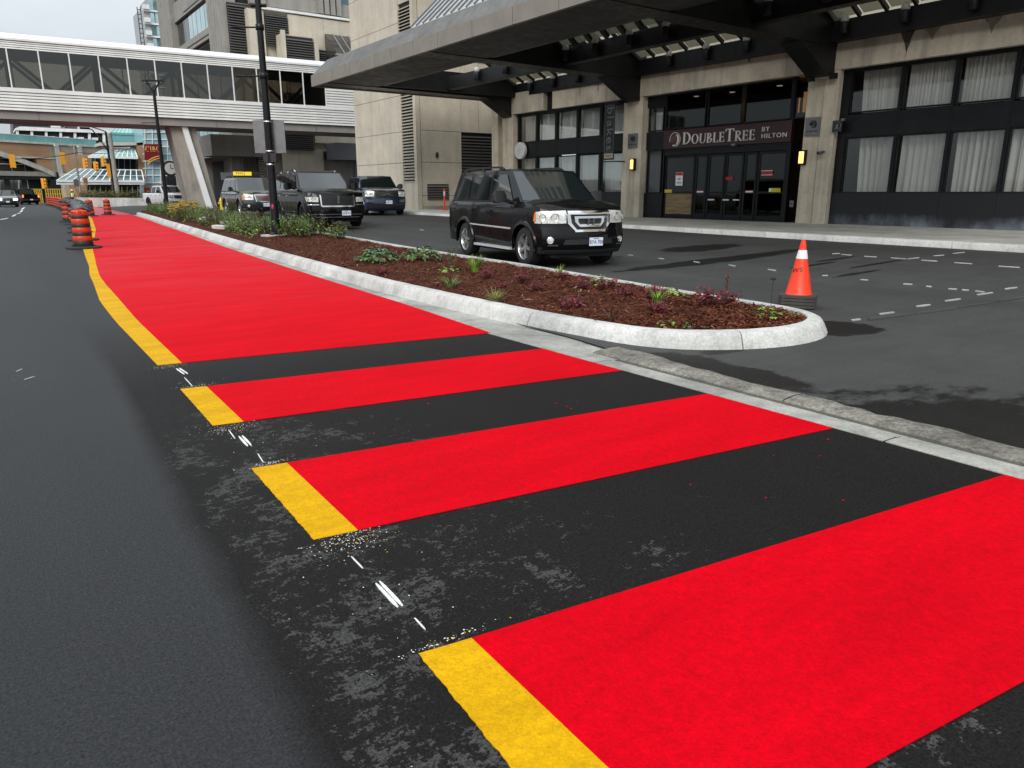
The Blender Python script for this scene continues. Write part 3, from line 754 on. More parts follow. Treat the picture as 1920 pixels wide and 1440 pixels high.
# ------------------------------------------------------------------ plants
def blade(mb, p, a, h, out, wd, m=0, seg=3):
    dirv = Vector((cos(a), sin(a), 0)); side = Vector((-sin(a), cos(a), 0)) * wd
    rows = []
    for k in range(seg + 1):
        f = k / seg
        c = Vector(p) + dirv * out * f ** 1.7 + Vector((0, 0, h * (f - .35 * out / (h + .01) * f * f * .6)))
        ww = (1 - f) ** .6 * (0.55 + .45 * min(1, 4 * f)) if f < 1 else 0.04
        rows.append([c - side * ww, c + side * ww])
    mb.grid(rows, m)
def leaf(mb, p, d, n, ln, wd, m=0):
    d = Vector(d).normalized(); s = d.cross(Vector(n)).normalized(); up = s.cross(d)
    p = Vector(p)
    mid = p + d * ln * .5 - up * ln * .06; tipp = p + d * ln - up * ln * .2
    mb.add([p, mid - s * wd + up * wd * .35, mid, mid + s * wd + up * wd * .35, tipp], [(0, 1, 2), (0, 2, 3), (1, 4, 2), (2, 4, 3)], m)
def tuft(n, h, spread, wd, r):
    mb = MB()
    for _ in range(n):
        a = r.uniform(0, 2 * pi); q = r.random() ** .5 * spread * .3
        blade(mb, (q * cos(a), q * sin(a), 0), a + r.uniform(-.5, .5), h * r.uniform(.55, 1.1), spread * r.uniform(.3, 1), wd * r.uniform(.7, 1.3), 0 if r.random() < .82 else 1)
    return mb
def rosette(n, rad, h, ln, wd, r, stems=True):
    mb = MB()
    for _ in range(n):
        a = r.uniform(0, 2 * pi); q = rad * r.random() ** .6; z = h * (1 - .75 * (q / rad) ** 1.6) * r.uniform(.55, 1.05)
        c = Vector((q * cos(a), q * sin(a), z))
        d = Vector((cos(a) + r.uniform(-.5, .5), sin(a) + r.uniform(-.5, .5), r.uniform(-.45, .4)))
        leaf(mb, c, d, (0, 0, 1), ln * r.uniform(.6, 1.25), wd * r.uniform(.7, 1.2), 0 if r.random() < .7 else 1)
        if stems and r.random() < .3: mb.tube((q * .2 * cos(a), q * .2 * sin(a), 0), c, .003, .002, 3, 2, False)
    return mb
def bushy(n, rad, h, ln, wd, r, flowers=0, fm=3):
    """upright perennial: many leafy stalks, some with flower heads"""
    mb = MB()
    for k in range(n):
        a = r.uniform(0, 2 * pi); q = rad * r.random() ** .6; hh = h * r.uniform(.55, 1.08)
        b = Vector((q * .5 * cos(a), q * .5 * sin(a), 0)); t_ = Vector((q * cos(a), q * sin(a), hh))
        mb.tube(b, t_, .006, .003, 3, 2, False)
        for j in range(7):
            f = r.uniform(.15, 1); aa = r.uniform(0, 2 * pi)
            leaf(mb, b.lerp(t_, f), (cos(aa), sin(aa), r.uniform(-.3, .7)), (0, 0, 1), ln * r.uniform(.6, 1.2), wd * r.uniform(.7, 1.2), 0 if r.random() < .6 else 1)
        if k < flowers:
            for j in range(9):
                aa = 2 * pi * j / 9
                leaf(mb, t_ + Vector((0, 0, .02)), (cos(aa), sin(aa), -.15), (0, 0, 1), .075, .018, fm)
            mb.lathe([(.022, 0), (.016, .03), (.001, .038)], 6, t_ + Vector((0, 0, .015)), 2)
    return mb
G3 = [M['leafgreen'], M['leaflime'], M['stem'], M['petal'], M['purple']]
r_ = random.Random(11)
def plantobj(name, mb, mats, x, y, label, cat, group=None, rz=None, s=1.0, dz=0.0):
    me = mb if isinstance(mb, bpy.types.Mesh) else mb.mesh(name, mats)
    o = put(name, me, None, (x, y, soil_z(x, y) - .01 + dz), (0, 0, r_.uniform(0, 6.28) if rz is None else rz))
    o.scale = (s, s, s)
    return tag(o, label, cat, group)
HB = [M['leafblue'], M['leafgreen'], M['stem']]
plantobj('leafy_plant', rosette(190, .36, .27, .13, .036, r_), HB, 6.10, 12.95, 'broad blue-green leafy clump in the mulch, the one farther from the black people carrier', 'plant')
plantobj('leafy_plant', rosette(170, .34, .27, .12, .034, r_), [M['leafgreen'], M['leafblue'], M['stem']], 6.72, 12.35, 'broad green leafy clump below the rear wheel of the black people carrier', 'plant')
plantobj('grass_clump', tuft(120, .30, .2, .008, r_), [M['leaflime'], M['leafgreen']], 6.48, 10.1, 'bright lime grass clump in the middle of the mulch bed', 'plant')
plantobj('leafy_plant', rosette(30, .16, .1, .08, .032, r_), [M['leaflime'], M['leafgreen'], M['stem']], 6.15, 10.35, 'low pale leafy plant just left of the bright lime grass clump', 'plant')
plantobj('grass_clump', tuft(90, .22, .2, .006, r_), [M['leafdry'], M['leaflime']], 5.10, 7.5, 'yellowish wispy grass clump near the lane side kerb', 'plant')
plantobj('grass_clump', tuft(60, .2, .25, .006, r_), [M['leafgreen'], M['leafdry']], 5.35, 9.0, 'thin green grass wisps halfway along the mulch bed close to the lane kerb', 'plant')
plantobj('leafy_plant', bushy(9, .2, .34, .06, .015, r_), [M['leafgreen'], M['leafblue'], M['stem']], 6.62, 11.1, 'sparse upright green seedling between the leafy clumps and the lime grass', 'plant')
plantobj('leafy_plant', rosette(60, .2, .13, .075, .03, r_), [M['leafgreen'], M['leaflime'], M['stem']], 7.05, 7.75, 'pale green scalloped plant near the drive side kerb, the largest of the pale ones', 'plant')
plantobj('leafy_plant', rosette(40, .17, .13, .07, .03, r_), [M['leaflime'], M['leafgreen'], M['stem']], 7.12, 6.45, 'pale green two headed plant behind the dark red clumps', 'plant')
plantobj('grass_clump', tuft(70, .18, .15, .007, r_), [M['leaflime'], M['leafgreen']], 6.35, 5.95, 'short bright green grass clump among the dark red clumps', 'plant')
plantobj('leafy_plant', rosette(45, .19, .1, .07, .03, r_), [M['leaflime'], M['leafgreen'], M['stem']], 6.95, 4.92, 'lime leafy plant by the rounded end of the island', 'plant')
plantobj('leafy_plant', rosette(30, .13, .08, .05, .02, r_), [M['leaflime'], M['leafdry'], M['stem']], 7.28, 4.78, 'small yellow green plant tucked into the corner by the kerb beside the traffic cone', 'plant')
plantobj('leafy_plant', rosette(24, .10, .06, .045, .018, r_), [M['leafblue'], M['leafgreen'], M['stem']], 5.80, 4.95, 'tiny grey green plant closest to the near kerb of the island', 'plant')
plantobj('leafy_plant', rosette(20, .09, .05, .045, .018, r_), [M['leaflime'], M['leafgreen'], M['stem']], 5.62, 5.15, 'tiny lime seedling left of the grey green seedling near the near kerb', 'plant')
plantobj('grass_clump', tuft(40, .2, .12, .006, r_), [M['leaflime'], M['leafdry']], 7.5, 9.2, 'small grass tuft against the drive side kerb below the people carrier bumper', 'plant')
RD = [M['leafred'], M['leafred'], M['stem']]
mb = MB()
for _ in range(5200):
    y = 19.3 + 37 * r_.random() ** 1.3
    l, r = bed_l(y) + .35 - .15 * smooth(26, 22, y), bed_r(y) - .1; x = r_.uniform(l, r)
    if y < 21.5 and x < 6.9 + (21.5 - y) * .6: continue
    if abs(x - 7.05) < .42 and abs(y - 21.7) < .4: continue
    a = r_.uniform(0, 6.28)
    leaf(mb, (x, y, soil_z(x, y) + r_.uniform(.02, .26)), (cos(a), sin(a), r_.uniform(-.3, .8)), (0, 0, 1), r_.uniform(.08, .2), r_.uniform(.012, .035), 0 if r_.random() < .6 else 1)
o = mb.build('ground_cover', [M['leafgreen'], M['leaflime']]); tag(o, 'low green ground cover between the perennials on the far part of the island', 'ground cover', None, 'stuff')
ORD = ['first', 'second', 'third', 'fourth', 'fifth', 'sixth', 'seventh', 'eighth', 'ninth', 'tenth', 'eleventh', 'twelfth', 'thirteenth', 'fourteenth']
WHERE = {0: 'among the lime grass and the near red clumps', 1: 'left of the pale two headed plant', 2: 'closest to the bare twiggy plant', 3: 'the fuller of two near the rounded end of the island', 4: 'the outermost one before the rounded end of the island', 5: 'close to the lane kerb in the middle of the bed', 6: 'left one of a close pair below the car bumper', 7: 'right one of a close pair below the car bumper', 8: 'halfway between the lane kerb and the car bumper', 9: 'below the near front wheel of the black people carrier', 10: 'beside the yellowish wispy grass', 11: 'against the drive kerb under the car bumper', 12: 'alone near the lane kerb left of the lime grass', 13: 'just right of the lime grass'}
for i, (x, y, s_) in enumerate([(6.34, 6.5, 1), (6.72, 6.35, 1.1), (5.95, 5.55, .9), (6.86, 5.6, 1.25), (7.2, 5.6, 1.1), (5.5, 6.5, 1), (6.45, 7.4, .95), (6.7, 7.2, 1.05), (5.9, 7.7, .8), (6.2, 8.4, .9), (5.6, 8.1, .8), (6.9, 8.4, .9), (5.35, 11.2, .8), (6.1, 9.2, .8)]):
    mb = bushy(26, .2, .19, .075, .017, r_)
    plantobj('red_perennial', mb, RD, x, y, 'dark red leafed clump ' + WHERE[i], 'plant', 'dark red clumps in the mulch bed', None, s_ * .78)
mb = bushy(3, .05, .42, .05, .02, r_); plantobj('red_perennial', mb, RD, 7.45, 5.85, 'tall dark seed head standing above the drive side kerb near the cone', 'plant')
mb = MB()
for k in range(14):
    a = r_.uniform(0, 6.28); mb.tube((0, 0, 0), (.16 * cos(a), .16 * sin(a), r_.uniform(.08, .2)), .004, .002, 3, 0, False)
plantobj('twiggy_plant', mb, [M['stem']], 5.35, 5.65, 'bare twiggy plant without leaves beside the near kerb', 'plant')
mb = MB().tube((0, 0, 0), (0, 0, .36), .004, .003, 5).lathe([(.001, .35), (.035, .36), (.035, .375), (.001, .385)], 8)
o = mb.build('garden_stake', M['print']); o.location = (7.52, 5.25, soil_z(7.45, 5.25) - .03); tag(o, 'thin black garden stake with flat head behind the island kerb', 'stake')
# dense planting farther along
lv = [bushy(22, .34, .5, .11, .026, r_).mesh('leafy_plant', G3), bushy(18, .3, .42, .12, .03, r_).mesh('leafy_plant', [M['leafblue'], M['leafgreen'], M['stem']]), bushy(20, .3, .6, .1, .02, r_).mesh('leafy_plant', [M['leafgreen'], M['leafdry'], M['stem']])]
gv = [tuft(110, .48, .34, .009, r_).mesh('grass_clump', [M['leafgreen'], M['leaflime']]), tuft(90, .6, .3, .008, r_).mesh('grass_clump', [M['leafgreen'], M['leafdry']])]
for k in range(150):
    y = 18.6 + 37.5 * (k / 150) ** 1.1 + r_.uniform(-.3, .3)
    l, r = bed_l(y) + .45 - .2 * smooth(24, 20, y), bed_r(y) - .2
    x = l + (r - l) * ((k * .618) % 1)
    if abs(x - 7.05) < .5 and abs(y - 21.7) < .55: continue
    if y < 21.5 and x < 6.6 + (21.5 - y) * .6: continue
    q = r_.random()
    if q < .56: plantobj('leafy_plant', lv[k % 3], None, x, y, 'green leafy perennial in the dense planting along the far part of the island', 'plant', 'leafy perennials in the dense planting', None, r_.uniform(.75, 1.25))
    else: plantobj('grass_clump', gv[k % 2], None, x, y, 'green grass clump in the dense planting along the far part of the island', 'plant', 'grass clumps in the dense planting', None, r_.uniform(.8, 1.2))
fv = [bushy(26, .42, .62, .11, .024, r_, 22).mesh('yellow_coneflower', G3), bushy(24, .4, .55, .1, .02, r_, 18).mesh('yellow_coneflower', G3)]
for k, (x, y, s_) in enumerate([(7.75, 37.6, 1.1), (8.0, 38.9, 1.2), (8.3, 39.8, 1.1), (8.6, 41.0, 1.25), (9.1, 41.4, 1.0), (9.7, 43.5, 1.0), (9.2, 42.6, 1.1), (9.9, 47.0, .9), (8.2, 37.2, 1.0)]):
    plantobj('yellow_coneflower', fv[k % 2], None, x, y, 'clump of yellow coneflowers in bloom at the far end of the island', 'plant', 'yellow coneflower clumps', None, s_)
mb = bushy(10, .2, .6, .08, .02, r_)
for k in range(60):
    a = r_.uniform(0, 6.28); leaf(mb, (.03 * cos(a), .03 * sin(a), .42 + .3 * r_.random()), (cos(a), sin(a), .5), (0, 0, 1), .04, .012, 4)
plantobj('purple_flower_spike', mb, G3, 8.3, 21.2, 'purple flower spike by the drive side kerb right of the lamp post', 'plant')
for i, (x, y, a, b, l_) in enumerate([(6.75, 26.4, .62, .24, 'pale flat stone slab in the planting, nearest to the red lane'), (7.35, 27.4, .75, .26, 'pale flat stone slab in the planting close to the parked taxi'), (7.75, 31.6, 1.0, .3, 'long pale flat stone slab in the planting, in the middle of the loose row'), (8.2, 33.0, .6, .24, 'pale flat stone slab in the planting, farthest one towards the yellow flowers')]):
    mb = MB(); n = 9
    pl = [(a / 2 * cos(2 * pi * k / n) * r_.uniform(.85, 1.1), b / 2 * sin(2 * pi * k / n) * r_.uniform(.85, 1.1)) for k in range(n)]
    mb.pz(pl, 0, .1)
    o = mb.build('stone_slab', M['rock']); o.location = (x, y, soil_z(x, y) + .10); o.rotation_euler = (R(8), R(4), -.5 + .2 * i); tag(o, l_, 'stone')
# ------------------------------------------------------------------ traffic cones: one on top of three more
def cone(z, label, text=False):
    c = thing('traffic_cone', label, 'cone', (8.62, 5.62, lot_z(8.62, 5.62) + .012 + z), .5, 'stack of traffic cones')
    mb = MB(); s_ = .225
    mb.pz([(-s_, -s_ + .05), (-s_ + .05, -s_), (s_ - .05, -s_), (s_, -s_ + .05), (s_, s_ - .05), (s_ - .05, s_), (-s_ + .05, s_), (-s_, s_ - .05)], 0, .035)
    mb.build('base', M['conebase'], c)
    MB().lathe([(.168, .035), (.160, .05), (.104, .33), (.0480, .60), (.030, .715), (.024, .72), (.001, .72)], 28).build('cone_body', M['conered'], c, 40)
    MB().lathe([(.0745, .49), (.0515, .60)], 28).build('white_collar', M['reflwhite'], c, 40)
    if text:
        for t_, zz, sz in (('WS', .345, .075),):
            me = textmb(t_, sz, .004, 'CENTER', 1.3)
            r0 = .088 + .002
            vv = []
            for (x, y, z_) in me.v:
                zc = zz + y + .22 * x; rr = .104 - (zc - .33) * .2075 + .0025 + z_
                a = -3.06 - .45 + x / .1
                vv.append((rr * cos(a), rr * sin(a), zc))
            me.v = vv; me.build('lettering', M['print'], c)
    return c
for k in range(3): cone(.042 * k, 'traffic cone whose black base alone shows in the stack by the kerb')
cone(.126, 'tall orange traffic cone with white collar and black letters, topmost of its stack', True)
# ------------------------------------------------------------------ vehicles
class Car:
    """one skin for the lower body wrapped round the nose; t = 0 is the middle of the nose, t = 1 its corner, beyond that metres along the flank"""
    def __init__(s, **k):
        s.__dict__.update(dict(L=4.85, W=1.99, H=1.80, wb=2.775, foh=.93, tr=.375, hf=1.05, hc=1.17, belt=1.14, yA=1.28, yB=2.05, yC=4.45, yD=4.78, sill=.30, tumble=.15, pick=False, nosez=None, taper=.13, pc=.21, zs=1.0))
        s.__dict__.update(k)
        s.w0 = s.hw(s.pc); s.wb_ = s.W / 2 * .955 - .02; s.wr = s.wb_ - s.tumble
        if s.nosez is None: s.nosez = [(.2, .13), (.34, .04), (.5, 0), (.7, .015), (s.hf - .22, .03), (s.hf - .08, .05), (s.hf, .10)]
    def hw(s, y):
        a = 1 - s.taper * max(0, 1 - y / .75) ** 2 - .05 * max(0, (y - (s.L - .5)) / .5) ** 2
        return s.W / 2 * a
    def prof(s, z): return interp([(.2, .945), (.36, .975), (.6, .998), (.8, 1.0), (s.belt - .075, .990), (s.belt, .945), (s.belt + .2, .93)], z)
    def zt(s, y):
        if y < s.yA: return s.hf + (s.hc - s.hf) * smooth(-.15, s.yA, y) ** .8
        return s.belt if not (s.pick and y > s.yD + .05) else s.belt + .0
    def zb(s, y):
        z = s.sill if y > .5 else .27
        for yc in (s.foh, s.foh + s.wb):
            ra = s.tr + .075; d = abs(y - yc)
            if d < ra: z = max(z, s.tr - .01 + math.sqrt(ra * ra - d * d))
        if y > s.L - .45: z = max(z, .34)
        return z
    def yt(s, t): return s.pc * t ** 2.3 if t <= 1 else s.pc + (t - 1)
    def S(s, a, z, off=0.0):
        def q(a, z):
            t = abs(a); sg = 1 if a >= 0 else -1
            n = interp(s.nosez, z)
            if t <= 1: return Vector((sg * t * s.w0 * s.prof(z), s.yt(t) + n, z))
            y = s.yt(t); return Vector((sg * s.hw(y) * s.prof(z), y + n * max(0, 1 - (t - 1) / .6), z))
        p = q(a, z)
        if off:
            e = .01
            u = q(a + e, z) - q(a - e, z); v = q(a, z + e) - q(a, z - e)
            nn = v.cross(u); nn.normalize()
            if nn.y > 0 and abs(a) < .9: nn = -nn
            if abs(a) >= .9 and nn.x * a < 0: nn = -nn
            p = p + nn * off
        p.y -= s.L / 2
        return p
    def patch(s, mb, c, off=.006, nu=6, nv=3, m=0, thick=.03):
        """c: four (a, z) corners, bottom-left, bottom-right, top-right, top-left; a sheet lying proud of the skin with a rim"""
        top, bot = [], []
        for j in range(nv + 1):
            g = j / nv; r1, r2 = [], []
            for i in range(nu + 1):
                f = i / nu
                a = (c[0][0] * (1 - f) + c[1][0] * f) * (1 - g) + (c[3][0] * (1 - f) + c[2][0] * f) * g
                z = ((c[0][1] * (1 - f) + c[1][1] * f) * (1 - g) + (c[3][1] * (1 - f) + c[2][1] * f) * g) * s.zs
                r1.append(s.S(a, z, off)); r2.append(s.S(a, z, off - thick))
            top.append(r1); bot.append(r2)
        mb.grid(top, m)
        for ra, rb in ((top[0], bot[0]), (top[-1], bot[-1]), ([r[0] for r in top], [r[0] for r in bot]), ([r[-1] for r in top], [r[-1] for r in bot])): mb.grid([ra, rb], m)
        return mb
    def cut(s, mb, c, off=.004, nu=6, nv=2, m=0): return s.patch(mb, c, off, nu, nv, m, .012)
    def flank(s, y): return 1 + y - s.pc            # a for a distance y behind the nose
    def ws(s, f, g, off=0.0):
        p = Vector((f * (s.wb_ * (1 - g) + s.wr * g) * .985, s.yA + (s.yB - s.yA) * g - .13 * (1 - f * f) * (1 - .5 * g), s.belt + .01 + (s.H - .045 - s.belt) * g))
        n = Vector((f * .3, -(s.H - s.belt), (s.yB - s.yA))).normalized()
        p += n * off; p.y -= s.L / 2; return p
    def rg(s, f, g, off=0.0):
        p = Vector((f * (s.wb_ * (1 - g) + s.wr * g) * .985, s.yD + (s.yC - s.yD) * g + off, s.belt + (s.H - .045 - s.belt) * g)); p.y -= s.L / 2; return p
    def sdp(s, sg, y, z, off=0.0):
        g = (z - s.belt) / (s.H - .045 - s.belt)
        return Vector((sg * (s.wb_ * (1 - g) + s.wr * g + off), y - s.L / 2, z))
    def body(s, paint, root):
        ts = [k / 8 for k in range(9)]
        arch = []
        for yc in (s.foh, s.foh + s.wb): arch += [yc + (s.tr + .075) * cos(pi * k / 12) for k in range(13)]
        ysx = sorted(set([round(v, 3) for v in [.26, .33, .42] + arch + [s.L * k / 22 for k in range(3, 22)] + [s.L - .2, s.L - .08, s.L]]))
        ysx = [v for v in ysx if v > s.pc + .03]
        ts += [1 + v - s.pc for v in ysx]
        seq = [-t for t in ts[::-1]] + ts[1:]
        NR = 9; rows = []
        for a in seq:
            yy = s.yt(abs(a)); b, t_ = s.zb(yy), s.zt(yy)
            rows.append([s.S(a, b + (t_ - b) * (k / NR)) for k in range(NR + 1)])
        mb = MB().grid(rows)
        mb.grid([rows[0], rows[-1]])                                      # tail
        tops = []; nf = 12
        topfront = [s.S(-1 + 2 * k / nf, s.zt(0)) for k in range(nf + 1)]
        yl = [.3, .6, .9, s.yA - .1, s.yA + .25]
        tops.append(topfront)
        for j, yv in enumerate(yl):
            r = []
            for k in range(nf + 1):
                f = -1 + 2 * k / nf; g = (yv - .1) / (s.yA - .1)
                e = s.S(1 + yv - s.pc, s.zt(yv)); x = f * e.x
                crown = .055 * (1 - f * f) ** .8 * min(1, (j + 1) / 2.5)
                yy = yv + (s.pc * abs(f) ** 2.3 * max(0, 1 - yv / .6)) - s.L / 2
                ridge = .016 * math.exp(-((abs(f) - .62) / .09) ** 2) * min(1, (j + 1) / 2)
                r.append(Vector((x, yy, s.zt(yv) + crown + ridge)))
            tops.append(r)
        r = []
        for yv in (s.yA + .3, s.L * .6, s.L - .02):
            e = s.S(1 + yv - s.pc, s.belt); r.append([Vector((e.x * f, yv - s.L / 2, s.belt - (.0 if not s.pick or yv < s.yD else .04))) for f in (-1, -.5, 0, .5, 1)])
        mb.grid(tops); mb.grid(r)
        o = mb.build('body', paint, root, 35)
        MB().box(-s.W / 2 + .30, s.W / 2 - .30, -s.L / 2 + .32, s.L / 2 - .2, .2, .75).build('underbody', M['cartrim'], root)
        return o
    def cabin(s, paint, root, cuts, roofmat=None, glassm=None):
        mb = MB(); gm = glassm or M['carglass']
        mb.grid([[s.ws(-1 + .2 * i, g) for i in range(11)] for g in (0, .34, .67, 1)])
        mb.grid([[s.rg(-1 + .5 * i, g) for i in range(5)] for g in (0, .5, 1)])
        nr = 9; rows = []
        for j in range(9):
            g = j / 8; row = []
            for i in range(11):
                f = -1 + .2 * i; a = s.ws(f, 1); b = s.rg(f, 1); p = a.lerp(b, g)
                p.z = s.H - .045 + .06 * (1 - f ** 4) * (1 - .65 * max(0, 1 - g * 3.5) ** 2 - .4 * max(0, (g - .8) * 5) ** 2 * .8)
                row.append(p)
            rows.append(row)
        mb.grid(rows)
        for sg in (-1, 1):
            rr = []
            for k in range(5):
                z = s.belt + (s.H - .045 - s.belt) * k / 4; g = k / 4
                y0, y1 = s.ws(1, g).y + s.L / 2, s.rg(1, g).y + s.L / 2
                rr.append([s.sdp(sg * 1, y0 + (y1 - y0) * i / 8, z) - Vector((sg * .015 * s.wb_ if i in (0, 8) else 0, 0, 0)) for i in range(9)])
            mb.grid(rr)
        cab = mb.build('cabin', paint, root, 35)
        MB().grid([[s.ws(-.93 + 1.86 * i / 12, .05 + .90 * g, .006) for i in range(13)] for g in (0, .25, .5, .75, 1)]).build('windscreen', gm, root, 60)
        MB().grid([[s.rg(-.84 + 1.68 * i / 6, .1 + .78 * g, .006) for i in range(7)] for g in (0, .5, 1)]).build('rear_window', gm, root, 60)
        zb_, zt_ = s.belt + .045, s.H - .125
        def yl(z): return s.ws(1, (z - s.belt) / (s.H - .045 - s.belt)).y + s.L / 2
        def yr(z): return s.rg(1, (z - s.belt) / (s.H - .045 - s.belt)).y + s.L / 2
        for sg in (-1, 1):
            edges = [None] + list(cuts) + [None]
            for k in range(len(edges) - 1):
                a, b = edges[k], edges[k + 1]
                l0, l1 = (yl(zb_) + .26, yl(zt_) + .13) if a is None else (a[1], a[1])
                r0, r1 = (yr(zb_) - .12, yr(zt_) - .10) if b is None else (b[0], b[0])
                if r0 - l0 < .1: continue
                g_ = MB().grid([[s.sdp(sg, (l0 + (r0 - l0) * i / 4) * (1 - g) + (l1 + (r1 - l1) * i / 4) * g, zb_ + (zt_ - zb_) * g, .007) for i in range(5)] for g in (0, .5, 1)])
                g_.build('side_window', gm, root, 60)
            # dark rubber round the windows
            m2 = MB()
            m2.beam(s.sdp(sg, yl(s.belt) + .12, s.belt + .02, .004), s.sdp(sg, yr(s.belt) - .05, s.belt + .02, .004), .02, .03)
            m2.build('window_trim', M['cartrim'] if not getattr(s, 'chromebelt', False) else M['chrome'], root)
        return cab
    def wheels(s, root, rim, nsp=5, rr=.62):
        for i, yc in enumerate((s.foh, s.foh + s.wb)):
            for sg in (-1, 1):
                x = sg * (s.W / 2 - .145); r = s.tr; wd = .125
                mb = MB().lathe([(r * .60, -wd), (r * .90, -wd), (r * .975, -wd * .85), (r, -wd * .5), (r, wd * .5), (r * .975, wd * .85), (r * .90, wd), (r * rr, wd)], 30, axis='x')
                w_ = mb.build('wheel', M['tyre'], root, 40); w_.location = (x, yc - s.L / 2, r); w_.rotation_euler = (rnd.uniform(0, 2), 0, 0 if sg > 0 else pi)
                mb = MB().lathe([(r * rr, wd * .96), (r * (rr - .04), wd * .8), (r * (rr - .05), wd * .2), (.001, wd * .15)], 30, axis='x', ms=[0, 0, 1])
                for k in range(nsp):
                    a = 2 * pi * k / nsp; c_, s_ = cos(a), sin(a)
                    mb.beam((wd * .55, .03 * c_, .03 * s_), (wd * .72, r * (rr - .04) * c_, r * (rr - .04) * s_), .055 if nsp < 7 else .035, .05, 0, (1, 0, 0))
                mb.lathe([(.06, wd * .5), (.055, wd * .78), (.001, wd * .8)], 12, axis='x')
                rim_ = mb.build('rim', [rim, M['cartrim']], w_, 40)
    def arches(s, root, mat, wd=.06):
        for yc in (s.foh, s.foh + s.wb):
            for sg in (-1, 1):
                rows = []; ra = s.tr + .07
                for k in range(19):
                    th = -.12 + (pi + .24) * k / 18
                    row = []
                    for dr, of in ((0, -.02), (0, .034), (wd * .8, .030), (wd * 1.1, -.01)):
                        y = yc - (ra + dr) * cos(th); z = max(.29, s.tr - .01 + (ra + dr) * sin(th))
                        row.append(s.S(sg * s.flank(max(s.pc + .03, y)), z, of))
                    rows.append(row)
                MB().grid(rows).build('wheel_arch', mat, root, 50)
    def shut(s, root, ylist, bot=None):
        mb = MB()
        for sg in (-1, 1):
            for y in ylist:
                s.cut(mb, [(sg * s.flank(y - .005), bot or s.sill + .1), (sg * s.flank(y + .005), bot or s.sill + .1), (sg * s.flank(y + .005), s.belt - .01), (sg * s.flank(y - .005), s.belt - .01)], .0025, 1, 8)
        mb.build('door_gap', M['cartrim'], root)
    def handles(s, root, ylist, z, mat):
        for sg in (-1, 1):
            for y in ylist:
                mb = s.patch(MB(), [(sg * s.flank(y - .1), z - .014), (sg * s.flank(y + .1), z - .01), (sg * s.flank(y + .1), z + .02), (sg * s.flank(y - .1), z + .016)], .03, 4, 2, 0, .03)
                mb.build('door_handle', mat, root, 40)
    def mirrors(s, root, mat, y, z, sz=1.0):
        for sg in (-1, 1):
            x = s.wb_ - .02
            mb = MB()
            pr = [(.0, -.07, -.06), (0, .06, -.07), (0, .08, .05), (0, -.05, .09)]
            rows = []
            for f, k in ((0, .35), (.1, .9), (.25, 1.0), (.36, .9), (.4, .55)):
                rows.append([Vector((sg * (x + .1 + f * .62 * sz), y - s.L / 2 + q[1] * k * sz * 1.15 - .04 * f, z + .11 + q[2] * k * sz * 1.35)) for q in pr] )
                rows[-1].append(rows[-1][0])
            mb.grid(rows); mb.add(rows[-1][:4], [(0, 1, 2, 3)]); mb.add(rows[0][:4], [(0, 1, 2, 3)])
            mb.beam((sg * x, y - s.L / 2 + .03, z + .02), (sg * (x + .15), y - s.L / 2, z + .07), .06, .05)
            mb.build('wing_mirror', mat, root, 40)
    def rails(s, root, mat, y0, y1, up=.07):
        for sg in (-1, 1):
            x = sg * (s.wr - .07); z = s.H - .02
            pts = [Vector((x, y0 - s.L / 2, z)), Vector((x, y0 + .14 - s.L / 2, z + up)), Vector((x, (y0 + y1) / 2 - s.L / 2, z + up + .01)), Vector((x, y1 - .14 - s.L / 2, z + up)), Vector((x, y1 - s.L / 2, z))]
            mb = MB()
            for a, b in zip(pts, pts[1:]): mb.beam(a, b, .035, .04)
            for p in (pts[1], pts[2], pts[3]): mb.box(p.x - .02, p.x + .02, p.y - .06, p.y + .06, z - .05, p.z)
            mb.build('roof_rail', mat, root)
    def plate(s, root, a, z, txt, tilt=0, off=.03):
        p = s.S(a, z, off); n = (s.S(a, z, off) - s.S(a, z, 0)).normalized()
        m_ = frame(p, Vector((1, 0, 0)) if abs(a) < .3 else Vector((-n.y, n.x, 0)), (tilt, 0, 1))
        pl = MB().box(-.155, .155, -.078, .078, -.012, 0).xf(m_).build('licence_plate', M['plate'], root)
        if txt:
            t_ = textmb(txt, .10, .004, 'CENTER', .86); t_.xf(Matrix.Translation((0, -.008, .002))); t_.xf(m_); t_.build('lettering', M['plateblue'], pl)
            MB().box(-.06, .06, .052, .064, 0, .002).xf(m_).build('lettering', M['plateblue'], pl)
        return pl
    def headlamps(s, root, c, mat, off=.012, nu=6, round_=True, amber=None):
        for sg in (-1, 1):
            cc = [(sg * a, z) for a, z in c]
            h = s.patch(MB(), cc, off, nu, 4, 0, .05).build('headlamp', mat, root, 50)
            am = sum(a for a, z in c) / 4; zm = sum(z for a, z in c) / 4 * s.zs
            if round_:
                for da, r in ((-.10, .085), (.12, .07)):
                    p = s.S(sg * (am + da), zm, off + .001); n = (s.S(sg * (am + da), zm, .05) - s.S(sg * (am + da), zm, 0.001)).normalized()
                    m_ = frame(p, n.cross(Vector((0, 0, 1))), (0, 0, 1))
                    mb2 = MB().lathe([(r, 0), (r * .92, .006), (r * .8, .003), (r * .3, .004), (.001, .006)], 16, ms=[0, 0, 1, 1]); mb2.xf(frame(p, n.cross(Vector((0, 0, 1))) * -1, (0, 0, 1)))
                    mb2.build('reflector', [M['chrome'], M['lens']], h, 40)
            if amber: s.patch(MB(), [(sg * a, z) for a, z in amber], off + .004, 3, 3, 0, .04).build('indicator', M['amber'], h, 50)

def place(root, x, y, az, z=None):
    root.location = (x, y, lot_z(x, y) + .012 if z is None else z); root.rotation_euler = (0, 0, R(-az))

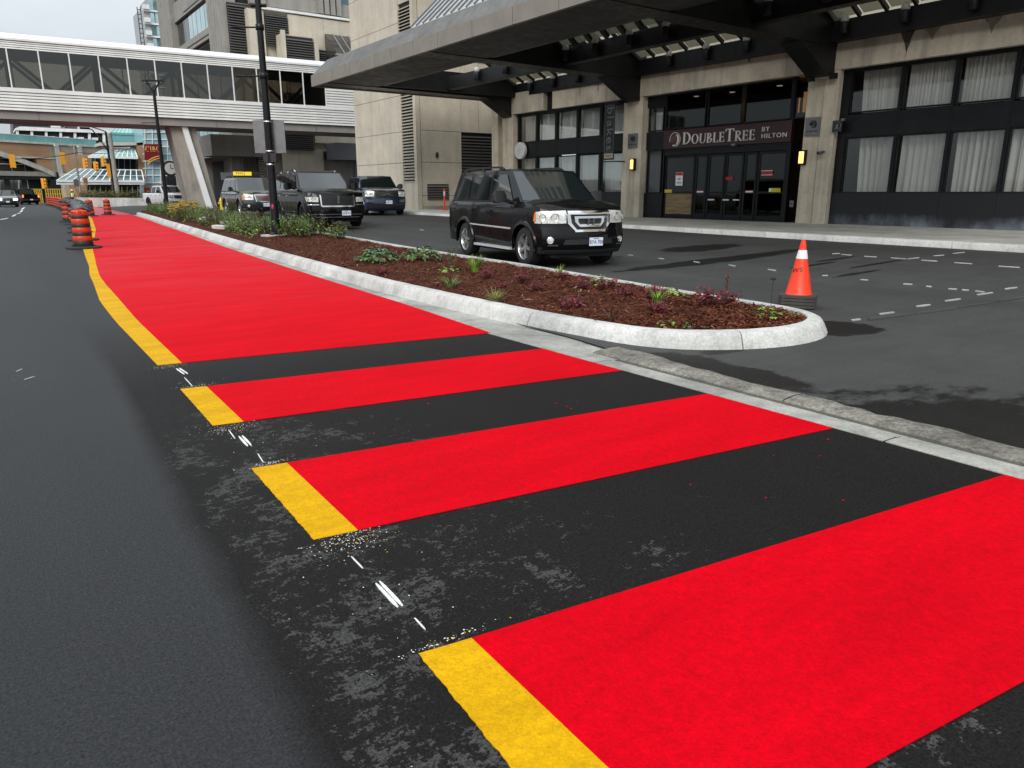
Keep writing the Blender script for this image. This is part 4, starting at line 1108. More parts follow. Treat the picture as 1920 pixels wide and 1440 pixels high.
# --- black people carrier in the drive, the nearest car
def near_suv():
    c = Car(L=4.9, wb=2.93, foh=.95, tr=.385, H=1.925, hf=1.125, hc=1.26, belt=1.235, sill=.32, yA=1.20, yB=1.95, yC=4.50, yD=4.76, taper=.12, tumble=.14, pc=.25, nosez=[(.2, .18), (.32, .07), (.46, .0), (.645, 0), (.73, .035), (.82, .05), (1.05, .065), (1.125, .13)])
    root = thing('black_suv', 'boxy black people carrier with chrome grille and silver side step behind the mulch bed', 'car')
    P = M['carblack']
    c.body(P, root); c.cabin(P, root, [(2.62, 2.74), (3.58, 3.76)]); c.wheels(root, M['alloy'], 5, .66)
    c.arches(root, P, .075); c.shut(root, [1.38, 2.68, 3.66]); c.zs = 1.075; c.handles(root, [2.5, 3.5], .98, P); c.mirrors(root, M['cartrim'], 1.66, 1.225, 1.2)
    c.rails(root, M['cartrim'], 2.3, 4.4, .055)
    # chrome framed six-sided grille
    def gp(mb, c4, off, m=0, nu=6, thick=.03): return c.patch(mb, c4, off, nu, 2, m, thick)
    g = gp(MB(), [(-.46, .68), (.46, .68), (.50, 1.0), (-.50, 1.0)], .006).build('grille', M['cartrim'], root, 50)
    mb = MB()
    gp(mb, [(-.50, .955), (.50, .955), (.50, 1.0), (-.50, 1.0)], .035)
    for sg in (-1, 1):
        gp(mb, [(sg * .42, .79), (sg * .50, .79), (sg * .52, .96), (sg * .45, .96)], .034, 0, 2)
        gp(mb, [(sg * .30, .66), (sg * .36, .66), (sg * .50, .80), (sg * .43, .81)], .034, 0, 2)
    gp(mb, [(-.36, .64), (.36, .64), (.36, .685), (-.36, .685)], .034)
    mb.build('grille_frame', M['chrome'], root, 50)
    mb = MB()
    gp(mb, [(-.36, .885), (.36, .885), (.36, .925), (-.36, .925)], .030)
    gp(mb, [(-.24, .735), (.24, .735), (.24, .785), (-.24, .785)], .030)
    for sg in (-1, 1):
        gp(mb, [(sg * .28, .83), (sg * .34, .83), (sg * .36, .90), (sg * .28, .90)], .029, 0, 2)
        gp(mb, [(sg * .20, .735), (sg * .26, .745), (sg * .36, .84), (sg * .30, .85)], .029, 0, 2)
    mb.build('grille_bar', M['chrome'], root, 50)
    mb = MB()
    fr = frame(c.S(0, .89, .05), (1, 0, 0), (0, -.12, 1))
    mb.pz([(-.075, -.06), (-.045, -.06), (-.035, .065), (-.085, .065)], 0, .012); mb.pz([(.045, -.06), (.075, -.06), (.085, .065), (.035, .065)], 0, .012); mb.box(-.05, .05, -.008, .016, 0, .012)
    mb.xf(fr).build('emblem', M['chrome'], root)
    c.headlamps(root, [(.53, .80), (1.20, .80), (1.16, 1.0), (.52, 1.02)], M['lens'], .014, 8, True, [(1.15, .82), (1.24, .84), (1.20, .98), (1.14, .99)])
    # bumper: dark intake, fog lamps
    c.patch(MB(), [(-.62, .43), (.62, .43), (.56, .52), (-.56, .52)], .004, 8, 2, 0, .02).build('bumper_intake', M['cartrim'], root)
    c.patch(MB(), [(-1.1, .27), (1.1, .27), (1.1, .33), (-1.1, .33)], .015, 16, 2, 0, .03).build('bumper_lip', M['cartrim'], root)
    for sg in (-1, 1):
        p = c.S(sg * .86, .54, .008); n = (c.S(sg * .86, .54, .05) - c.S(sg * .86, .54, .001)).normalized()
        MB().lathe([(.07, -.02), (.07, .006), (.055, .012), (.05, .006), (.001, .012)], 16, ms=[0, 0, 1, 1]).xf(frame(p, n.cross(Vector((0, 0, 1))) * -1, (0, 0, 1))).build('fog_lamp', [M['chrome'], M['lens']], root, 40)
        c.patch(MB(), [(sg * .72, .415), (sg * .92, .415), (sg * .9, .43), (sg * .72, .43)], .02, 3, 1).build('fog_lamp_trim', M['chrome'], root)
        # bright moulding along the doors and a silver side step
        c.patch(MB(), [(sg * c.flank(1.5), .66), (sg * c.flank(3.55), .685), (sg * c.flank(3.55), .71), (sg * c.flank(1.5), .69)], .012, 10, 1)  .build('side_moulding', M['silver'], root, 50)
        MB().box(min(sg * .93, sg * 1.06), max(sg * .93, sg * 1.06), 1.42 - c.L / 2, 3.2 - c.L / 2, .30, .345).build('side_step', M['silver'], root)
    c.plate(root, .12, .51, 'BYA 700', .03, .03)
    mb = MB()
    for f in (-.55, .1): mb.beam(c.ws(f, .03, .02), c.ws(f + .55, .06, .02), .02, .02)
    mb.build('wiper', M['cartrim'], root)
    return root, c
suv, csuv = near_suv()
place(suv, 10.05, 13.35, 8.5)

# --- black luxury SUV behind the lamp post
def lux():
    c = Car(L=5.33, W=2.04, H=1.90, wb=3.11, foh=.95, tr=.41, hf=1.14, hc=1.27, belt=1.25, yA=1.42, yB=2.2, yC=4.9, yD=5.22, taper=.12, chromebelt=True)
    root = thing('black_suv', 'large glossy black luxury SUV with wide dark grille right of the tall lamp post', 'car')
    P = M['carblack']
    c.body(P, root); c.cabin(P, root, [(2.9, 3.02), (4.0, 4.14)]); c.wheels(root, M['darkalloy'], 6, .72)
    c.shut(root, [1.55, 2.95, 4.1]); c.handles(root, [2.8, 3.9], 1.06, M['chrome']); c.mirrors(root, P, 1.9, 1.26, 1.2); c.rails(root, M['chrome'], 2.5, 4.8, .06)
    c.arches(root, P, .04)
    c.patch(MB(), [(-.58, .74), (.58, .74), (.60, 1.06), (-.60, 1.06)], .008, 8, 3).build('grille', M['print'], root, 50)
    mb = MB()
    c.patch(mb, [(-.58, .70), (.58, .70), (.58, .745), (-.58, .745)], .03, 8, 1)
    for sg in (-1, 1): c.patch(mb, [(sg * .56, .72), (sg * .605, .72), (sg * .63, 1.08), (sg * .585, 1.08)], .028, 1, 3)
    mb.build('grille_frame', M['chrome'], root, 50)
    mb = MB()
    for k in range(9):
        for j in range(5): mb.obox = None; c.patch(mb, [(-.5 + .115 * k, .77 + .055 * j), (-.44 + .115 * k, .77 + .055 * j), (-.44 + .115 * k, .79 + .055 * j), (-.5 + .115 * k, .79 + .055 * j)], .014, 1, 1, 0, .01)
    mb.build('grille_mesh', M['cartrim'], root)
    fr = frame(c.S(0, .93, .04), (1, 0, 0), (0, -.06, 1))
    mb = MB(); mb.pz([(-.045, -.13), (.045, -.13), (.045, .13), (-.045, .13)], 0, .012, 0); mb.pz([(0, -.12), (.02, 0), (0, .12), (-.02, 0)], .012, .022, 0); mb.box(-.04, .04, -.008, .008, .012, .02)
    mb.xf(fr).build('emblem', M['chrome'], root)
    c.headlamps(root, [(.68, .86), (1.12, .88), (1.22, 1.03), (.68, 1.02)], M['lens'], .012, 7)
    for sg in (-1, 1):
        c.patch(MB(), [(sg * .66, .76), (sg * 1.08, .76), (sg * 1.1, .785), (sg * .66, .79)], .02, 5, 1).build('bumper_strip', M['chrome'], root, 50)
        c.patch(MB(), [(sg * c.flank(1.6), .50), (sg * c.flank(3.9), .50), (sg * c.flank(3.9), .535), (sg * c.flank(1.6), .535)], .012, 8, 1).build('side_moulding', M['chrome'], root, 50)
        MB().box(min(sg * .92, sg * 1.04), max(sg * .92, sg * 1.04), 1.5 - c.L / 2, 3.55 - c.L / 2, .32, .36).build('side_step', M['cartrim'], root)
    c.patch(MB(), [(-.9, .45), (.9, .45), (.88, .475), (-.88, .475)], .02, 10, 1).build('bumper_strip', M['chrome'], root, 50)
    c.patch(MB(), [(-.8, .36), (.8, .36), (.8, .375), (-.8, .375)], .02, 10, 1).build('bumper_strip', M['alloy'], root, 50)
    c.plate(root, .26, .50, 'DMP 03', 0, .04)
    return root
lx = lux(); place(lx, 10.3, 26.8, 5.3)

# --- dark taxi with yellow roof sign
def taxi():
    c = Car(L=4.87, W=1.90, H=1.80, wb=2.87, foh=.93, tr=.37, hf=1.0, hc=1.13, belt=1.11, yA=1.36, yB=2.12, yC=4.45, yD=4.78, taper=.14)
    root = thing('taxi', 'dark grey green SUV taxi with long yellow roof sign left of the lamp post', 'car')
    P = M['cargrey']
    c.body(P, root); c.cabin(P, root, [(2.75, 2.87), (3.7, 3.86)]); c.wheels(root, M['alloy'], 5, .64)
    c.shut(root, [1.5, 2.81, 3.78]); c.handles(root, [2.62, 3.6], .95, P); c.mirrors(root, P, 1.78, 1.1, 1.0); c.rails(root, M['cartrim'], 2.4, 4.3, .06); c.arches(root, P, .05)
    c.patch(MB(), [(-.40, .66), (.40, .66), (.47, .95), (-.47, .95)], .008, 6, 3).build('grille', M['lensdark'], root, 50)
    mb = MB()
    c.patch(mb, [(-.47, .935), (.47, .935), (.47, .96), (-.47, .96)], .03, 6, 1); c.patch(mb, [(-.40, .645), (.40, .645), (.40, .675), (-.40, .675)], .03, 6, 1)
    for sg in (-1, 1): c.patch(mb, [(sg * .38, .65), (sg * .42, .65), (sg * .49, .96), (sg * .45, .96)], .03, 1, 3)
    mb.build('grille_frame', M['chrome'], root, 50)
    t_ = textmb('GMC', .17, .01, 'CENTER', 1.3); t_.xf(frame(c.S(0, .80, .03), (1, 0, 0), (0, 0, 1))).build('lettering', M['redlens'], root)
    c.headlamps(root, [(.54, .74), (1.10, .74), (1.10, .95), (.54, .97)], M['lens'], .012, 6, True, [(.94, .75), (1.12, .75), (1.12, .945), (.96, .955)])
    for sg in (-1, 1):
        p = c.S(sg * .80, .47, .01); n = (c.S(sg * .8, .47, .05) - c.S(sg * .8, .47, .001)).normalized()
        MB().lathe([(.06, -.02), (.06, .006), (.001, .012)], 14).xf(frame(p, n.cross(Vector((0, 0, 1))) * -1, (0, 0, 1))).build('fog_lamp', M['lens'], root, 40)
        c.patch(MB(), [(sg * c.flank(1.5), .60), (sg * c.flank(3.7), .60), (sg * c.flank(3.7), .64), (sg * c.flank(1.5), .64)], .012, 8, 1).build('side_moulding', M['cartrim'], root, 50)
    c.plate(root, .1, .52, 'GAH 04', 0, .03)
    c.patch(MB(), [(-.7, .36), (.7, .36), (.7, .42), (-.7, .42)], .006, 8, 1).build('bumper_intake', M['cartrim'], root)
    ry = 2.35 - c.L / 2
    sg_ = MB().box(-.74, .08, ry - .09, ry + .09, 1.87, 2.045).build('roof_sign', M['taxi'], root)
    MB().box(-.76, .5, ry - .06, ry + .06, 1.80, 1.868).build('roof_sign_base', M['print'], root)
    MB().box(.1, .46, ry - .1, ry + .1, 1.87, 2.06).build('roof_camera', M['print'], root)
    t2 = textmb('TAXI', .13, .006, 'CENTER', 1.2); t2.xf(frame((-.5, ry - .095, 1.97), (1, 0, 0), (0, 0, 1))).build('lettering', M['print'], sg_)
    MB().box(-.272, -.256, ry - .096, ry - .09, 1.87, 2.07).build('divider', M['print'], sg_)
    return root
tx = taxi(); place(tx, 11.2, 37.8, 2.6)

# --- dark blue large SUV under the canopy end
def blue():
    c = Car(L=5.85, W=2.04, H=1.90, wb=3.6, foh=1.0, tr=.41, hf=1.17, hc=1.27, belt=1.25, yA=1.5, yB=2.2, yC=4.25, yD=4.42, pick=True, taper=.09)
    root = thing('pickup_truck', 'dark blue pickup truck with tall front parked by the beige tower', 'pickup truck')
    P = M['carblue']
    c.body(P, root); c.cabin(P, root, [(3.15, 3.28)]); c.wheels(root, M['darkalloy'], 6, .66); c.arches(root, P, .05)
    MB().box(-.80, .80, 4.5 - c.L / 2, c.L / 2 - .1, 1.18, 1.256).build('bed_cover', M['cartrim'], root); MB().box(-.98, .98, c.L / 2 - .02, c.L / 2 + .14, .5, .72).build('rear_bumper', M['chrome'], root); MB().box(-.74, .74, c.L / 2 + .001, c.L / 2 + .03, .76, 1.24).build('tailgate', P, root)
    c.shut(root, [1.7, 3.2, 4.44]); c.handles(root, [2.8, 3.8], 1.05, P); c.mirrors(root, M['cartrim'], 1.9, 1.25, 1.15)
    c.patch(MB(), [(-.56, .80), (.56, .80), (.58, 1.12), (-.58, 1.12)], .01, 8, 3).build('grille', M['print'], root, 50)
    mb = MB()
    for k in range(3): c.patch(mb, [(-.54, .83 + .1 * k), (.54, .83 + .1 * k), (.54, .86 + .1 * k), (-.54, .86 + .1 * k)], .025, 8, 1)
    mb.build('grille_bar', M['cartrim'], root, 50)
    t_ = textmb('GMC', .2, .012, 'CENTER', 1.35); t_.xf(frame(c.S(0, .98, .045), (1, 0, 0), (0, 0, 1))).build('lettering', M['lensdark'], root)
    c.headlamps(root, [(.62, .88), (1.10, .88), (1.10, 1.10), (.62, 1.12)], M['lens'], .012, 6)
    for sg in (-1, 1): c.patch(MB(), [(sg * .66, .62), (sg * 1.04, .62), (sg * 1.04, .75), (sg * .66, .74)], .012, 5, 2).build('fog_lamp', M['lensdark'], root, 50)
    c.patch(MB(), [(-.95, .36), (.95, .36), (.95, .5), (-.95, .5)], .008, 10, 2).build('bumper_intake', M['cartrim'], root)
    c.plate(root, .1, .62, 'BPH 41', 0, .02)
    return root
bl = blue(); place(bl, 16.82, 35.92, 11.5)

# --- white crew cab pickup on the cross street
def pickup(label, P, rear=False):
    c = Car(L=5.9, W=2.03, H=1.94, wb=3.68, foh=.95, tr=.41, hf=1.15, hc=1.28, belt=1.26, yA=1.55, yB=2.3, yC=3.95, yD=4.12, pick=True, taper=.09)
    root = thing('pickup_truck', label, 'pickup truck')
    c.body(P, root); c.cabin(P, root, [(3.0, 3.12)]); c.wheels(root, M['darkalloy'], 6, .66); c.arches(root, M['cartrim'], .05)
    c.shut(root, [1.75, 3.06, 4.14]); c.handles(root, [2.9, 3.85], 1.06, M['cartrim']); c.mirrors(root, M['cartrim'], 2.0, 1.27, 1.2)
    c.patch(MB(), [(-.6, .80), (.6, .80), (.64, 1.08), (-.64, 1.08)], .01, 8, 3).build('grille', M['print'], root, 50)
    c.patch(MB(), [(-.62, .93), (.62, .93), (.62, .96), (-.62, .96)], .03, 8, 1).build('grille_bar', M['cartrim'], root)
    MB().lathe([(.13, 0), (.12, .015), (.001, .02)], 18).xf(Matrix.Scale(.5, 4, (0, 1, 0))).xf(frame(c.S(0, .95, .035), (1, 0, 0), (0, 0, 1))).build('emblem', M['lensdark'], root)
    c.headlamps(root, [(.68, .84), (1.14, .84), (1.16, 1.07), (.68, 1.07)], M['lensdark'], .012, 6)
    c.patch(MB(), [(-.9, .42), (.9, .42), (.9, .55), (-.9, .55)], .008, 10, 2).build('bumper_intake', M['cartrim'], root)
    mb = MB().box(-.80, .80, 4.2 - c.L / 2, c.L / 2 - .1, 1.19, 1.262); mb.build('bed_cover', M['cartrim'], root)
    yb = c.L / 2
    MB().box(-.98, .98, yb - .02, yb + .14, .50, .72).build('rear_bumper', M['cartrim'] if rear else M['chrome'], root)
    t_ = MB().box(-.74, .74, yb + .001, yb + .03, .76, 1.24).build('tailgate', P, root)
    for sg in (-1, 1): MB().box(min(sg * .79, sg * .93), max(sg * .79, sg * .93), yb - .04, yb + .02, .86, 1.2).build('tail_lamp', M['litred'] if rear else M['redlens'], root)
    MB().box(-.155, .155, yb + .14, yb + .15, .56, .68).build('licence_plate', M['plate'], root)
    return root
wp = pickup('white crew cab pickup truck leaving the side drive beneath the skybridge', M['carwhite']); place(wp, 14.8, 76, -12.9, .16)
dp = pickup('dark pickup truck driving away with one lit tail lamp at far left', M['carblack'], True); place(dp, 5.6, 116, 170, 0.0)

# --- oncoming grey SUV with lit headlamps
def oncoming():
    c = Car(L=4.6, W=1.88, H=1.70, wb=2.7, foh=.9, tr=.36, hf=.95, hc=1.1, belt=1.08, yA=1.2, yB=2.0, yC=4.2, yD=4.5, taper=.15)
    root = thing('grey_suv', 'grey SUV coming towards the viewer with headlamps on at the left edge', 'car')
    P = M['carsilver']
    c.body(P, root); c.cabin(P, root, [(2.6, 2.72), (3.5, 3.64)]); c.wheels(root, M['alloy'], 5, .64); c.mirrors(root, P, 1.6, 1.08, 1.0)
    c.patch(MB(), [(-.42, .62), (.42, .62), (.48, .86), (-.48, .86)], .01, 6, 2).build('grille', M['print'], root, 50)
    c.patch(MB(), [(-.46, .73), (.46, .73), (.46, .77), (-.46, .77)], .03, 6, 1).build('grille_bar', M['chrome'], root)
    c.headlamps(root, [(.58, .70), (1.08, .72), (1.1, .88), (.58, .88)], M['lit'], .012, 6, False)
    c.patch(MB(), [(-.8, .33), (.8, .33), (.76, .5), (-.76, .5)], .006, 8, 2).build('bumper_intake', M['cartrim'], root)
    c.plate(root, 0, .55, None)
    return root
og = oncoming(); place(og, 3.05, 97, .6, 0.0)
o2 = copy_tree(og); o2['label'] = 'far grey car half hidden between the oncoming SUV and the dark pickup'; o2.name = 'grey_suv.001'; place(o2, 6.0, 140, 2, 0.0)
# ------------------------------------------------------------------ hotel front (local x = 0 is the wall line, y runs along the street)
hotel = thing('hotel', 'hotel ground floor with stained concrete pillars, dark framed curtained windows and glazed entrance', 'building', (25.7, 0, 0), R(1.5))
def hbox(name, x0, x1, u0, u1, z0, z1, mat, par=None): return MB().box(x0, x1, u0, u1, z0, z1).build(name, mat, par or hotel)
for u0, u1, um in ((15.55, 16.74, 16.1), (24.72, 25.9, 25.35), (6.3, 7.5, 6.9), (34.25, 35.25, 34.8)):
    p = hbox('pillar', -.28, .5, u0, um - .012, .30, 5.56, M['pillar'])
    hbox('pillar', -.26, .5, um + .012, u1, .30, 5.56, M['pillar'], p)
    hbox('pillar_joint', -.22, .5, um - .012, um + .012, .30, 5.55, M['darkframe'], p)
for u0, u1 in ((-4, 6.28), (6.30, 16.02), (16.06, 25.28), (25.3, 30.95), (31.65, 34.6)):
    hbox('spandrel', -.30, .5, u0 + .01, u1 - .01, 5.57, 6.62, M['pillar'])
M['drip'] = simple('dark water stain', (.085, .07, .05), .8, 0, .4, 3, obj=False)
for u, h, w_, m_ in ((13.35, .95, .30, 'drip'), (12.6, .55, .5, 'stainpale'), (10.9, .62, .42, 'stainpale'), (15.9, .5, .12, 'stainpale'), (19.3, .35, .25, 'drip'), (22.0, .3, .2, 'stainpale'), (27.6, .75, .10, 'stainpale'), (28.9, .85, .09, 'stainpale'), (25.6, .9, .12, 'drip')):
    if m_ not in M: M[m_] = simple('pale water stain', (.30, .255, .19), .8, 0, .35, 3, obj=False)
    r = random.Random(int(u * 10)); L_ = [(u - w_ * (1 - k / 7) ** 1.6 + r.uniform(-.03, .03), 6.61 - h * k / 7) for k in range(8)]; R_ = [(u + w_ * (1 - k / 7) ** 1.6 + .02 + r.uniform(-.03, .03), 6.61 - h * k / 7) for k in range(8)]
    MB().px(L_ + R_[::-1], -.3035, -.299).build('stain', M[m_], hotel)
hbox('downpipe_recess', -.05, .5, 30.97, 31.63, 5.57, 6.62, M['darkframe'])
hbox('upper_wall', .0, 9.5, -30, 34.7, 6.62, 38, M['beige'])  # unseen upper floors, raised to block sky and darken car reflections
for f in range(9):
    for k in range(12): hbox('upper_window', -.02, .0, 4.5 + 2.5 * k, 6.1 + 2.5 * k, 12.2 + 2.85 * f, 13.9 + 2.85 * f, M['darkglass'])
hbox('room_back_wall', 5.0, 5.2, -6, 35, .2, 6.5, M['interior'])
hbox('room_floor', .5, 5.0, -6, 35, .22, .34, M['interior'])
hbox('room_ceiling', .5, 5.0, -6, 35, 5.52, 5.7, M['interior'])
def curtain_mesh(wd, h, amp, n, seed, gapl=0.0, slit=None):
    n += seed * 7 % 3 - 1; gapr = .42 if seed == 3 else (.30 if seed == 13 else (.12 if seed % 4 == 1 else 0))
    r = random.Random(seed); mb = MB(); rows = []
    N = n * 8
    ph = [r.uniform(.6, 1.4) for _ in range(n + 2)]
    for z in (0, .33, .66, 1):
        row = []
        for i in range(N + 1):
            f = i / N
            a = amp * ph[int(f * n)] * sin(2 * pi * n * f + .8 * sin(5 * f + seed)) + amp * .35 * sin(2 * pi * n * 2.3 * f + seed)
            y = gapl + (wd - gapl - gapr * (1 - .25 * z)) * f
            if slit is not None: y += (.05 if f > slit else -.05) * max(0, .75 - z) * math.exp(-abs(f - slit) * 9)
            row.append((a * (1 - .25 * z), y, z * h))
        rows.append(row)
    return mb.grid(rows).mesh('curtain', M['curtain'], 60)
def window(u0, u1, z0, z1, curtain=True, seed=1, folds=7, amp=.05, gl=0, slit=None, gm=None):
    w_ = MB()
    t = .045
    w_.box(-.02, .10, u0, u0 + t, z0, z1); w_.box(-.02, .10, u1 - t, u1, z0, z1); w_.box(-.02, .10, u0 + t, u1 - t, z0, z0 + t); w_.box(-.02, .10, u0 + t, u1 - t, z1 - t, z1)
    f = w_.build('window', M['darkframe'], hotel)
    MB().box(.03, .042, u0 + t, u1 - t, z0 + t, z1 - t).build('pane', gm or M['hotelglass'], f)
    if curtain:
        c = put('curtain', curtain_mesh(u1 - u0 - .04, z1 - z0 - .02, amp, folds, seed, gl, slit), f, (.32, u0 + .02, z0 + .01))
    return f
bays = [(13.52, 15.24), (11.86, 13.44), (10.20, 11.78), (8.54, 10.12), (7.52, 8.46)]
for i, (a, b) in enumerate(bays):
    window(a, b, 1.44, 3.32, True, 3 + i, 7, .12, 0, .33 if i == 2 else None)
    window(a, b, 4.12, 5.50, True, 13 + i, 13, .07)
    if i: hbox('mullion', -.05, .12, b + .0, b + .08, .36, 5.52, M['darkframe'])
hbox('mullion', -.05, .12, 15.24, 15.54, .36, 5.52, M['darkframe'])
lb = [(26.02, 27.56), (27.70, 29.22), (29.36, 30.86), (31.0, 32.44), (32.58, 34.0)]
for i, (a, b) in enumerate(lb):
    window(a, b, 1.44, 3.28, True, 23 + i, 6, .12)
    window(a, b, 4.08, 5.44, True, 33 + i, 13, .03)
    hbox('mullion', -.05, .12, b, b + .14, .36, 5.5, M['darkframe'])
hbox('mullion', -.05, .12, 25.9, 26.02, .36, 5.5, M['darkframe'])
def stainpanel():
    t = NT('salt stained dark panel'); p = t.pos(obj=True)
    z = t.n('ShaderNodeSeparateXYZ', {0: p}).outputs['Z']
    n = t.noise(t.pos((.8, .8, .5), True), 1.6, 6, .65)
    k = t.math('MULTIPLY', t.rng(t.math('ADD', z, t.math('MULTIPLY', n, -.75)), .36, -.06), t.rng(n, .3, .65))
    t.set(Base_Color=t.mix(k, (.008, .0085, .011), (.20, .23, .28)), Roughness=.5)
    return t.m
M['stain'] = stainpanel()
def basepanels(edges):
    for a, b in zip(edges, edges[1:]): hbox('base_panel', -.06, .10, b + .004, a - .004, .34, 1.44, M['stain'])
basepanels([15.52, 13.48, 11.82, 10.16, 8.5, 7.5]); basepanels([34.2, 32.5, 30.9, 29.3, 27.6, 25.92])
for e in ([15.5, 13.48, 11.82, 10.16, 8.5, 7.5], [34.0, 32.5, 30.9, 29.3, 27.6, 26.0]):
    for a, b in zip(e, e[1:]): hbox('middle_panel', -.045, .10, b + .004, a - .004, 3.33, 4.07, M['darkpanel'])
hbox('lintel', -.05, .2, 7.5, 15.54, 5.505, 5.565, M['darkframe']); hbox('lintel', -.05, .2, 25.92, 34.2, 5.45, 5.565, M['darkframe'])
hbox('end_wall', .3, 1.5, 35.25, 36.0, .3, 6.5, M['beige']); hbox('end_pier', -.1, .5, 35.9, 36.5, .3, 6.4, M['pillar'])
# entrance bay
hbox('entrance_frame', .02, .16, 23.62, 24.72, .34, 1.44, M['darkpanel']); hbox('entrance_frame', .02, .16, 23.62, 24.72, 3.3, 4.06, M['darkpanel'])
hbox('entrance_frame', .02, .16, 23.62, 24.72, 5.1, 5.56, M['darkpanel'])
window(23.72, 24.58, 1.44, 3.28, False, gm=M['darkglass']); window(23.72, 24.58, 4.08, 5.08, True, 77, 9, .01)
for a, b in ((21.45, 23.6), (19.68, 21.35), (17.5, 19.58)): window(a, b, 4.1, 5.55, False, gm=M['doorglass'])
window(16.86, 17.42, 4.1, 5.5, False, gm=M['doorglass'])
hbox('entrance_frame', -.02, .2, 16.74, 16.86, .34, 5.56, M['darkframe']); hbox('entrance_frame', -.02, .2, 17.36, 17.5, .34, 5.56, M['darkframe'])
hbox('entrance_frame', -.02, .2, 23.58, 23.64, .34, 5.56, M['darkframe'])
hbox('door_header', .0, .2, 17.5, 23.6, 3.02, 3.3, M['darkframe'])
hbox('threshold', -.1, .3, 16.9, 24.7, .33, .37, M['darkframe'])
def leaf_door(u0, u1, kick=False, stick=None, bar_=False):
    d = MB(); t = .09
    d.box(.06, .12, u0, u0 + t, .37, 3.0); d.box(.06, .12, u1 - t, u1, .37, 3.0); d.box(.06, .12, u0 + t, u1 - t, .37, .55); d.box(.06, .12, u0 + t, u1 - t, 2.9, 3.0); d.box(.06, .12, u0 + t, u1 - t, 1.42, 1.5)
    o = d.build('door', M['darkframe'], hotel)
    MB().box(.085, .095, u0 + t, u1 - t, 1.5, 2.9).build('pane', M['doorglass'], o)
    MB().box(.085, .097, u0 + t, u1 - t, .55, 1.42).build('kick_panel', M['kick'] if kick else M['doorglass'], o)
    return o
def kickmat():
    t = NT('kick plate with tan reflections'); p = t.pos((.3, .3, 5), True)
    n = t.noise(p, 1.5, 4, .6, 1.5)  # wood-like tan bands: reflections put into the plate colour
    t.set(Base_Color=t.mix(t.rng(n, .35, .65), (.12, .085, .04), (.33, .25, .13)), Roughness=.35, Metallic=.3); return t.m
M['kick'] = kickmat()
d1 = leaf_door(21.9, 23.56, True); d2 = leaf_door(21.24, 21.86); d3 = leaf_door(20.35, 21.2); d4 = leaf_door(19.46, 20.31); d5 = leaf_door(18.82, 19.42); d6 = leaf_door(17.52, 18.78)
def sticker(par, u, z, wd, h, mats, extra=()):
    o = MB().box(.052, .0585, u - wd / 2, u + wd / 2, z - h / 2, z + h / 2).build('sticker', M[mats], par)
    for (du, dz, w2, h2, m2) in extra: MB().box(.048, .0515, u + du - w2 / 2, u + du + w2 / 2, z + dz - h2 / 2, z + dz + h2 / 2).build('sticker', M[m2], par)
M['stkred'] = simple('red sticker', (.45, .01, .02), .5); M['stkyel'] = simple('yellow sticker', (.6, .5, .02), .5)
sticker(d1, 22.72, 2.03, .40, .56, 'reflwhite', ((0, .21, .38, .12, 'stkred'), (0, -.16, .26, .03, 'print'), (0, .0, .16, .05, 'signback')))
sticker(d1, 23.30, 1.52, .42, .14, 'stkyel'); sticker(d6, 17.95, 1.55, .5, .15, 'stkyel', ((.2, 0, .1, .12, 'reflwhite'),))
sticker(d2, 21.55, 1.5, .34, .07, 'reflwhite', ((0, .035, .32, .025, 'stkred'),)); sticker(d5, 19.1, 1.5, .34, .07, 'reflwhite', ((0, .035, .32, .025, 'stkred'),))
sticker(d3, 20.95, 1.17, .34, .05, 'reflwhite'); sticker(d4, 20.2, 1.17, .3, .05, 'reflwhite'); sticker(d4, 19.7, 1.17, .3, .05, 'reflwhite')
sticker(d6, 18.35, 2.2, .5, .16, 'stkred', ((0, .08, .5, .02, 'reflwhite'), (0, -.08, .5, .02, 'reflwhite'))); sticker(d4, 20.1, 2.02, .36, .12, 'stkred')
# lobby behind the glass: pale recessed lights and an amber chandelier
for u, x in ((23.0, 1.2), (22.3, 2.6), (21.2, 1.3), (20.4, 2.6), (18.9, 1.2), (18.2, 2.6)):
    MB().lathe([(.12, 0), (.10, -.02), (.001, -.021)], 14, (x, u, 5.515)).build('downlight', M['downlight'], hotel)
hbox('lobby_beam', 2.0, 2.4, 16.9, 24.5, 5.0, 5.5, M['soffit'])
ch = thing('chandelier', 'amber glowing chandelier of hanging panels in the lobby behind the upper entrance glass', 'lamp', (27.0, 17.55, 4.5), R(1.5))
for k, (dx, dy, h) in enumerate([(0, .95, .55), (0, .5, .75), (.15, -.1, .65), (-.3, .25, .5)]):
    MB().box(dx - .03, dx + .03, dy - .14, dy + .14, 0, h).build('glass_panel', M['warmdim'], ch)
MB().box(-.35, .35, -.4, 1.2, .85, .90).build('frame', M['darkframe'], ch); MB().tube((0, .4, .9), (0, .4, 1.4), .02, .02, 6).build('rod', M['darkframe'], ch)

def facing(u, z, x=-.30):
    """frame on the wall, text reading left to right as seen from the street"""
    o = hotel.matrix_basis @ Vector((x, u, z))
    return frame(o, hotel.matrix_basis.to_3x3() @ Vector((0, -1, 0)), (0, 0, 1))
bpy.context.view_layer.update()
def wallthing(name, label, cat, u, z, x=-.30, group=None):
    o = thing(name, label, cat, (0, 0, 0), 0, group); o.matrix_basis = facing(u, z, x); return o
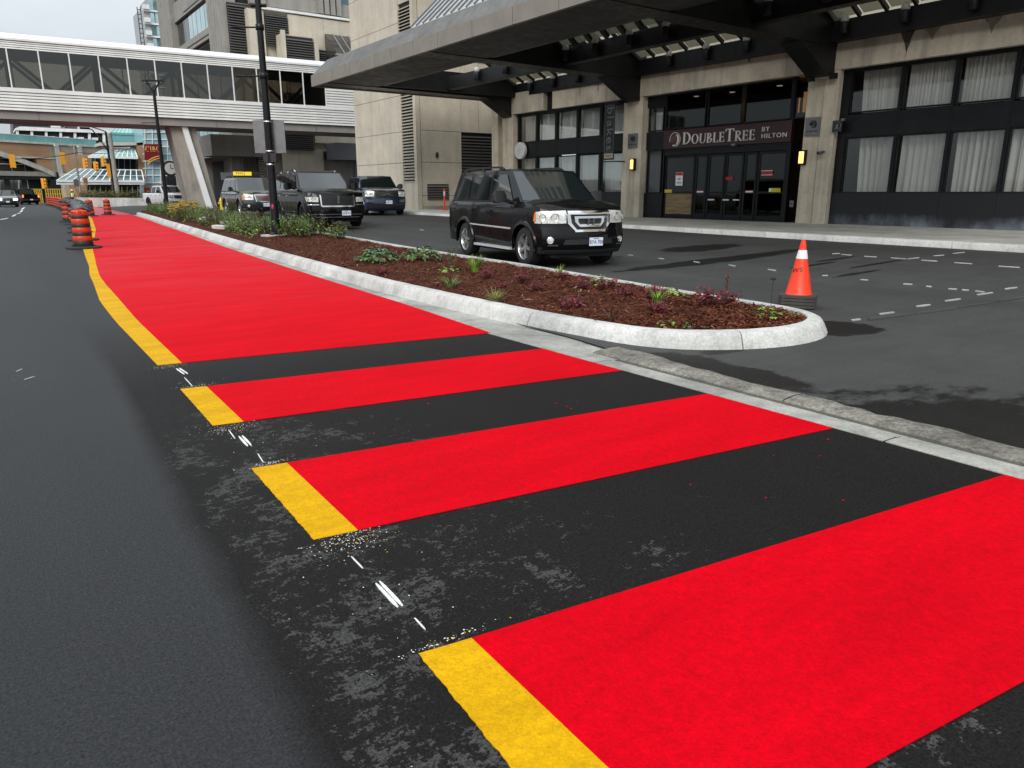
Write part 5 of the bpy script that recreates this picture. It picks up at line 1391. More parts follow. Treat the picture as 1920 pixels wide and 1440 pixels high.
# entrance sign
es = wallthing('entrance_sign', 'long dark maroon entrance sign with white serif lettering above the hotel doors', 'sign', 20.46, 3.68, -.12)
MB().box(-3.12, 3.12, -.38, .38, -.18, 0).build('sign_board', M['signmaroon'], es)
mb, wl = serif('DoubleTree', .46, .03)
mb.v = [(x * 1.0, y, z) for x, y, z in mb.v]
k = 3.62 / wl
mb.v = [(-2.02 + x * k, -.24 + y * (1.06 if True else 1), z) for x, y, z in mb.v]
mb.build('lettering', M['signwhite'], es)
t_ = textmb('BY', .24, .03, 'LEFT', 1.15, 1.2); t_.xf(Matrix.Translation((1.84, .12, .015))).build('lettering', M['signwhite'], es)
t_ = textmb('HILTON', .24, .03, 'LEFT', 1.12, 1.2); t_.xf(Matrix.Translation((1.84, -.13, .015))).build('lettering', M['signwhite'], es)
def treelogo(cx, cy, s, m0, m1, par, z=0.0):
    mb = MB()
    n = 30
    for k in range(n):                                  # open ring
        a, b = R(-75 + 270 * k / n), R(-75 + 270 * (k + 1) / n)
        mb.pz([(cx + s * cos(a), cy + s * sin(a)), (cx + s * cos(b), cy + s * sin(b)), (cx + s * .93 * cos(b), cy + s * .93 * sin(b)), (cx + s * .93 * cos(a), cy + s * .93 * sin(a))], z, z + .015)
    o, i_ = [], []
    for k in range(17):                                 # bright crescent
        a = R(-70 + 140 * k / 16); o.append((cx + .1 * s + s * .68 * cos(a), cy + s * .78 * sin(a))); i_.append((cx - .02 * s + s * .45 * cos(a), cy + s * .74 * sin(a)))
    for k in range(16): mb.pz([o[k], o[k + 1], i_[k + 1], i_[k]], z, z + .016)
    mb.build('emblem', m0, par)
    mb = MB()
    for dx, dy, r in ((-.2, .1, .42), (-.45, .25, .3), (-.5, -.1, .3), (-.1, .4, .3), (-.2, -.25, .28), (-.65, .1, .22)):   # leafy head
        mb.lathe([(s * r, 0), (s * r * .9, .006), (.001, .008)], 12, (cx + s * dx, cy + s * dy, z + .003))
    mb.build('emblem', m1, par)
    mb = MB(); mb.pz([(cx - .5 * s, cy - .85 * s), (cx + .25 * s, cy - .9 * s), (cx + .05 * s, cy - .7 * s), (cx - .3 * s, cy - .68 * s)], z, z + .012); mb.build('emblem', m0, par)
treelogo(-2.46, -.02, .30, M['signwhite'], simple('bronze leaf print', (.10, .045, .035), .5), es)
MB().box(.55, .73, -.42, -.34, .0, .12).build('sensor', M['signback'], es)
# plaques
for u, z, l_, x in ((16.38, 3.76, 'square grey plaque with dark tree emblem on the pillar right of the doors', -.30), (25.24, 3.73, 'dull grey plaque with dark tree emblem on the pillar left of the doors', -.30)):
    pq = wallthing('plaque', l_, 'sign', u, z, x)
    MB().box(-.29, .29, -.31, .31, -.02, .02).build('board', M['signback'], pq)
    treelogo(.02, .07, .14, M['print'], M['print'], pq, .022)
    t_ = textmb('DOUBLETREE', .075, .006); t_.xf(Matrix.Translation((0, -.17, .024))).build('lettering', M['print'], pq)
    t_ = textmb('HOTEL', .04, .006); t_ = None
# wall lamps
for u, z, l_ in ((16.62, 2.70, 'lit amber wall lamp on the pillar right of the hotel doors'), (25.10, 2.70, 'lit amber wall lamp on the pillar left of the hotel doors')):
    wl_ = wallthing('wall_lamp', l_, 'lamp', u, z, -.29, 'amber wall lamps by the doors')
    MB().box(-.12, .12, -.24, .26, 0, .03).build('back_plate', M['blackmetal'], wl_)
    MB().box(-.10, .10, -.20, .20, .035, .17).build('lamp_shade', M['warm'], wl_)
    mb = MB()
    for sx_ in (-.12, .105): mb.box(sx_, sx_ + .015, -.26, .20, .03, .19)
    mb.box(-.12, .12, -.27, -.23, .03, .19); mb.box(-.13, .13, .20, .235, .03, .20)
    mb.build('cage', M['blackmetal'], wl_)
# coffee shop sign, projecting banner, round sign, camera, small boxes
cs = wallthing('coffee_sign', 'small dark square coffee sign with pale round figure emblem on the pillar edge', 'sign', 15.42, 3.70, -.34)
MB().box(-.17, .17, -.19, .19, -.03, .02).build('board', simple('dark green grey sign', (.03, .035, .035), .5), cs)
mb = MB().lathe([(.14, .021), (.128, .026), (.127, .021), (.001, .021)], 20, ms=[0, 0, 1]); mb.lathe([(.045, .02), (.03, .03), (.001, .03)], 10, (0, .03, 0)); mb.pz([(-.07, -.09), (.07, -.09), (.04, .0), (-.04, .0)], .02, .03)
mb.build('emblem', [M['signback'], M['print']], cs)
MB().box(.14, .27, .16, .24, -.02, .06).build('lamp', M['signback'], cs)
bn = wallthing('banner_sign', 'tall narrow black banner with vertical lower case lettering left of the entrance', 'sign', 26.2, 4.12, -.85)
MB().box(-.33, .33, -1.2, 1.22, -.015, .015).build('banner', M['print'], bn)
mb = MB()
for a in (-.30, .285): mb.box(a, a + .015, -.85, 1.15, .016, .02)
mb.box(-.30, .30, 1.135, 1.15, .016, .02); mb.box(-.30, .30, -.86, -.845, .016, .02); mb.build('border', M['signback'], bn)
t_ = textmb('blakes', .60, .006, 'CENTER', 1.15, 1.12); t_.xf(Matrix.Translation((.03, .15, .02)) @ Matrix.Rotation(R(-90), 4, 'Z')).build('lettering', M['signback'], bn)
MB().box(-.28, .28, -1.13, -.92, .016, .022).build('panel', M['gold'] if False else simple('cream strip', (.5, .45, .33), .5), bn)
t_ = textmb('Bistro', .15, .004); t_.xf(Matrix.Translation((0, -1.02, .024))).build('lettering', M['print'], bn)
for z in (1.28, -1.28):
    MB().beam((-.36, z, 0), (.5, z, 0), .05, .05).beam((.45, z, 0), (.45, z, -.6), .05, .05).build('bracket', M['blackmetal'], bn)
rs = wallthing('round_sign', 'round white sign on the dark wall panel at the left end of the hotel windows', 'sign', 33.66, 3.66, -.25)
MB().lathe([(.44, -.12), (.44, .03), (.42, .05), (.001, .05)], 32).build('disc', M['carwhite'], rs, 40)
mb = MB().lathe([(.30, .051), (.30, .056), (.27, .056), (.27, .051)], 28); mb.pz([(-.12, -.15), (.12, -.15), (.16, .1), (0, .2), (-.16, .1)], .05, .056); mb.build('emblem', simple('pale grey print', (.55, .55, .55), .5), rs)
sc_ = wallthing('security_camera', 'small security camera on the right hand pillar', 'camera', 15.95, 2.83, -.30)
MB().box(-.1, .02, -.05, .05, 0, .12).build('bracket', M['cartrim'], sc_); MB().tube((.0, 0, .1), (.2, .03, .16), .05, .05, 10).build('camera_body', M['signback'], sc_)
fl = wallthing('flood_light', 'small flood light bar at the top of the right hand pillar', 'lamp', 16.1, 5.42, -.30)
MB().beam((-.5, -.05, .12), (.45, -.12, .12), .05, .05).build('bar', M['pillar'], fl)
for q in (-.42, .42): MB().box(q - .12, q + .12, -.16, .02, .1, .24).build('lamp_head', M['blackmetal'], fl)
db = wallthing('door_button', 'pale push button plate on the dark post right of the doors', 'button', 17.1, 1.05, -.03)
MB().box(-.08, .08, -.12, .12, -.02, .03).build('plate', M['signback'], db); MB().lathe([(.05, .03), (.045, .045), (.001, .045)], 14).build('button', M['chrome'], db)

# ------------------------------------------------------------------ entrance canopy
can = thing('canopy', 'wide flat entrance canopy of black steel beams with pale metal edge over the hotel drive', 'canopy')
YB, YE = 2.0, 35.75
joints = [35.74, 33.15, 31.22, 28.78, 27.37, 25.6, 23.83, 21.61, 19.38, 17.2, 15.0, 12.8, 10.6, 8.4, 6.2, 4.0]
for a, b in zip(joints, joints[1:]):
    MB().box(13.86, 14.0, b + .014, a - .014, 6.30, 6.80).build('fascia_panel', M['fascia'], can)
for a, b in ((13.92, 16.5), (16.5, 19.2), (19.2, 21.9), (21.9, 24.5)):
    MB().box(a + .008, b - .008, YE - .02, YE + .11, 6.32, 6.80).build('fascia_panel', M['fascia'], can)
# sloped metal edge strip and the pitched ribbed glass roof over the middle bays
YG = 27.0
mb = MB()
mb.add([(13.93, 4, 6.802), (13.93, YE + .05, 6.802), (14.5, YE - .55, 7.48), (14.5, 4, 7.48)], [(0, 1, 2, 3)])
mb.add([(13.93, YE + .05, 6.802), (24.6, YE + .05, 6.802), (24.6, YE - .55, 7.48), (14.5, YE - .55, 7.48)], [(0, 1, 2, 3)])
mb.build('edge_roof', M['roofstrip'], can)
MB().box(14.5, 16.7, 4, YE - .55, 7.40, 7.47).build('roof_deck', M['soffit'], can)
for k in range(23):
    MB().add([(14.52, 4.02 + k, 7.484), (14.52, 4.98 + k, 7.484), (16.9, 4.98 + k, 9.75), (16.9, 4.02 + k, 9.75)], [(0, 1, 2, 3)]).build('roof_pane', M['roofmetal'], can)
rib = MB().beam((14.53, 0, 7.52), (16.9, 0, 9.78), .05, .07).mesh('roof_rib', M['signback'])
for k in range(47): put('roof_rib', rib, can, (0, 4.0 + .5 * k, 0))
# soffit and steel
for a, b in zip(joints, joints[2:]):
    pass
sj = [35.6, 32.4, 29.2, 26.0, 22.8, 19.6, 16.4, 13.2, 10.0, 6.8, 4.0]
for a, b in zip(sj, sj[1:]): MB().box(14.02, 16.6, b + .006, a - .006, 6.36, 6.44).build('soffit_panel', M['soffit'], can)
for u in (34.75, 25.3, 16.15, 6.9):
    mb = MB().py([(14.1, 6.34), (25.2, 6.30), (25.2, 7.42), (14.7, 7.36), (14.1, 6.75)], u - .42, u + .42)
    mb.build('main_beam', M['blackmetal'], can)
    g = MB(); g.py([(22.9, 6.299), (24.55, 5.40), (25.3, 5.40), (25.3, 6.299)], u - .40, u + .40)
    g.build('bracket', M['blackmetal'], can)
for x, z0, z1, wd in ((16.75, 6.40, 7.3, .3), (20.45, 6.46, 7.05, .4), (24.75, 6.40, 7.05, .42)):
    edges = [35.15, 34.33, 25.72, 24.88, 16.57, 15.73, 7.32, 6.48]
    for a, b in ((34.33, 25.72), (24.88, 16.57), (15.73, 7.32), (6.48, 3.0)):
        MB().box(x - wd / 2, x + wd / 2, b, a, z0, z1).build('cross_beam', M['blackmetal'], can)
MB().box(14.1, 24.6, 34.0, 34.33, 6.40, 6.9).build('cross_beam', M['blackmetal'], can)
# sloping skylights: each runs down from the street side to the next beam, pale panels between dark rafters
def slope_mesh(name, dx, z0, mat): return MB().add([(0, 0, z0), (0, .70, z0), (dx, .70, 0), (dx, 0, 0)], [(0, 1, 2, 3)]).mesh(name, mat)
pA, pB = slope_mesh('skylight_panel', 3.2, 2.55, M['skylight']), slope_mesh('skylight_panel', 3.55, 1.9, M['skylight'])
rA, rB = MB().beam((0, 0, 2.5), (3.2, 0, -.03), .20, .16).mesh('rafter', M['blackmetal']), MB().beam((0, 0, 1.85), (3.55, 0, -.03), .10, .14).mesh('rafter', M['blackmetal'])
for (u0, u1) in ((34.2, 25.8), (24.8, 16.65), (15.65, 7.4)):
    n = 9; st = (u0 - u1) / n
    for k in range(n + 1):
        u = u1 + st * k
        if u0 < 30: put('rafter', rA, can, (16.95, u, 7.10))
        put('rafter', rB, can, (20.95, u, 7.10))
        if k < n:
            if u0 < 30: put('skylight_panel', pA, can, (16.95, u + .1, 7.12))
            put('skylight_panel', pB, can, (20.95, u + .1, 7.12))
    MB().box(16.85, 17.0, u1, u0, 7.35, 9.72).build('roof_upstand', M['soffit'], can) if u0 < 30 else None
    MB().box(20.6, 20.95, u1, u0, 8.9, 9.05).build('ridge_beam', M['blackmetal'], can)
# globe lamps on the beams
def globe_lamp(x, y, z, first=[None]):
    if first[0] is None:
        g = thing('globe_lamp', 'round frosted globe lamp in a black cylinder holder on a canopy beam', 'lamp', (x, y, z), 0, 'globe lamps under the canopy')
        MB().lathe([(.001, -.42), (.13, -.42), (.14, -.40), (.14, -.10), (.12, -.06), (.001, -.06)], 16).build('holder', M['blackmetal'], g, 40)
        MB().lathe([(.001, -.14), (.08, -.12), (.125, -.05), (.135, .02), (.12, .09), (.07, .14), (.001, .155)], 16).build('globe', M['globe'], g, 80)
        MB().box(.12, .32, -.05, .05, -.28, -.22).build('bracket_arm', M['blackmetal'], g)
        first[0] = g
    else:
        g = copy_tree(first[0]); g.location = (x, y, z)
    return g
GORD = iter(ORD); GORD2 = iter(ORD)
for y in (32.6, 30.7, 28.8, 26.9, 22.98, 21.02, 19.12, 17.2, 15.2, 13.2, 11.2, 9.2): globe_lamp(24.42, y, 7.0)['label'] = next(GORD) + ' frosted globe lamp from the left on the beam against the hotel wall'
for y in (31.0, 28.7, 26.5, 24.5, 22.75, 20.9, 19.15, 17.1, 15.05, 13.1, 11.0): globe_lamp(20.12, y, 7.0)['label'] = next(GORD2) + ' frosted globe lamp from the left on the middle canopy beam'
sp = thing('flood_light', 'pale round flood light on the canopy beam left of the entrance', 'lamp', (24.3, 25.9, 6.35))
MB().tube((0, 0, 0), (-.18, -.12, -.16), .10, .13, 14).build('lamp_head', M['globe'], sp, 40); MB().beam((0, 0, 0), (.3, -.2, .35), .05, .05).build('bracket_arm', M['blackmetal'], sp)

# ------------------------------------------------------------------ beige tower left of the hotel
tow = thing('beige_tower', 'tall beige precast concrete tower with louvre columns standing left of the canopy', 'tower')
TX, TY = 20.5, 37.8
MB().box(TX + .12, 31, TY + .12, 46, .2, 24).build('wall_core', M['louvredark'], tow)
def panelA(y0, y1, z0, z1): MB().box(TX, TX + .25, y0 + .012, y1 - .012, z0 + .012, z1 - .012).build('wall_panel', M['beigepan'], tow)
def panelB(x0, x1, z0, z1): MB().box(x0 + .012, x1 - .012, TY, TY + .25, z0 + .012, z1 - .012).build('wall_panel', M['beigepan'], tow)
zs = [.3, 1.3, 3.12, 4.82, 6.75, 8.6, 10.5, 12.6, 15, 18, 21, 24]
for a, b in zip(zs, zs[1:]):
    panelA(41.6, 45.9, a, b); panelA(39.5, 41.6, a, b)
    MB().box(TX - .02, TX + .25, TY - .02, TY + .28, a + .002, b - .002).build('corner_strip', M['beige'], tow)
    panelB(TX + .28, 23.42, a, b)
    if a >= 4.8 or b <= 1.35: panelB(23.42, 24.6, a, b); panelB(24.6, 25.6, a, b)
slatA = MB().px([(0, 0), (1.2, 0), (1.2, .03), (0, .03)], -.0, .02).mesh('slat', M['louvrebeige'])
def louvre(orient, a0, a1, z0, z1, step, par, mat, depth=.16, pos=0.0, name='louvre', back=None):
    """a louvre: backing box with tilted slats"""
    if orient == 'x':
        bk = MB().box(pos + .05, pos + .12, a0, a1, z0, z1).build(name, back or M['louvredark'], par)
        sl = MB().add([(pos + .06, a0, step * .9), (pos + .06, a1, step * .9), (pos - depth + .06, a1, step * .25), (pos - depth + .06, a0, step * .25), (pos - depth + .06, a1, step * .08), (pos - depth + .06, a0, step * .08), (pos + .06, a1, step * .7), (pos + .06, a0, step * .7)], [(0, 1, 2, 3), (3, 2, 4, 5), (5, 4, 6, 7)]).mesh('slat', mat)
    else:
        bk = MB().box(a0, a1, pos + .05, pos + .12, z0, z1).build(name, back or M['louvredark'], par)
        sl = MB().add([(a0, pos + .06, step * .9), (a1, pos + .06, step * .9), (a1, pos - depth + .06, step * .25), (a0, pos - depth + .06, step * .25), (a1, pos - depth + .06, step * .08), (a0, pos - depth + .06, step * .08), (a1, pos + .06, step * .7), (a0, pos + .06, step * .7)], [(0, 1, 2, 3), (3, 2, 4, 5), (5, 4, 6, 7)]).mesh('slat', mat)
    n = int((z1 - z0) / step)
    for k in range(n): put('slat', sl, bk, (0, 0, z0 + step * k))
    return bk
louvre('x', TY + .28, 39.5, 2.0, 8.6, .165, tow, M['louvrebeige'], .16, TX + .1)
louvre('x', TY + .28, 39.5, 9.6, 11.4, .165, tow, M['louvrebeige'], .16, TX + .1)
for z0, z1 in ((.3, 2.0), (8.6, 9.6), (11.4, 24)): MB().box(TX + .02, TX + .2, TY + .28, 39.49, z0, z1).build('wall_panel', M['beige'], tow)
louvre('y', 23.44, 25.55, 1.3, 4.78, .17, tow, M['louvre'], .16, TY + .12)
lo = louvre('y', 21.1, 22.5, 1.05, 1.93, .14, tow, M['louvre'], .08, TY - .06)
wl2 = thing('wall_light', 'small dark wall light on the side face of the beige tower', 'lamp', (21.75, 37.72, 3.5)); MB().lathe([(.001, -.14), (.07, -.13), (.08, .1), (.05, .16), (.001, .17)], 12).build('lamp_head', M['blackmetal'], wl2, 40); MB().box(-.05, .05, .0, .1, -.08, .08).build('back_plate', M['cartrim'], wl2)
st = thing('entrance_steps', 'low brown concrete steps at the foot of the beige tower', 'steps', (22.0, 37.0, .42))
for k in range(3): MB().box(-1.2, 1.6, .15 + .2 * k, .82, .1 * k, .1 * k + .1).build('step', M['pierc'], st)
dl = thing('delineator_post', 'slim orange marker post with white band by the tower steps', 'post', (21.15, 36.0, .52))
MB().lathe([(.16, 0), (.16, .04), (.06, .05), (.05, .06), (.05, 1.1), (.02, 1.15), (.001, 1.15)], 14).build('post', M['conered'], dl, 40); MB().lathe([(.052, .78), (.052, 1.0)], 14).build('white_band', M['reflwhite'], dl, 40)
MB().box(-.1, .1, -.1, .1, -.3, .0).build('base', M['rubber'], dl)
hr = thing('handrail', 'thin black handrail beside the tower steps', 'railing', (22.4, 36.9, .5)); MB().path([(0, 0, 0), (0, 0, .95), (.5, .5, 1.15), (.5, .5, .2)], .02, 6).build('rail', M['blackmetal'], hr)
# ------------------------------------------------------------------ skybridge over the street
br = thing('skybridge', 'white ribbed skybridge with tinted windows crossing over the street', 'bridge', (25, 56.5, 0), R(-4.8))  # bridge, annexe and office block scaled about the camera; result written as plain numbers
X0, X1, DP = -46.0, 4.5, 4.6
MB().box(X0, X1, .15, DP - .15, 5.98, 6.48).build('deck_beam', M['greybeam'], br)
for k in range(14): MB().box(X0 + 3.6 * k, X0 + 3.6 * k + .012, .135, .152, 5.98, 6.48).build('joint', M['darkframe'], br)
MB().box(X0, X1, .05, DP - .05, 6.48, 7.6).build('lower_wall', M['greybeam'], br)
def siding(z0, n, st, x0=X0, x1=X1, mat=None):
    sl = MB().px([(0.05, 0), (-.06, .012), (-.035, st * .8), (.05, st * .84), (.05, st)], x0, x1).mesh('slat', mat or M['greymetal'])
    for k in range(n): put('slat', sl, br, (0, 0, z0 + st * k))
siding(6.49, 6, .185)
MB().box(X0, X1, -.10, .2, 7.6, 7.84).build('sill_band', M['whitemetal'], br)
MB().box(X0, X1, DP - .2, DP + .1, 7.0, 7.84).build('sill_band', M['whitemetal'], br)
siding(10.11, 4, .125); MB().box(X0, X1, .05, DP - .05, 10.12, 10.62).build('roof_edge', M['greybeam'], br)
mb = MB(); mb.px([(-.12, 10.62), (-.12, 10.74), (.55, 11.1), (DP - .55, 11.1), (DP + .12, 10.74), (DP + .12, 10.62)], X0, X1); mb.build('roof', M['whitemetal'], br)
siding(7.85, 7, .185, -1.95, X1); MB().box(-2.0, X1, .04, DP, 7.84, 10.12).build('end_wall', M['greybeam'], br)
MB().box(X0, -2.0, .3, DP - .3, 10.0, 10.11).build('ceiling', M['soffit'], br)
MB().box(X0, -2.0, .3, DP - .3, 7.55, 7.62).build('floor', M['soffit'], br)
MB().box(-2.25, -2.01, .12, DP - .1, 7.84, 10.1).build('door_wall', M['greyc'], br)
ml = boxmesh('mullion', .075, .12, 2.28, M['whitemetal']); pn = boxmesh('pane', 1.595, .012, 2.27, M['bridgeglass'])
for k in range(27):
    x = -1.95 - 1.67 * k
    put('mullion', ml, br, (x, 0, 8.97)); put('mullion', ml, br, (x, DP, 8.97))
    put('pane', pn, br, (x - .835, .02, 8.97)); put('pane', pn, br, (x - .835, DP - .02, 8.97))
# steel frame inside: posts and diagonals along both sides
for k in range(9):
    x = -2.1 - 5.01 * k
    for y in (.5, DP - .5):
        MB().beam((x, y, 7.6), (x, y, 10.05), .2, .2).build('truss_post', M['blackmetal'], br)
        MB().beam((x, y, 9.95), (x - 2.5, y, 7.65), .18, .2).build('truss_brace', M['cartrim'], br); MB().beam((x - 5.0, y, 9.95), (x - 2.5, y, 7.65), .18, .2).build('truss_brace', M['cartrim'], br)
# leaning pier with a white downpipe channel
mb = MB(); mb.py([(-13.05, 5.98), (-11.35, 5.98), (-10.35, .1), (-12.25, .1)], .7, 3.6)
mb.build('pier', M['pierc'], br)
mb = MB(); mb.py([(-12.3, 5.97), (-11.93, 5.97), (-10.72, .2), (-11.14, .2)], .38, .72); mb.build('downpipe', M['whitemetal'], br)

# ------------------------------------------------------------------ low beige annexe behind the bridge
an = thing('annexe', 'low beige plant building with dark louvres between the skybridge and the tower', 'building')
AY = 65.0
def abox(name, x0, x1, z0, z1, mat, y0=AY, y1=AY + 9): return MB().box(x0, x1, y0, y1, z0, z1).build(name, mat, an)
abox('wall', 20.3, 33, 5.0, 15.9, M['beige'], AY + .3); abox('wall', 20.3, 26.0, .3, 4.99, M['greyc'], AY + .3)
for a, b in ((20.32, 21.55), (23.55, 26.6), (26.62, 29.6)): abox('wall_panel', a, b, 12.2, 15.8, M['beigepan'], AY, AY + .29)
for a, b, c, d in ((22.2, 25.9, 2.6, 5.0), (20.32, 22.5, 4.7, 6.9), (25.2, 28.5, 5.7, 7.2)): abox('wall_panel', a + .01, b - .01, c, d, M['beigepan'], AY, AY + .29)
abox('parapet_cap', 21.3, 29.2, 15.9, 16.08, M['whitemetal'], AY - .15)
louvre('y', 21.6, 23.5, 13.2, 15.6, .17, an, M['louvre'], .2, AY)
abox('plant_box', 22.4, 25.5, 9.5, 14.0, M['beige'], AY - 1.2, AY); louvre('y', 22.75, 25.1, 10.5, 13.9, .19, an, M['louvre'], .2, AY - 1.3)
abox('plant_box', 25.15, 25.5, 9.5, 14.25, M['beigepan'], AY - 1.45, AY - 1.2); abox('plant_box', 22.38, 22.72, 9.5, 14.25, M['beigepan'], AY - 1.45, AY - 1.2)
louvre('y', 25.6, 26.9, 12.3, 13.3, .17, an, M['louvre'], .12, AY - .1)
louvre('y', 22.6, 25.1, 5.05, 6.85, .17, an, M['louvre'], .2, AY - .06)
louvre('y', 20.1, 21.1, 2.0, 4.65, .2, an, M['louvrebeige'], .2, AY)
M['atriumglass'] = simple('brown grey glass', (.06, .058, .052), .12, 0, .3, .6, spec=.6, rvar=.03)
at_ = thing('glass_atrium', 'sloping dark glass roof rising between the plant building and the beige tower', 'glass roof')
for i in range(6):
    xa, xb = 26.7 + .72 * i, 26.7 + .72 * (i + 1) - .05
    MB().add([(xa, AY - 2.4, 12.75), (xb, AY - 2.4, 12.75), (xb, AY + 1.2, 15.6), (xa, AY + 1.2, 15.6)], [(0, 1, 2, 3)]).build('pane', M['atriumglass'], at_)
    MB().beam((xb + .025, AY - 2.45, 12.78), (xb + .025, AY + 1.2, 15.65), .07, .08).build('glazing_bar', M['greybeam'], at_)
    MB().box(xa, xb, AY - 2.38, AY - 2.3, 11.9, 12.6).build('pane', M['darkglass'], at_)
MB().box(26.6, 31.2, AY - 2.5, AY - 2.3, 12.6, 12.75).build('gutter', M['greybeam'], at_); MB().box(26.6, 31.2, AY - 2.5, AY - 2.25, 10.5, 11.9).build('wall', M['greybeam'], at_)
MB().add([(26.68, AY - 2.4, 12.75), (26.68, AY + 1.2, 12.75), (26.68, AY + 1.2, 15.6)], [(0, 1, 2)]).build('side_pane', M['atriumglass'], at_)
abox('entrance_canopy', 26.2, 31.5, 4.25, 5.65, simple('blue grey cladding', (.17, .175, .19), .5), AY - 2.0, AY)
abox('entrance_recess', 26.0, 33, .3, 4.25, M['greyc'], AY + .5); abox('entrance_pillar', 28.6, 28.9, .3, 4.25, M['greybeam'], AY - 1.0, AY - .7)
abox('entrance_glass', 29.0, 31, .4, 3.9, M['officeglass'], AY + .3, AY + .36)

# ------------------------------------------------------------------ grey office block behind the bridge
of = thing('office_block', 'grey brown concrete office block with ribbed piers rising behind the skybridge', 'building')
OX = 18.9
def ob(name, x0, x1, y0, y1, z0, z1, mat): return MB().box(x0, x1, y0, y1, z0, z1).build(name, mat, of)
ob('core', OX + .8, 46, 66.6, 92, .2, 36, M['louvredark'])
for y0, y1 in ((66.2, 70.6), (84.0, 89.4)):
    n = 6; st = (y1 - y0) / n
    for k in range(n):
        ob('rib', OX - .35, OX + .8, y0 + st * k + .05, y0 + st * (k + 1) - .05, 5.4 if y0 < 70 else .2, 36, M['greyc'])
    ob('pier_back', OX - .12, OX + .8, y0, y1, .2, 36, M['greyc'])
def windowband(z0, z1):
    n = 9; st = (84.0 - 70.6) / n
    for k in range(n): ob('window', OX + .25, OX + .35, 70.6 + st * k + .05, 70.6 + st * (k + 1) - .05, z0, z1, M['skyglass'] if k < 6 else M['darkglass'])
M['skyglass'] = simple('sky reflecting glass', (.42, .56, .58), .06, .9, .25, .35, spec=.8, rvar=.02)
for z0, z1 in ((5.6, 7.6), (15.4, 17.7), (19.4, 21.8), (23.4, 25.8), (27.4, 29.8)): windowband(z0, z1)
for z0, z1 in ((7.6, 13.2), (14.5, 15.4), (17.7, 19.4), (21.8, 23.4), (25.8, 27.4), (29.8, 36)):
    ob('spandrel', OX, OX + .8, 70.62, 83.98, z0 + .01, z1 - .01, M['greyc'])
ob('slot', OX + .3, OX + .8, 70.6, 84, 13.2, 14.5, M['louvredark'])
louvre('x', 71.5, 79, 13.3, 14.35, .17, of, M['louvre'], .15, OX + .2)
for z in (17.9, 14.75): ob('groove', OX - .004, OX + .05, 71, 80, z, z + .14, M['louvredark'])
# face towards the viewer
for z0, z1 in ((16.4, 17.4), (19.2, 22.4), (24.2, 27)): ob('spandrel', OX + 2.2, 46, 66.0, 66.6, z0, z1, M['greyc'])
ob('wall', OX, 46, 66.25, 66.6, .2, 16.4, M['greyc'])
ob('rib_panel', OX + 1.85, OX + 3.1, 65.6, 66.25, 16.4, 30, M['greyc'])
for k in range(12): ob('window', OX + 3.4 + 2 * k, OX + 5.35 + 2 * k, 66.3, 66.4, 17.4, 19.2, M['officeglass']); 
for k in range(4): ob('rib', 26.6 + .55 * k, 27.0 + .55 * k, 65.7, 66.3, 16.4, 30, M['greyc'])
louvre('y', OX + .05, OX + 1.9, 12.4, 16.3, .2, of, M['louvre'], .2, 66.0)
# lower storeys under the bridge
ob('overhang', OX - 3.0, OX + 1.5, 62.8, 66.2, 4.3, 5.9, M['greyc'])
ob('overhang', OX - 2.2, OX + .5, 66.21, 80, 4.3, 5.35, M['greyc'])
for x, y in ((OX - .7, 65.0), (OX - 1.6, 70.5), (OX - 1.6, 76)): ob('column', x - .35, x + .35, y - .35, y + .35, .3, 4.3, M['greyc'])
for k in range(9): ob('rib', OX + .1 + .2 * k, OX + .24 + .2 * k, 65.6, 66.2, .3, 4.3, M['greyc'])
ob('dark_door', OX - .02, OX + .0, 67.5, 70, .3, 4.0, M['darkglass'])

# ------------------------------------------------------------------ far towers
ft = thing('far_tower', 'distant pale residential tower under construction seen above the skybridge', 'building')
def fb(name, x0, x1, y0, y1, z0, z1, mat, par=None): return MB().box(x0, x1, y0, y1, z0, z1).build(name, mat, par or ft)
fb('core', 38.7, 50, 200.4, 214, 0, 43.2, simple('pale tower concrete', (.42, .44, .45), .8)); fb('penthouse', 40.2, 50, 201, 212, 43.2, 45.5, simple('tower crown', (.33, .36, .38), .8))
for f in range(9):
    z = 20 + 2.75 * f
    fb('slab', 38.3, 50, 199.6, 200.4, z, z + .35, M['whitemetal'])
    for k in range(3): fb('window', 39.9 + 1.1 * k, 40.75 + 1.1 * k, 200.2, 200.3, z + .45, z + 2.6, M['skyglass'] if (f + k) % 3 else M['officeglass'])
    fb('balcony', 38.4, 39.7, 199.2, 200.3, z + .35, z + 1.3, M['greymetal'])
hoist = thing('hoist_mast', 'thin dark lattice hoist mast standing beside the distant tower', 'hoist', (37.5, 199.5, 0))
for dx in (-.35, .35): MB().beam((dx, 0, 0), (dx, 0, 42.6), .16, .16).build('mast_leg', M['cartrim'], hoist)
rg = MB().box(-.35, .35, -.06, .06, 0, .14).mesh('rung', M['cartrim'])
for k in range(30): put('rung', rg, hoist, (0, 0, 13 + k))

# ------------------------------------------------------------------ shopping mall across the end of the street (wall runs at 40 degrees)
ml_ = thing('mall', 'tan brick shopping mall with concrete arch and turquoise glass balustrade spanning the far street', 'building', (3.7, 140, 0), R(-62))
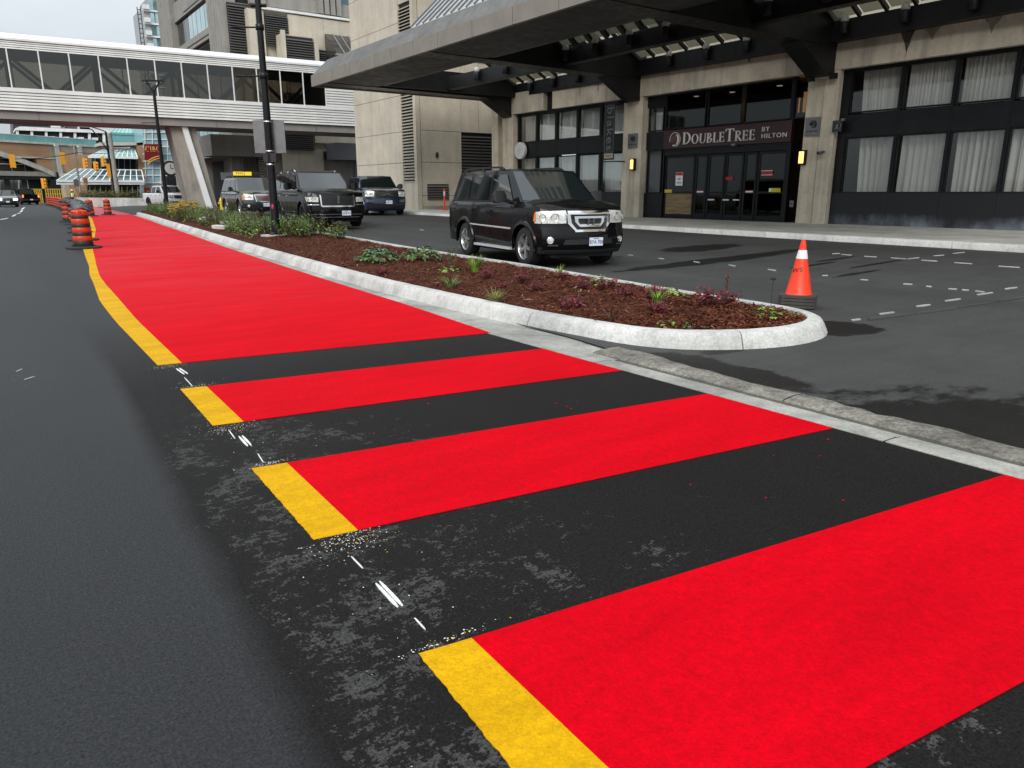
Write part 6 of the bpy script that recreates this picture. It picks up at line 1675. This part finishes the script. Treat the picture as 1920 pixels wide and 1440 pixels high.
# local y runs along the wall (away to the right), the wall front is local x = 0 facing +x
def mb_(name, x0, x1, y0, y1, z0, z1, mat, par=None): return MB().box(x0, x1, y0, y1, z0, z1).build(name, mat, par or ml_)
mb_('brick_wall', -6, 0, 8.6, 26, 4.7, 8.95, M['brick']); mb_('brick_wall', -6, -.02, -22, 8.6, 6.95, 8.95, M['brick'])
mb_('brick_infill', -6, -.05, 6.4, 8.6, 4.7, 6.95, M['brick'])
mb_('deck_beam', -8, .25, -22, 9.0, 4.0, 4.68, M['greyc']); mb_('deck_soffit', -8, .1, -22, 8.6, 3.5, 4.0, M['louvredark'])
mb_('coping', -6, .2, -22, 26, 8.95, 9.25, M['walk']); mb_('string_course', -.2, .08, 1.5, 16, 6.75, 6.95, M['walk'])
for y in (9.5, 13.4): mb_('pilaster', -.1, .28, y, y + .62, 4.0, 8.95, M['walk'])
n = 18; P_ = [(-12 + 20.6 * k / n, 3.95 + 4.3 * (1 - ((k / n)) ** 2.3)) for k in range(n + 1)]
for a, b in zip(P_, P_[1:]):
    MB().px([(a[0], a[1]), (b[0], b[1]), (b[0] + .05, b[1] + .75), (a[0], a[1] + .75)], -.1, .35).build('arch_stone', M['walk'], ml_)
for k in range(14): mb_('window', -1.2, -1.1, -21 + 2 * k, -19.08 + 2 * k, 4.7, 6.9, M['darkglass'])
mb_('handrail', -.8, -.72, -15, 4.5, 5.7, 5.82, M['whitemetal'])
for k in range(28): mb_('balustrade_pane', -.06, 0, -18 + 1.25 * k, -16.8 + 1.25 * k, 9.27, 10.15, M['tealglass'])
mb_('balustrade_rail', -.1, .04, -18, 17, 10.15, 10.22, M['whitemetal'])
for y in (9.3, 13.2): MB().lathe([(.001, 0), (.16, .06), (.12, .2), (.05, .3), (.05, .5)], 10, (.45, y, 8.7)).build('lamp', M['globe'], ml_)
for y in (-6, -1.5, 2.6, 5.2): mb_('pier', -3, -2.4, y, y + .5, 0, 3.5, M['greyc'])
mb_('abutment', -6, .1, 8.0, 9.6, 0, 4.7, M['louvredark']); mb_('pier', .0, .9, 9.7, 12.0, 0, 4.4, M['walk'])
uw = thing('upper_deck_building', 'white framed upper storey with dark windows above the mall roof terrace', 'building', (0, 0, 0), 0)
def at(px_, py_, Y):
    """where the sight line of one picture point meets the vertical plane y = Y (places far buildings and street furniture from image pixels)"""
    yw, p = R(YAW), R(PITCH)
    h = Vector((sin(yw), cos(yw), 0)); r = Vector((cos(yw), -sin(yw), 0))
    d = (h * cos(p) - Vector((0, 0, sin(p)))) * FPX + r * (px_ - 960) + (Vector((0, 0, cos(p))) + h * sin(p)) * (720 - py_)
    k = Y / d.y
    return d.x * k, CAM_H + d.z * k
def gq(name, pts, Y, mat, par, th=.3):
    q = [at(a, b, Y) for a, b in pts]
    return MB().py(q, Y, Y + th).build(name, mat, par)
gq('wall', [(30, 243), (208, 249), (208, 275), (30, 275)], 172, M['louvredark'], uw, 8)
gq('roof', [(38, 237), (206, 245), (206, 250), (29, 244), (29, 240)], 171.2, M['whitemetal'], uw, 9)
for k in range(7): gq('post', [(30 + 27 * k, 243 + .9 * k), (35 + 27 * k, 243 + .9 * k), (36 + 27 * k, 270), (31 + 27 * k, 270)], 171.5, M['whitemetal'], uw, .4)
for k in range(7): gq('panel', [(37 + 27 * k, 254 + .8 * k), (49 + 27 * k, 254 + .8 * k), (49 + 27 * k, 263), (37 + 27 * k, 263)], 171.7, M['whitemetal'], uw, .2)
dk = thing('dark_block', 'dark grey office block with pale panel behind the mall roof', 'building', (0, 0, 0), 0)
gq('wall', [(23, 195), (145, 200), (145, 270), (26, 270)], 200, simple('dark grey cladding', (.085, .085, .095), .6), dk, 14)
for k in range(8): gq('cladding_band', [(24, 212 + 4 * k), (94, 213 + 4 * k), (94, 214.5 + 4 * k), (24, 213.5 + 4 * k)], 199.7, M['louvre'], dk, .3)
gq('panel', [(95, 205), (121, 206), (121, 240), (95, 239)], 199.6, M['whitemetal'], dk, .4); gq('window', [(114, 222), (120, 222), (120, 238), (114, 238)], 199.4, M['louvredark'], dk, .3); gq('panel', [(80, 224), (88, 224), (88, 234), (80, 234)], 199.5, M['maroon'], dk, .4)

# ------------------------------------------------------------------ glazed mall entrance and bank corner
ge = thing('mall_entrance', 'glazed mall entrance with turquoise sloping glass roofs and white glazing bars', 'building', (0, 0, 0))
GY = 128.0
gq('wall', [(164, 340), (262, 340), (262, 372), (164, 372)], GY + 1.5, M['darkglass'], ge)
gq('wall', [(172, 294), (262, 294), (262, 320), (172, 320)], GY + 2, M['darkglass'], ge)
gq('brick_wall', [(256, 268), (275, 266), (277, 345), (262, 345)], GY + 1, M['brick'], ge, 4)
gq('brick_wall', [(120, 290), (180, 290), (180, 372), (140, 372)], GY + 6, M['brick'], ge, 4)
gq('coping', [(187, 267), (268, 266), (268, 272), (187, 273)], GY + 1.0, M['walk'], ge, 6)
def sloped(name, x0, x1, xt0, xt1, yb, yt, Yf, Yb, mat, nbar, barm, mid=True):
    a = [at(x0, yb, Yf), at(x1, yb, Yf)]; b = [at(xt0, yt, Yb), at(xt1, yt, Yb)]
    for k in range(nbar):
        f0, f1 = k / nbar, (k + 1) / nbar
        p = [Vector((a[0][0] + (a[1][0] - a[0][0]) * f, Yf, a[0][1])) for f in (f0, f1)]; q = [Vector((b[0][0] + (b[1][0] - b[0][0]) * f, Yb, b[0][1])) for f in (f0, f1)]
        MB().add([p[0], p[1], q[1], q[0]], [(0, 1, 2, 3)]).build('roof_pane', mat, ge)
        MB().beam(p[0], q[0], .13, .13).build('glazing_bar', barm, ge)
        if mid: MB().beam(p[0].lerp(q[0], .5), p[1].lerp(q[1], .5), .1, .1).build('glazing_bar', barm, ge)
    MB().beam(p[1], q[1], .13, .13).build('glazing_bar', barm, ge)
    MB().beam(Vector((a[0][0], Yf, a[0][1])), Vector((a[1][0], Yf, a[0][1])), .3, .3).build('eaves', barm, ge); MB().beam(Vector((b[0][0], Yb, b[0][1])), Vector((b[1][0], Yb, b[0][1])), .15, .15).build('ridge', barm, ge)
sloped('roof', 165, 258, 200, 252, 294, 278, GY - .5, GY + 2, M['tealroof'], 9, M['whitemetal'])
sloped('canopy_roof', 106, 270, 142, 265, 339, 317, GY - 4, GY - .5, M['officeglass'], 12, M['whitemetal'])
gq('canopy_band', [(106, 341), (271, 341), (271, 346), (106, 346)], GY - 4, M['whitemetal'], ge, .3)
for k in range(10): gq('door_frame', [(168 + 10 * k, 350), (169.2 + 10 * k, 350), (169.2 + 10 * k, 372), (168 + 10 * k, 372)], GY - .2, M['yellowpost'] if k in (1, 3, 4, 5, 7) else M['whitemetal'], ge, .2)
for k in range(8): gq('mullion', [(178 + 11 * k, 296), (179 + 11 * k, 296), (179 + 11 * k, 318), (178 + 11 * k, 318)], GY + 1.7, M['tealglass'], ge, .2)
gq('upper_block', [(208, 248), (262, 250), (262, 270), (210, 270)], GY + 8, M['tealglass'], ge, 6)
sloped('upper_roof', 206, 264, 222, 258, 250, 235, GY + 8, GY + 12, M['tealroof'], 7, M['tealglass'], False)
bk = thing('bank_building', 'pale blue glass corner block carrying a maroon bank sign', 'building')
gq('wall', [(266, 232), (326, 232), (326, 372), (276, 372)], GY + .6, M['cyanglass'], bk, 12)
for k in range(8): gq('floor_band', [(268, 247 + 13.5 * k), (325, 247 + 13.5 * k), (325, 249 + 13.5 * k), (268, 249 + 13.5 * k)], GY + .45, M['greymetal'], bk, .2)
for k in range(4): gq('mullion', [(271 + 14 * k, 233), (272.3 + 14 * k, 233), (274 + 14 * k, 345), (272.6 + 14 * k, 345)], GY + .4, M['greymetal'], bk, .2)
gq('plinth', [(270, 346), (326, 346), (326, 372), (272, 372)], GY + .2, M['greyc'], bk, .4); gq('panel', [(271, 352), (281, 352), (281, 361), (271, 361)], GY - .1, M['stkred'], bk, .2)
bs = thing('bank_sign', 'square maroon bank sign with gold capitals and double gold swoosh', 'sign')
gq('board', [(271, 270), (304, 270), (304, 300), (272, 300)], GY - .6, M['maroon'], bs, .5)
ax, az_ = at(273.2, 284.5, GY - .65); bx, bz_ = at(302, 284.5, GY - .65)
mb, wl = serif('CIBC', 1.0, .06); k = (bx - ax) / wl
mb.xf(Matrix.Translation((ax, GY - .62, az_)) @ Matrix.Rotation(R(90), 4, 'X') @ Matrix.Diagonal((k, k * 1.05, 1, 1))).build('lettering', M['gold'], bs)
mb = MB()
for off, t0 in ((0, 0.0), (-.32, .0)):
    pts = []
    for i in range(13):
        f = i / 12; pts.append((ax + (bx - ax) * (f + .02), az_ - 1.35 + off * 1.0 + .85 * (1 - (1 - f) ** 2)))
    for i, (a, b) in enumerate(zip(pts, pts[1:])):
        w0 = .17 * (1 - .5 * i / 12) if off else .17 * (1 - .5 * i / 12)
        mb.py([a, b, (b[0], b[1] - w0), (a[0], a[1] - w0)], GY - .66, GY - .6)
mb.build('swoosh', M['gold'], bs)
ck = thing('street_clock', 'black post clock with pale round dial and small dark notice board beside the bank', 'clock')
cx, cz = at(320, 316, 92)
MB().box(cx - .55, cx + .55, 92, 92.4, 0, cz - .8).build('post', M['cartrim'], ck); MB().lathe([(.85, -.2), (.85, .2), (.7, .22), (.001, .22)], 24).xf(Matrix.Translation((cx, 92.2, cz)) @ Matrix.Rotation(R(90), 4, 'X')).build('clock_case', M['cartrim'], ck, 40)
dial = MB().lathe([(.62, .23), (.6, .24), (.001, .24)], 24).xf(Matrix.Translation((cx, 92.2, cz)) @ Matrix.Rotation(R(90), 4, 'X')).build('dial', M['globe'], ck)
MB().box(cx - .03, cx + .03, 91.93, 91.955, cz, cz + .45).box(cx, cx + .3, 91.93, 91.955, cz - .03, cz + .03).build('clock_hand', M['print'], dial)
MB().box(cx - .5, cx + .5, 91.9, 91.98, 1.2, 2.9).build('notice_board', M['darkglass'], ck)

# ------------------------------------------------------------------ street furniture
lp = thing('lamp_post', 'tall black lamp post with banner arms and grey sign back in the planting island', 'lamp post', (7.08, 21.75, soil_z(7.08, 21.75) - .02), 0)
MB().box(-.36, .36, -.30, .30, -.15, .06).build('plinth', M['kerb'], lp)
MB().lathe([(.17, .06), (.17, .10), (.13, .13), (.125, .5), (.118, .55), (.108, 2.2), (.088, 5.0), (.075, 8.8)], 18).build('pole', M['polepaint'], lp, 40)
MB().lathe([(.20, .055), (.20, .085), (.001, .09)], 8).build('base_plate', M['polepaint'], lp)
for z in (2.36, 3.15, 2.0): MB().lathe([(.113, z), (.118, z + .01), (.118, z + .03), (.110, z + .04)], 16).build('strap', M['chrome'], lp, 40)
vx, vy = Vector((cos(R(35.5)), -sin(R(35.5)), 0)), Vector((sin(R(35.5)), cos(R(35.5)), 0))
sb = MB().box(-.46, .43, .13, .15, 2.34, 3.23); sb.xf(Matrix.Rotation(R(-35.5), 4, 'Z')).build('sign_panel', M['signback'], lp)
for z, s0, s1 in ((4.37, -.77, .1), (5.61, -.77, .1)):
    MB().tube(vx * s0 + Vector((0, 0, z)), vx * s1 + Vector((0, 0, z + .0)), .022, .022, 8).build('banner_arm', M['polepaint'], lp)
    MB().lathe([(.10, z - .08), (.115, z - .06), (.115, z + .06), (.10, z + .08)], 14).build('arm_clamp', M['polepaint'], lp, 40)
MB().box(-.16, .2, -.1, .1, 2.08, 2.33).xf(Matrix.Rotation(R(-35.5), 4, 'Z')).build('junction_box', M['cartrim'], lp)
MB().tube(Vector((0, 0, 6.15)) - vx * .2, Vector((0, 0, 6.15)) + vx * .22, .05, .05, 8).build('fitting', M['polepaint'], lp)
b2 = thing('pink_tag', 'small pink paint mark ribbon near the foot of the tall black lamp post', 'ribbon', lp.location + Vector((-.07, -.09, .85))); MB().lathe([(.001, -.08), (.03, -.05), (.04, 0), (.03, .06), (.001, .08)], 8).build('ribbon', simple('pink ribbon', (.5, .03, .1), .5), b2)
def pole2():
    p = thing('lamp_post', 'slimmer black lamp post with forked top beneath the skybridge at the end of the island', 'lamp post', (9.75, 50.3, .22))
    MB().lathe([(.2, 0), (.2, .1), (.14, .14), (.13, .6), (.12, 2.5), (.085, 7.1)], 14).build('pole', M['polepaint'], p, 40)
    MB().beam(-vx * .05 + Vector((0, 0, 7.1)), -vx * .38 + Vector((0, 0, 7.6)), .07, .07).beam(vx * .05 + Vector((0, 0, 7.1)), vx * .38 + Vector((0, 0, 7.6)), .07, .07).build('fork', M['polepaint'], p)
    MB().box(-.55, .55, -.2, .2, 7.58, 7.68).xf(Matrix.Rotation(R(-35.5), 4, 'Z')).build('lamp_head', M['polepaint'], p)
    for z in (3.7, 5.3): MB().tube(vx * 0 + Vector((0, 0, z)), -vx * .95 + Vector((0, 0, z)), .025, .025, 6).build('banner_arm', M['polepaint'], p)
pole2()
def road_lamp():
    X, z = at(215, 374, 90); Xt, zt = at(200, 247, 90)
    p = thing('street_light', 'dark road lamp with long curved double arm over the far lanes', 'street light', (X, 90, 0))
    MB().lathe([(.2, 0), (.2, 1), (.15, 1.1), (.10, zt)], 12).build('pole', M['polepaint'], p, 40)
    ex, ez = at(150, 232, 86); fx, fz = at(166, 241, 86)
    for tx_, tz_, zz in ((ex - X, ez, zt), (fx - X, fz, zt - 2.0)):
        MB().path([Vector((0, 0, zz)), Vector((tx_ * .35, -1.2, zz + (tz_ - zz) * .55)), Vector((tx_ * .8, -3.2, tz_ - .05)), Vector((tx_, -4, tz_))], .06, 6).build('arm', M['polepaint'], p)
        MB().box(tx_ - .75, tx_ + .1, -4.15, -3.85, tz_ - .08, tz_ + .1).build('lamp_head', M['polepaint'], p)
    MB().box(-.35, -.05, -.15, .15, 3.0, 4.4).build('signal_box', M['sigyellow'], p)
road_lamp()
def simple_pole(px_b, px_t, py_t, Y, r, label, mat, name='utility_pole', cat='pole', arms=()):
    X, z = at(px_b, 374, Y); Xt, zt = at(px_t, py_t, Y)
    p = thing(name, label, cat, (X, Y, 0)); MB().lathe([(r * 1.15, 0), (r, 1), (r * .75, zt)], 12).build('pole', mat, p, 40)
    for a in arms: MB().tube((0, 0, zt - a[0]), (a[1], 0, zt - a[0] + a[2]), .05, .04, 6).build('arm', mat, p)
    return p
simple_pole(222, 208, 250, 97, .26, 'thick grey concrete utility pole just right of the dark road lamp', M['greypole'])
simple_pole(153, 145, 274, 105, .13, 'thin grey pole holding the signal span wire', M['greypole'], arms=((.3, -1.6, .9),))
simple_pole(165, 160, 334, 100, .09, 'short grey pole carrying a pedestrian signal', M['greypole'])
def signal(px_, py_, Y, rz, label, face):
    X, z = at(px_, py_, Y)
    s = thing('traffic_signal', label, 'traffic signal', (X, Y, z), R(rz), 'yellow traffic signals over the far junction')
    MB().box(-.22, .22, -.16, .16, -.62, .62).build('housing', M['sigyellow'], s)
    if face:
        MB().box(-.27, .27, .165, .19, -.68, .68).build('back_plate', M['sigyellow'], s)
    for k in range(3):
        MB().lathe([(.15, 0), (.16, .22), (.14, .22), (.13, 0), (.001, .02)], 12).xf(Matrix.Translation((0, -.16, .38 - .38 * k)) @ Matrix.Rotation(R(90), 4, 'X')).build('visor', M['sigyellow'] if not face else M['sigyellow'], s)
        MB().lathe([(.12, 0), (.001, .03)], 12).xf(Matrix.Translation((0, -.17, .38 - .38 * k)) @ Matrix.Rotation(R(90), 4, 'X')).build('lens', M['lensdark'], s)
for a in ((23, 302, 98, 180, 'large yellow traffic signal on the span wire, leftmost of the hanging ones', True), (117, 297, 104, 180, 'large yellow traffic signal hanging in front of the brick pilaster', True),
          (158, 306, 112, 70, 'sideways yellow traffic signal just right of the thin wire pole', False), (179, 312, 114, 60, 'sideways yellow traffic signal, lowest of the pair before the dark glass', False), (193, 303, 112, 65, 'sideways yellow traffic signal nearest to the dark road lamp', False),
          (82, 344, 110, 50, 'small yellow traffic signal under the mall bridge', False)): signal(*a)
for a, b, l_ in ((160, 339, 'small pedestrian signal on the short grey pole'), (143, 343, 'small pedestrian signal left of the short grey pole')):
    X, z = at(a, b, 99.5); s = thing('pedestrian_signal', l_, 'signal', (X, 99.5, z)); MB().box(-.25, .25, -.15, .15, -.4, .4).build('housing', M['sigyellow'] if a == 160 else M['signback'], s); MB().box(-.2, .2, -.17, -.151, -.3, .3).build('lens', M['lensdark'], s)
w0 = Vector((at(-60, 292, 96)[0], 96, at(-60, 292, 96)[1])); w1 = Vector((at(146, 286, 105)[0], 105, at(146, 286, 105)[1])); w2 = Vector((at(262, 262, 124)[0], 124, at(262, 272, 124)[1]))
sw = thing('span_wire', 'thin black span wire carrying the hanging traffic signals', 'cable')
for a, b in ((w0, w1), (w1, w2)):
    pts = [a.lerp(b, k / 8) - Vector((0, 0, .5 * (1 - (2 * k / 8 - 1) ** 2))) for k in range(9)]
    MB().path(pts, .04, 5).build('wire', M['cartrim'], sw)

# construction barrels: tall tapered drums with orange and black bands
def barrel(x, y, label, group='construction barrels along the red lane', first=[None], rz=0, s=1.0):
    if first[0] is None:
        b = thing('construction_barrel', label, 'traffic barrel', (0, 0, 0), 0, group)
        MB().lathe([(.43, 0), (.44, .02), (.42, .05), (.33, .07)], 8).build('base', M['rubber'], b)
        rad = lambda z: .250 - .055 * z
        zz = [.07, .21, .33, .43, .55, .655, .775, .87, .97]
        for k, (a, c) in enumerate(zip(zz, zz[1:])):
            r0, r1 = rad(a), rad(c)
            MB().lathe([(r0 - .006, a), (r0, a + .012), (r1, c - .012), (r1 - .006, c)], 22).build('band', M['barrelblack'] if k % 2 == 0 else M['orange'], b, 50)
        MB().lathe([(rad(.97) - .006, .968), (rad(.97) - .02, .99), (.15, .995), (.001, .995)], 22).build('top', M['orange'], b, 50)
        MB().box(-.09, .09, -.02, .02, .985, 1.03).build('handle', M['orange'], b)
        first[0] = b
    else: b = copy_tree(first[0])
    b.location = (x, y, .006); b.rotation_euler = (0, 0, rz); b['label'] = label; b['group'] = group; b.scale = (s, s, s)
    return b
bf = barrel(2.27, 23.0, 'nearest orange and black construction barrel, at the head of the row under a black sheet')
t_ = textmb('Bro El', .10, .004, 'CENTER', 1.2); vv = []
for (x, y, z) in t_.v: a = R(-125) + x / .20; vv.append((.199 * cos(a) + 0, .199 * sin(a), .935 + y))
t_.v = vv; t_.build('lettering', M['print'], bf)
rowb = [(2.66, 26.8), (3.13, 32.3), (3.50, 36.5), (3.85, 41.2), (3.90, 44.9)]
for i, (x, y) in enumerate(rowb): barrel(x, y, ORD[i + 1] + ' orange and black barrel from the front in the tight row with black sheets', 'tight row of construction barrels', rz=i)
barrel(6.0, 54.5, 'orange and black construction barrel standing on the red lane, the left one of the two')
barrel(7.35, 57.3, 'orange and black construction barrel standing on the red lane, the right one of the two')
for i in range(12):
    barrel(interp([(62, 5.7), (78, 6.5), (93, 7.15), (111, 7.5)], 62 + 4 * i), 62 + 4 * i, ORD[i] + ' barrel of the distant line along the bend, counted from the near end', 'distant line of construction barrels', rz=i)
# black plastic sheets and sand bags lying over the row of barrels
def lump(x, y, z, sx_, sy_, sz_, seed, label):
    r = random.Random(seed); rows = []
    for j in range(9):
        ph = pi * j / 8; row = []
        for i in range(17):
            th = 2 * pi * i / 16
            k = 1 + .16 * sin(3 * th + seed) * sin(2 * ph) + .12 * sin(5 * th + 2 * seed + ph * 3) * sin(ph)
            row.append((x + sx_ * k * sin(ph) * cos(th), y + sy_ * k * sin(ph) * sin(th), z + sz_ * cos(ph) * (1 + .15 * sin(4 * th + seed)) - .05 * sin(ph)))
        rows.append(row)
    o = MB().grid(rows).build('black_sheet', M['bag'], None, 45); tag(o, label, 'plastic sheet', 'black sheets over the barrels')
for i, (x, y) in enumerate([(2.36, 23.6)] + rowb):
    lump(x + .06, y + .2, 1.05 + .02 * (i % 2), .27 + .03 * (i % 3), .5, .12 + .02 * (i % 2), i + 1, 'crumpled black plastic sheet over the ' + ['nearest barrel', 'second barrel of the row', 'third barrel of the row', 'fourth barrel of the row', 'fifth barrel of the row', 'last barrel of the tight row'][i])

# retaining wall with shrubs beyond the side drive
rw = thing('planter_wall', 'low pale concrete retaining wall beyond the side drive', 'wall')
wp_ = [(9.4, 98), (10.1, 92), (11.2, 87.5), (13.0, 84), (16, 82.6), (20, 82.2), (27, 82.2)]
for a, b in zip(wp_, wp_[1:]):
    a, b = Vector(a), Vector(b); d = (b - a).normalized() * .01; nn = Vector((-d.y, d.x)) * 25
    q = [a + d, b - d, b - d + nn, a + d + nn]; MB().pz([(p.x, p.y) for p in q], 0, .95).build('wall_segment', M['kerb'], rw)
structure(MB().pz([(9.6, 98.2), (10.3, 92.2), (11.4, 87.7), (13.1, 84.3), (16, 82.9), (27, 82.5), (27, 100), (10, 112)], .3, .9).build('planting_soil', M['soil']))
sv = [bushy(26, .8, .9, .22, .05, r_).mesh('dry_shrub', [M['leafdry'], M['leafgreen'], M['stem']]), bushy(24, .8, .8, .2, .05, r_, 8).mesh('dry_shrub', [M['leafdry'], M['leaflime'], M['stem'], M['petal']])]
for k in range(26):
    f = k / 26 * (len(wp_) - 1.01); a, b = Vector(wp_[int(f)]), Vector(wp_[int(f) + 1]); p = a.lerp(b, f % 1)
    o = put('dry_shrub', sv[k % 2], None, (p.x + .7 + r_.uniform(0, .6), p.y + .9 + r_.uniform(0, 1.6), .85), (0, 0, k)); tag(o, 'yellowing shrub behind the low concrete retaining wall', 'shrub', 'yellowing shrubs on the retaining wall')
# hydrant, post sign, yellow fence frames, small person
hy = thing('fire_hydrant', 'yellow fire hydrant at the corner beside the skybridge pier', 'fire hydrant', (12.65, 48.9, .40))
MB().lathe([(.15, 0), (.15, .05), (.12, .06), (.115, .5), (.15, .52), (.15, .56), (.125, .58), (.11, .68), (.06, .75), (.03, .76), (.03, .80), (.001, .80)], 16).build('barrel', M['hydrant'], hy, 40)
for a in (0, 90, 180, 270): MB().tube((0, 0, .42), (.2 * cos(R(a)), .2 * sin(R(a)), .42), .06, .06, 10).build('outlet', M['hydrant'], hy)
ps = thing('post_sign', 'small white panel on twin black posts left of the taxi', 'sign', (14.6, 54.0, .4)); MB().box(-.5, .5, -.04, .04, 1.9, 2.4).build('panel', M['signback'], ps)
for x in (-.25, .2): MB().tube((x, .06, 0), (x, .06, 2.2), .06, .06, 8).build('post', M['cartrim'], ps)
def frame_fence(px0, px1, Y, n, label):
    xa, xb = at(px0, 374, Y)[0], at(px1, 374, Y)[0]
    f = thing('site_fence', label, 'fence', (xa, Y, 0), 0, 'yellow site fences')
    for k in range(n + 1): MB().box((xb - xa) * k / n - .06, (xb - xa) * k / n + .06, -.06, .06, 0, 2.0).build('post', M['yellowpost'], f)
    for z in (.6, 1.3, 1.95): MB().box(0, xb - xa, -.04, .04, z - .05, z + .05).build('rail', M['yellowpost'], f)
frame_fence(57, 80, 128, 7, 'yellow site fence under the mall bridge'); frame_fence(88, 118, 124, 7, 'yellow site fence in front of the pale pier'); frame_fence(126, 142, 122, 4, 'short yellow site fence left of the wire pole')
def person(x, y, z0, rz):
    p = thing('person', 'distant person in pale high visibility vest standing beyond the barrels', 'person', (x, y, z0), rz)
    me = bpy.data.meshes.new('figure')
    V = [(0, 0, .95), (0, 0, 1.2), (0, .0, 1.42), (0, 0, 1.52), (0, -.02, 1.66), (.1, 0, .9), (.11, -.02, .5), (.12, .02, .06), (.13, -.12, .04), (-.1, 0, .9), (-.11, .03, .5), (-.12, .06, .06), (-.13, -.08, .04), (.2, 0, 1.40), (.25, .02, 1.12), (.24, -.1, .88), (-.2, 0, 1.40), (-.25, .02, 1.12), (-.24, -.08, .86)]
    E_ = [(0, 1), (1, 2), (2, 3), (3, 4), (0, 5), (5, 6), (6, 7), (7, 8), (0, 9), (9, 10), (10, 11), (11, 12), (2, 13), (13, 14), (14, 15), (2, 16), (16, 17), (17, 18)]
    rad = [.15, .14, .15, .06, .11, .10, .075, .05, .045, .10, .075, .05, .045, .065, .05, .035, .065, .05, .035]
    me.from_pydata(V, E_, []); me.materials.append(simple('dark work clothes', (.03, .035, .05), .8))
    o = put('body', me, p); m_ = o.modifiers.new('skin', 'SKIN')
    for i, sv_ in enumerate(me.skin_vertices[0].data): sv_.radius = (rad[i], rad[i] * .8); sv_.use_root = i == 0
    o.modifiers.new('sub', 'SUBSURF').levels = 1
    MB().lathe([(.19, 1.0), (.2, 1.15), (.21, 1.35), (.16, 1.45)], 14).xf(Matrix.Diagonal((1, .75, 1, 1))).build('vest', simple('pale vest', (.7, .75, .45), .6), p, 60)
    MB().lathe([(.13, 1.70), (.12, 1.76), (.07, 1.80), (.001, 1.81)], 12, (0, -.02, 0)).build('hard_hat', M['reflwhite'], p, 60)
X, z = at(137, 374, 99); person(X, 99, 0, .3)

fs = thing('street_end_building', 'hazy grey building seen under the mall bridge at the far end of the street', 'building')
gq('wall', [(-80, 330), (66, 334), (66, 378), (-80, 378)], 190, simple('far grey wall', (.17, .19, .19), .8), fs, 5)
for k in range(9): gq('column', [(-20 + 9 * k, 334), (-17.5 + 9 * k, 334), (-17.5 + 9 * k, 378), (-20 + 9 * k, 378)], 189, M['louvredark'] if k % 2 else M['greyc'], fs, .6)
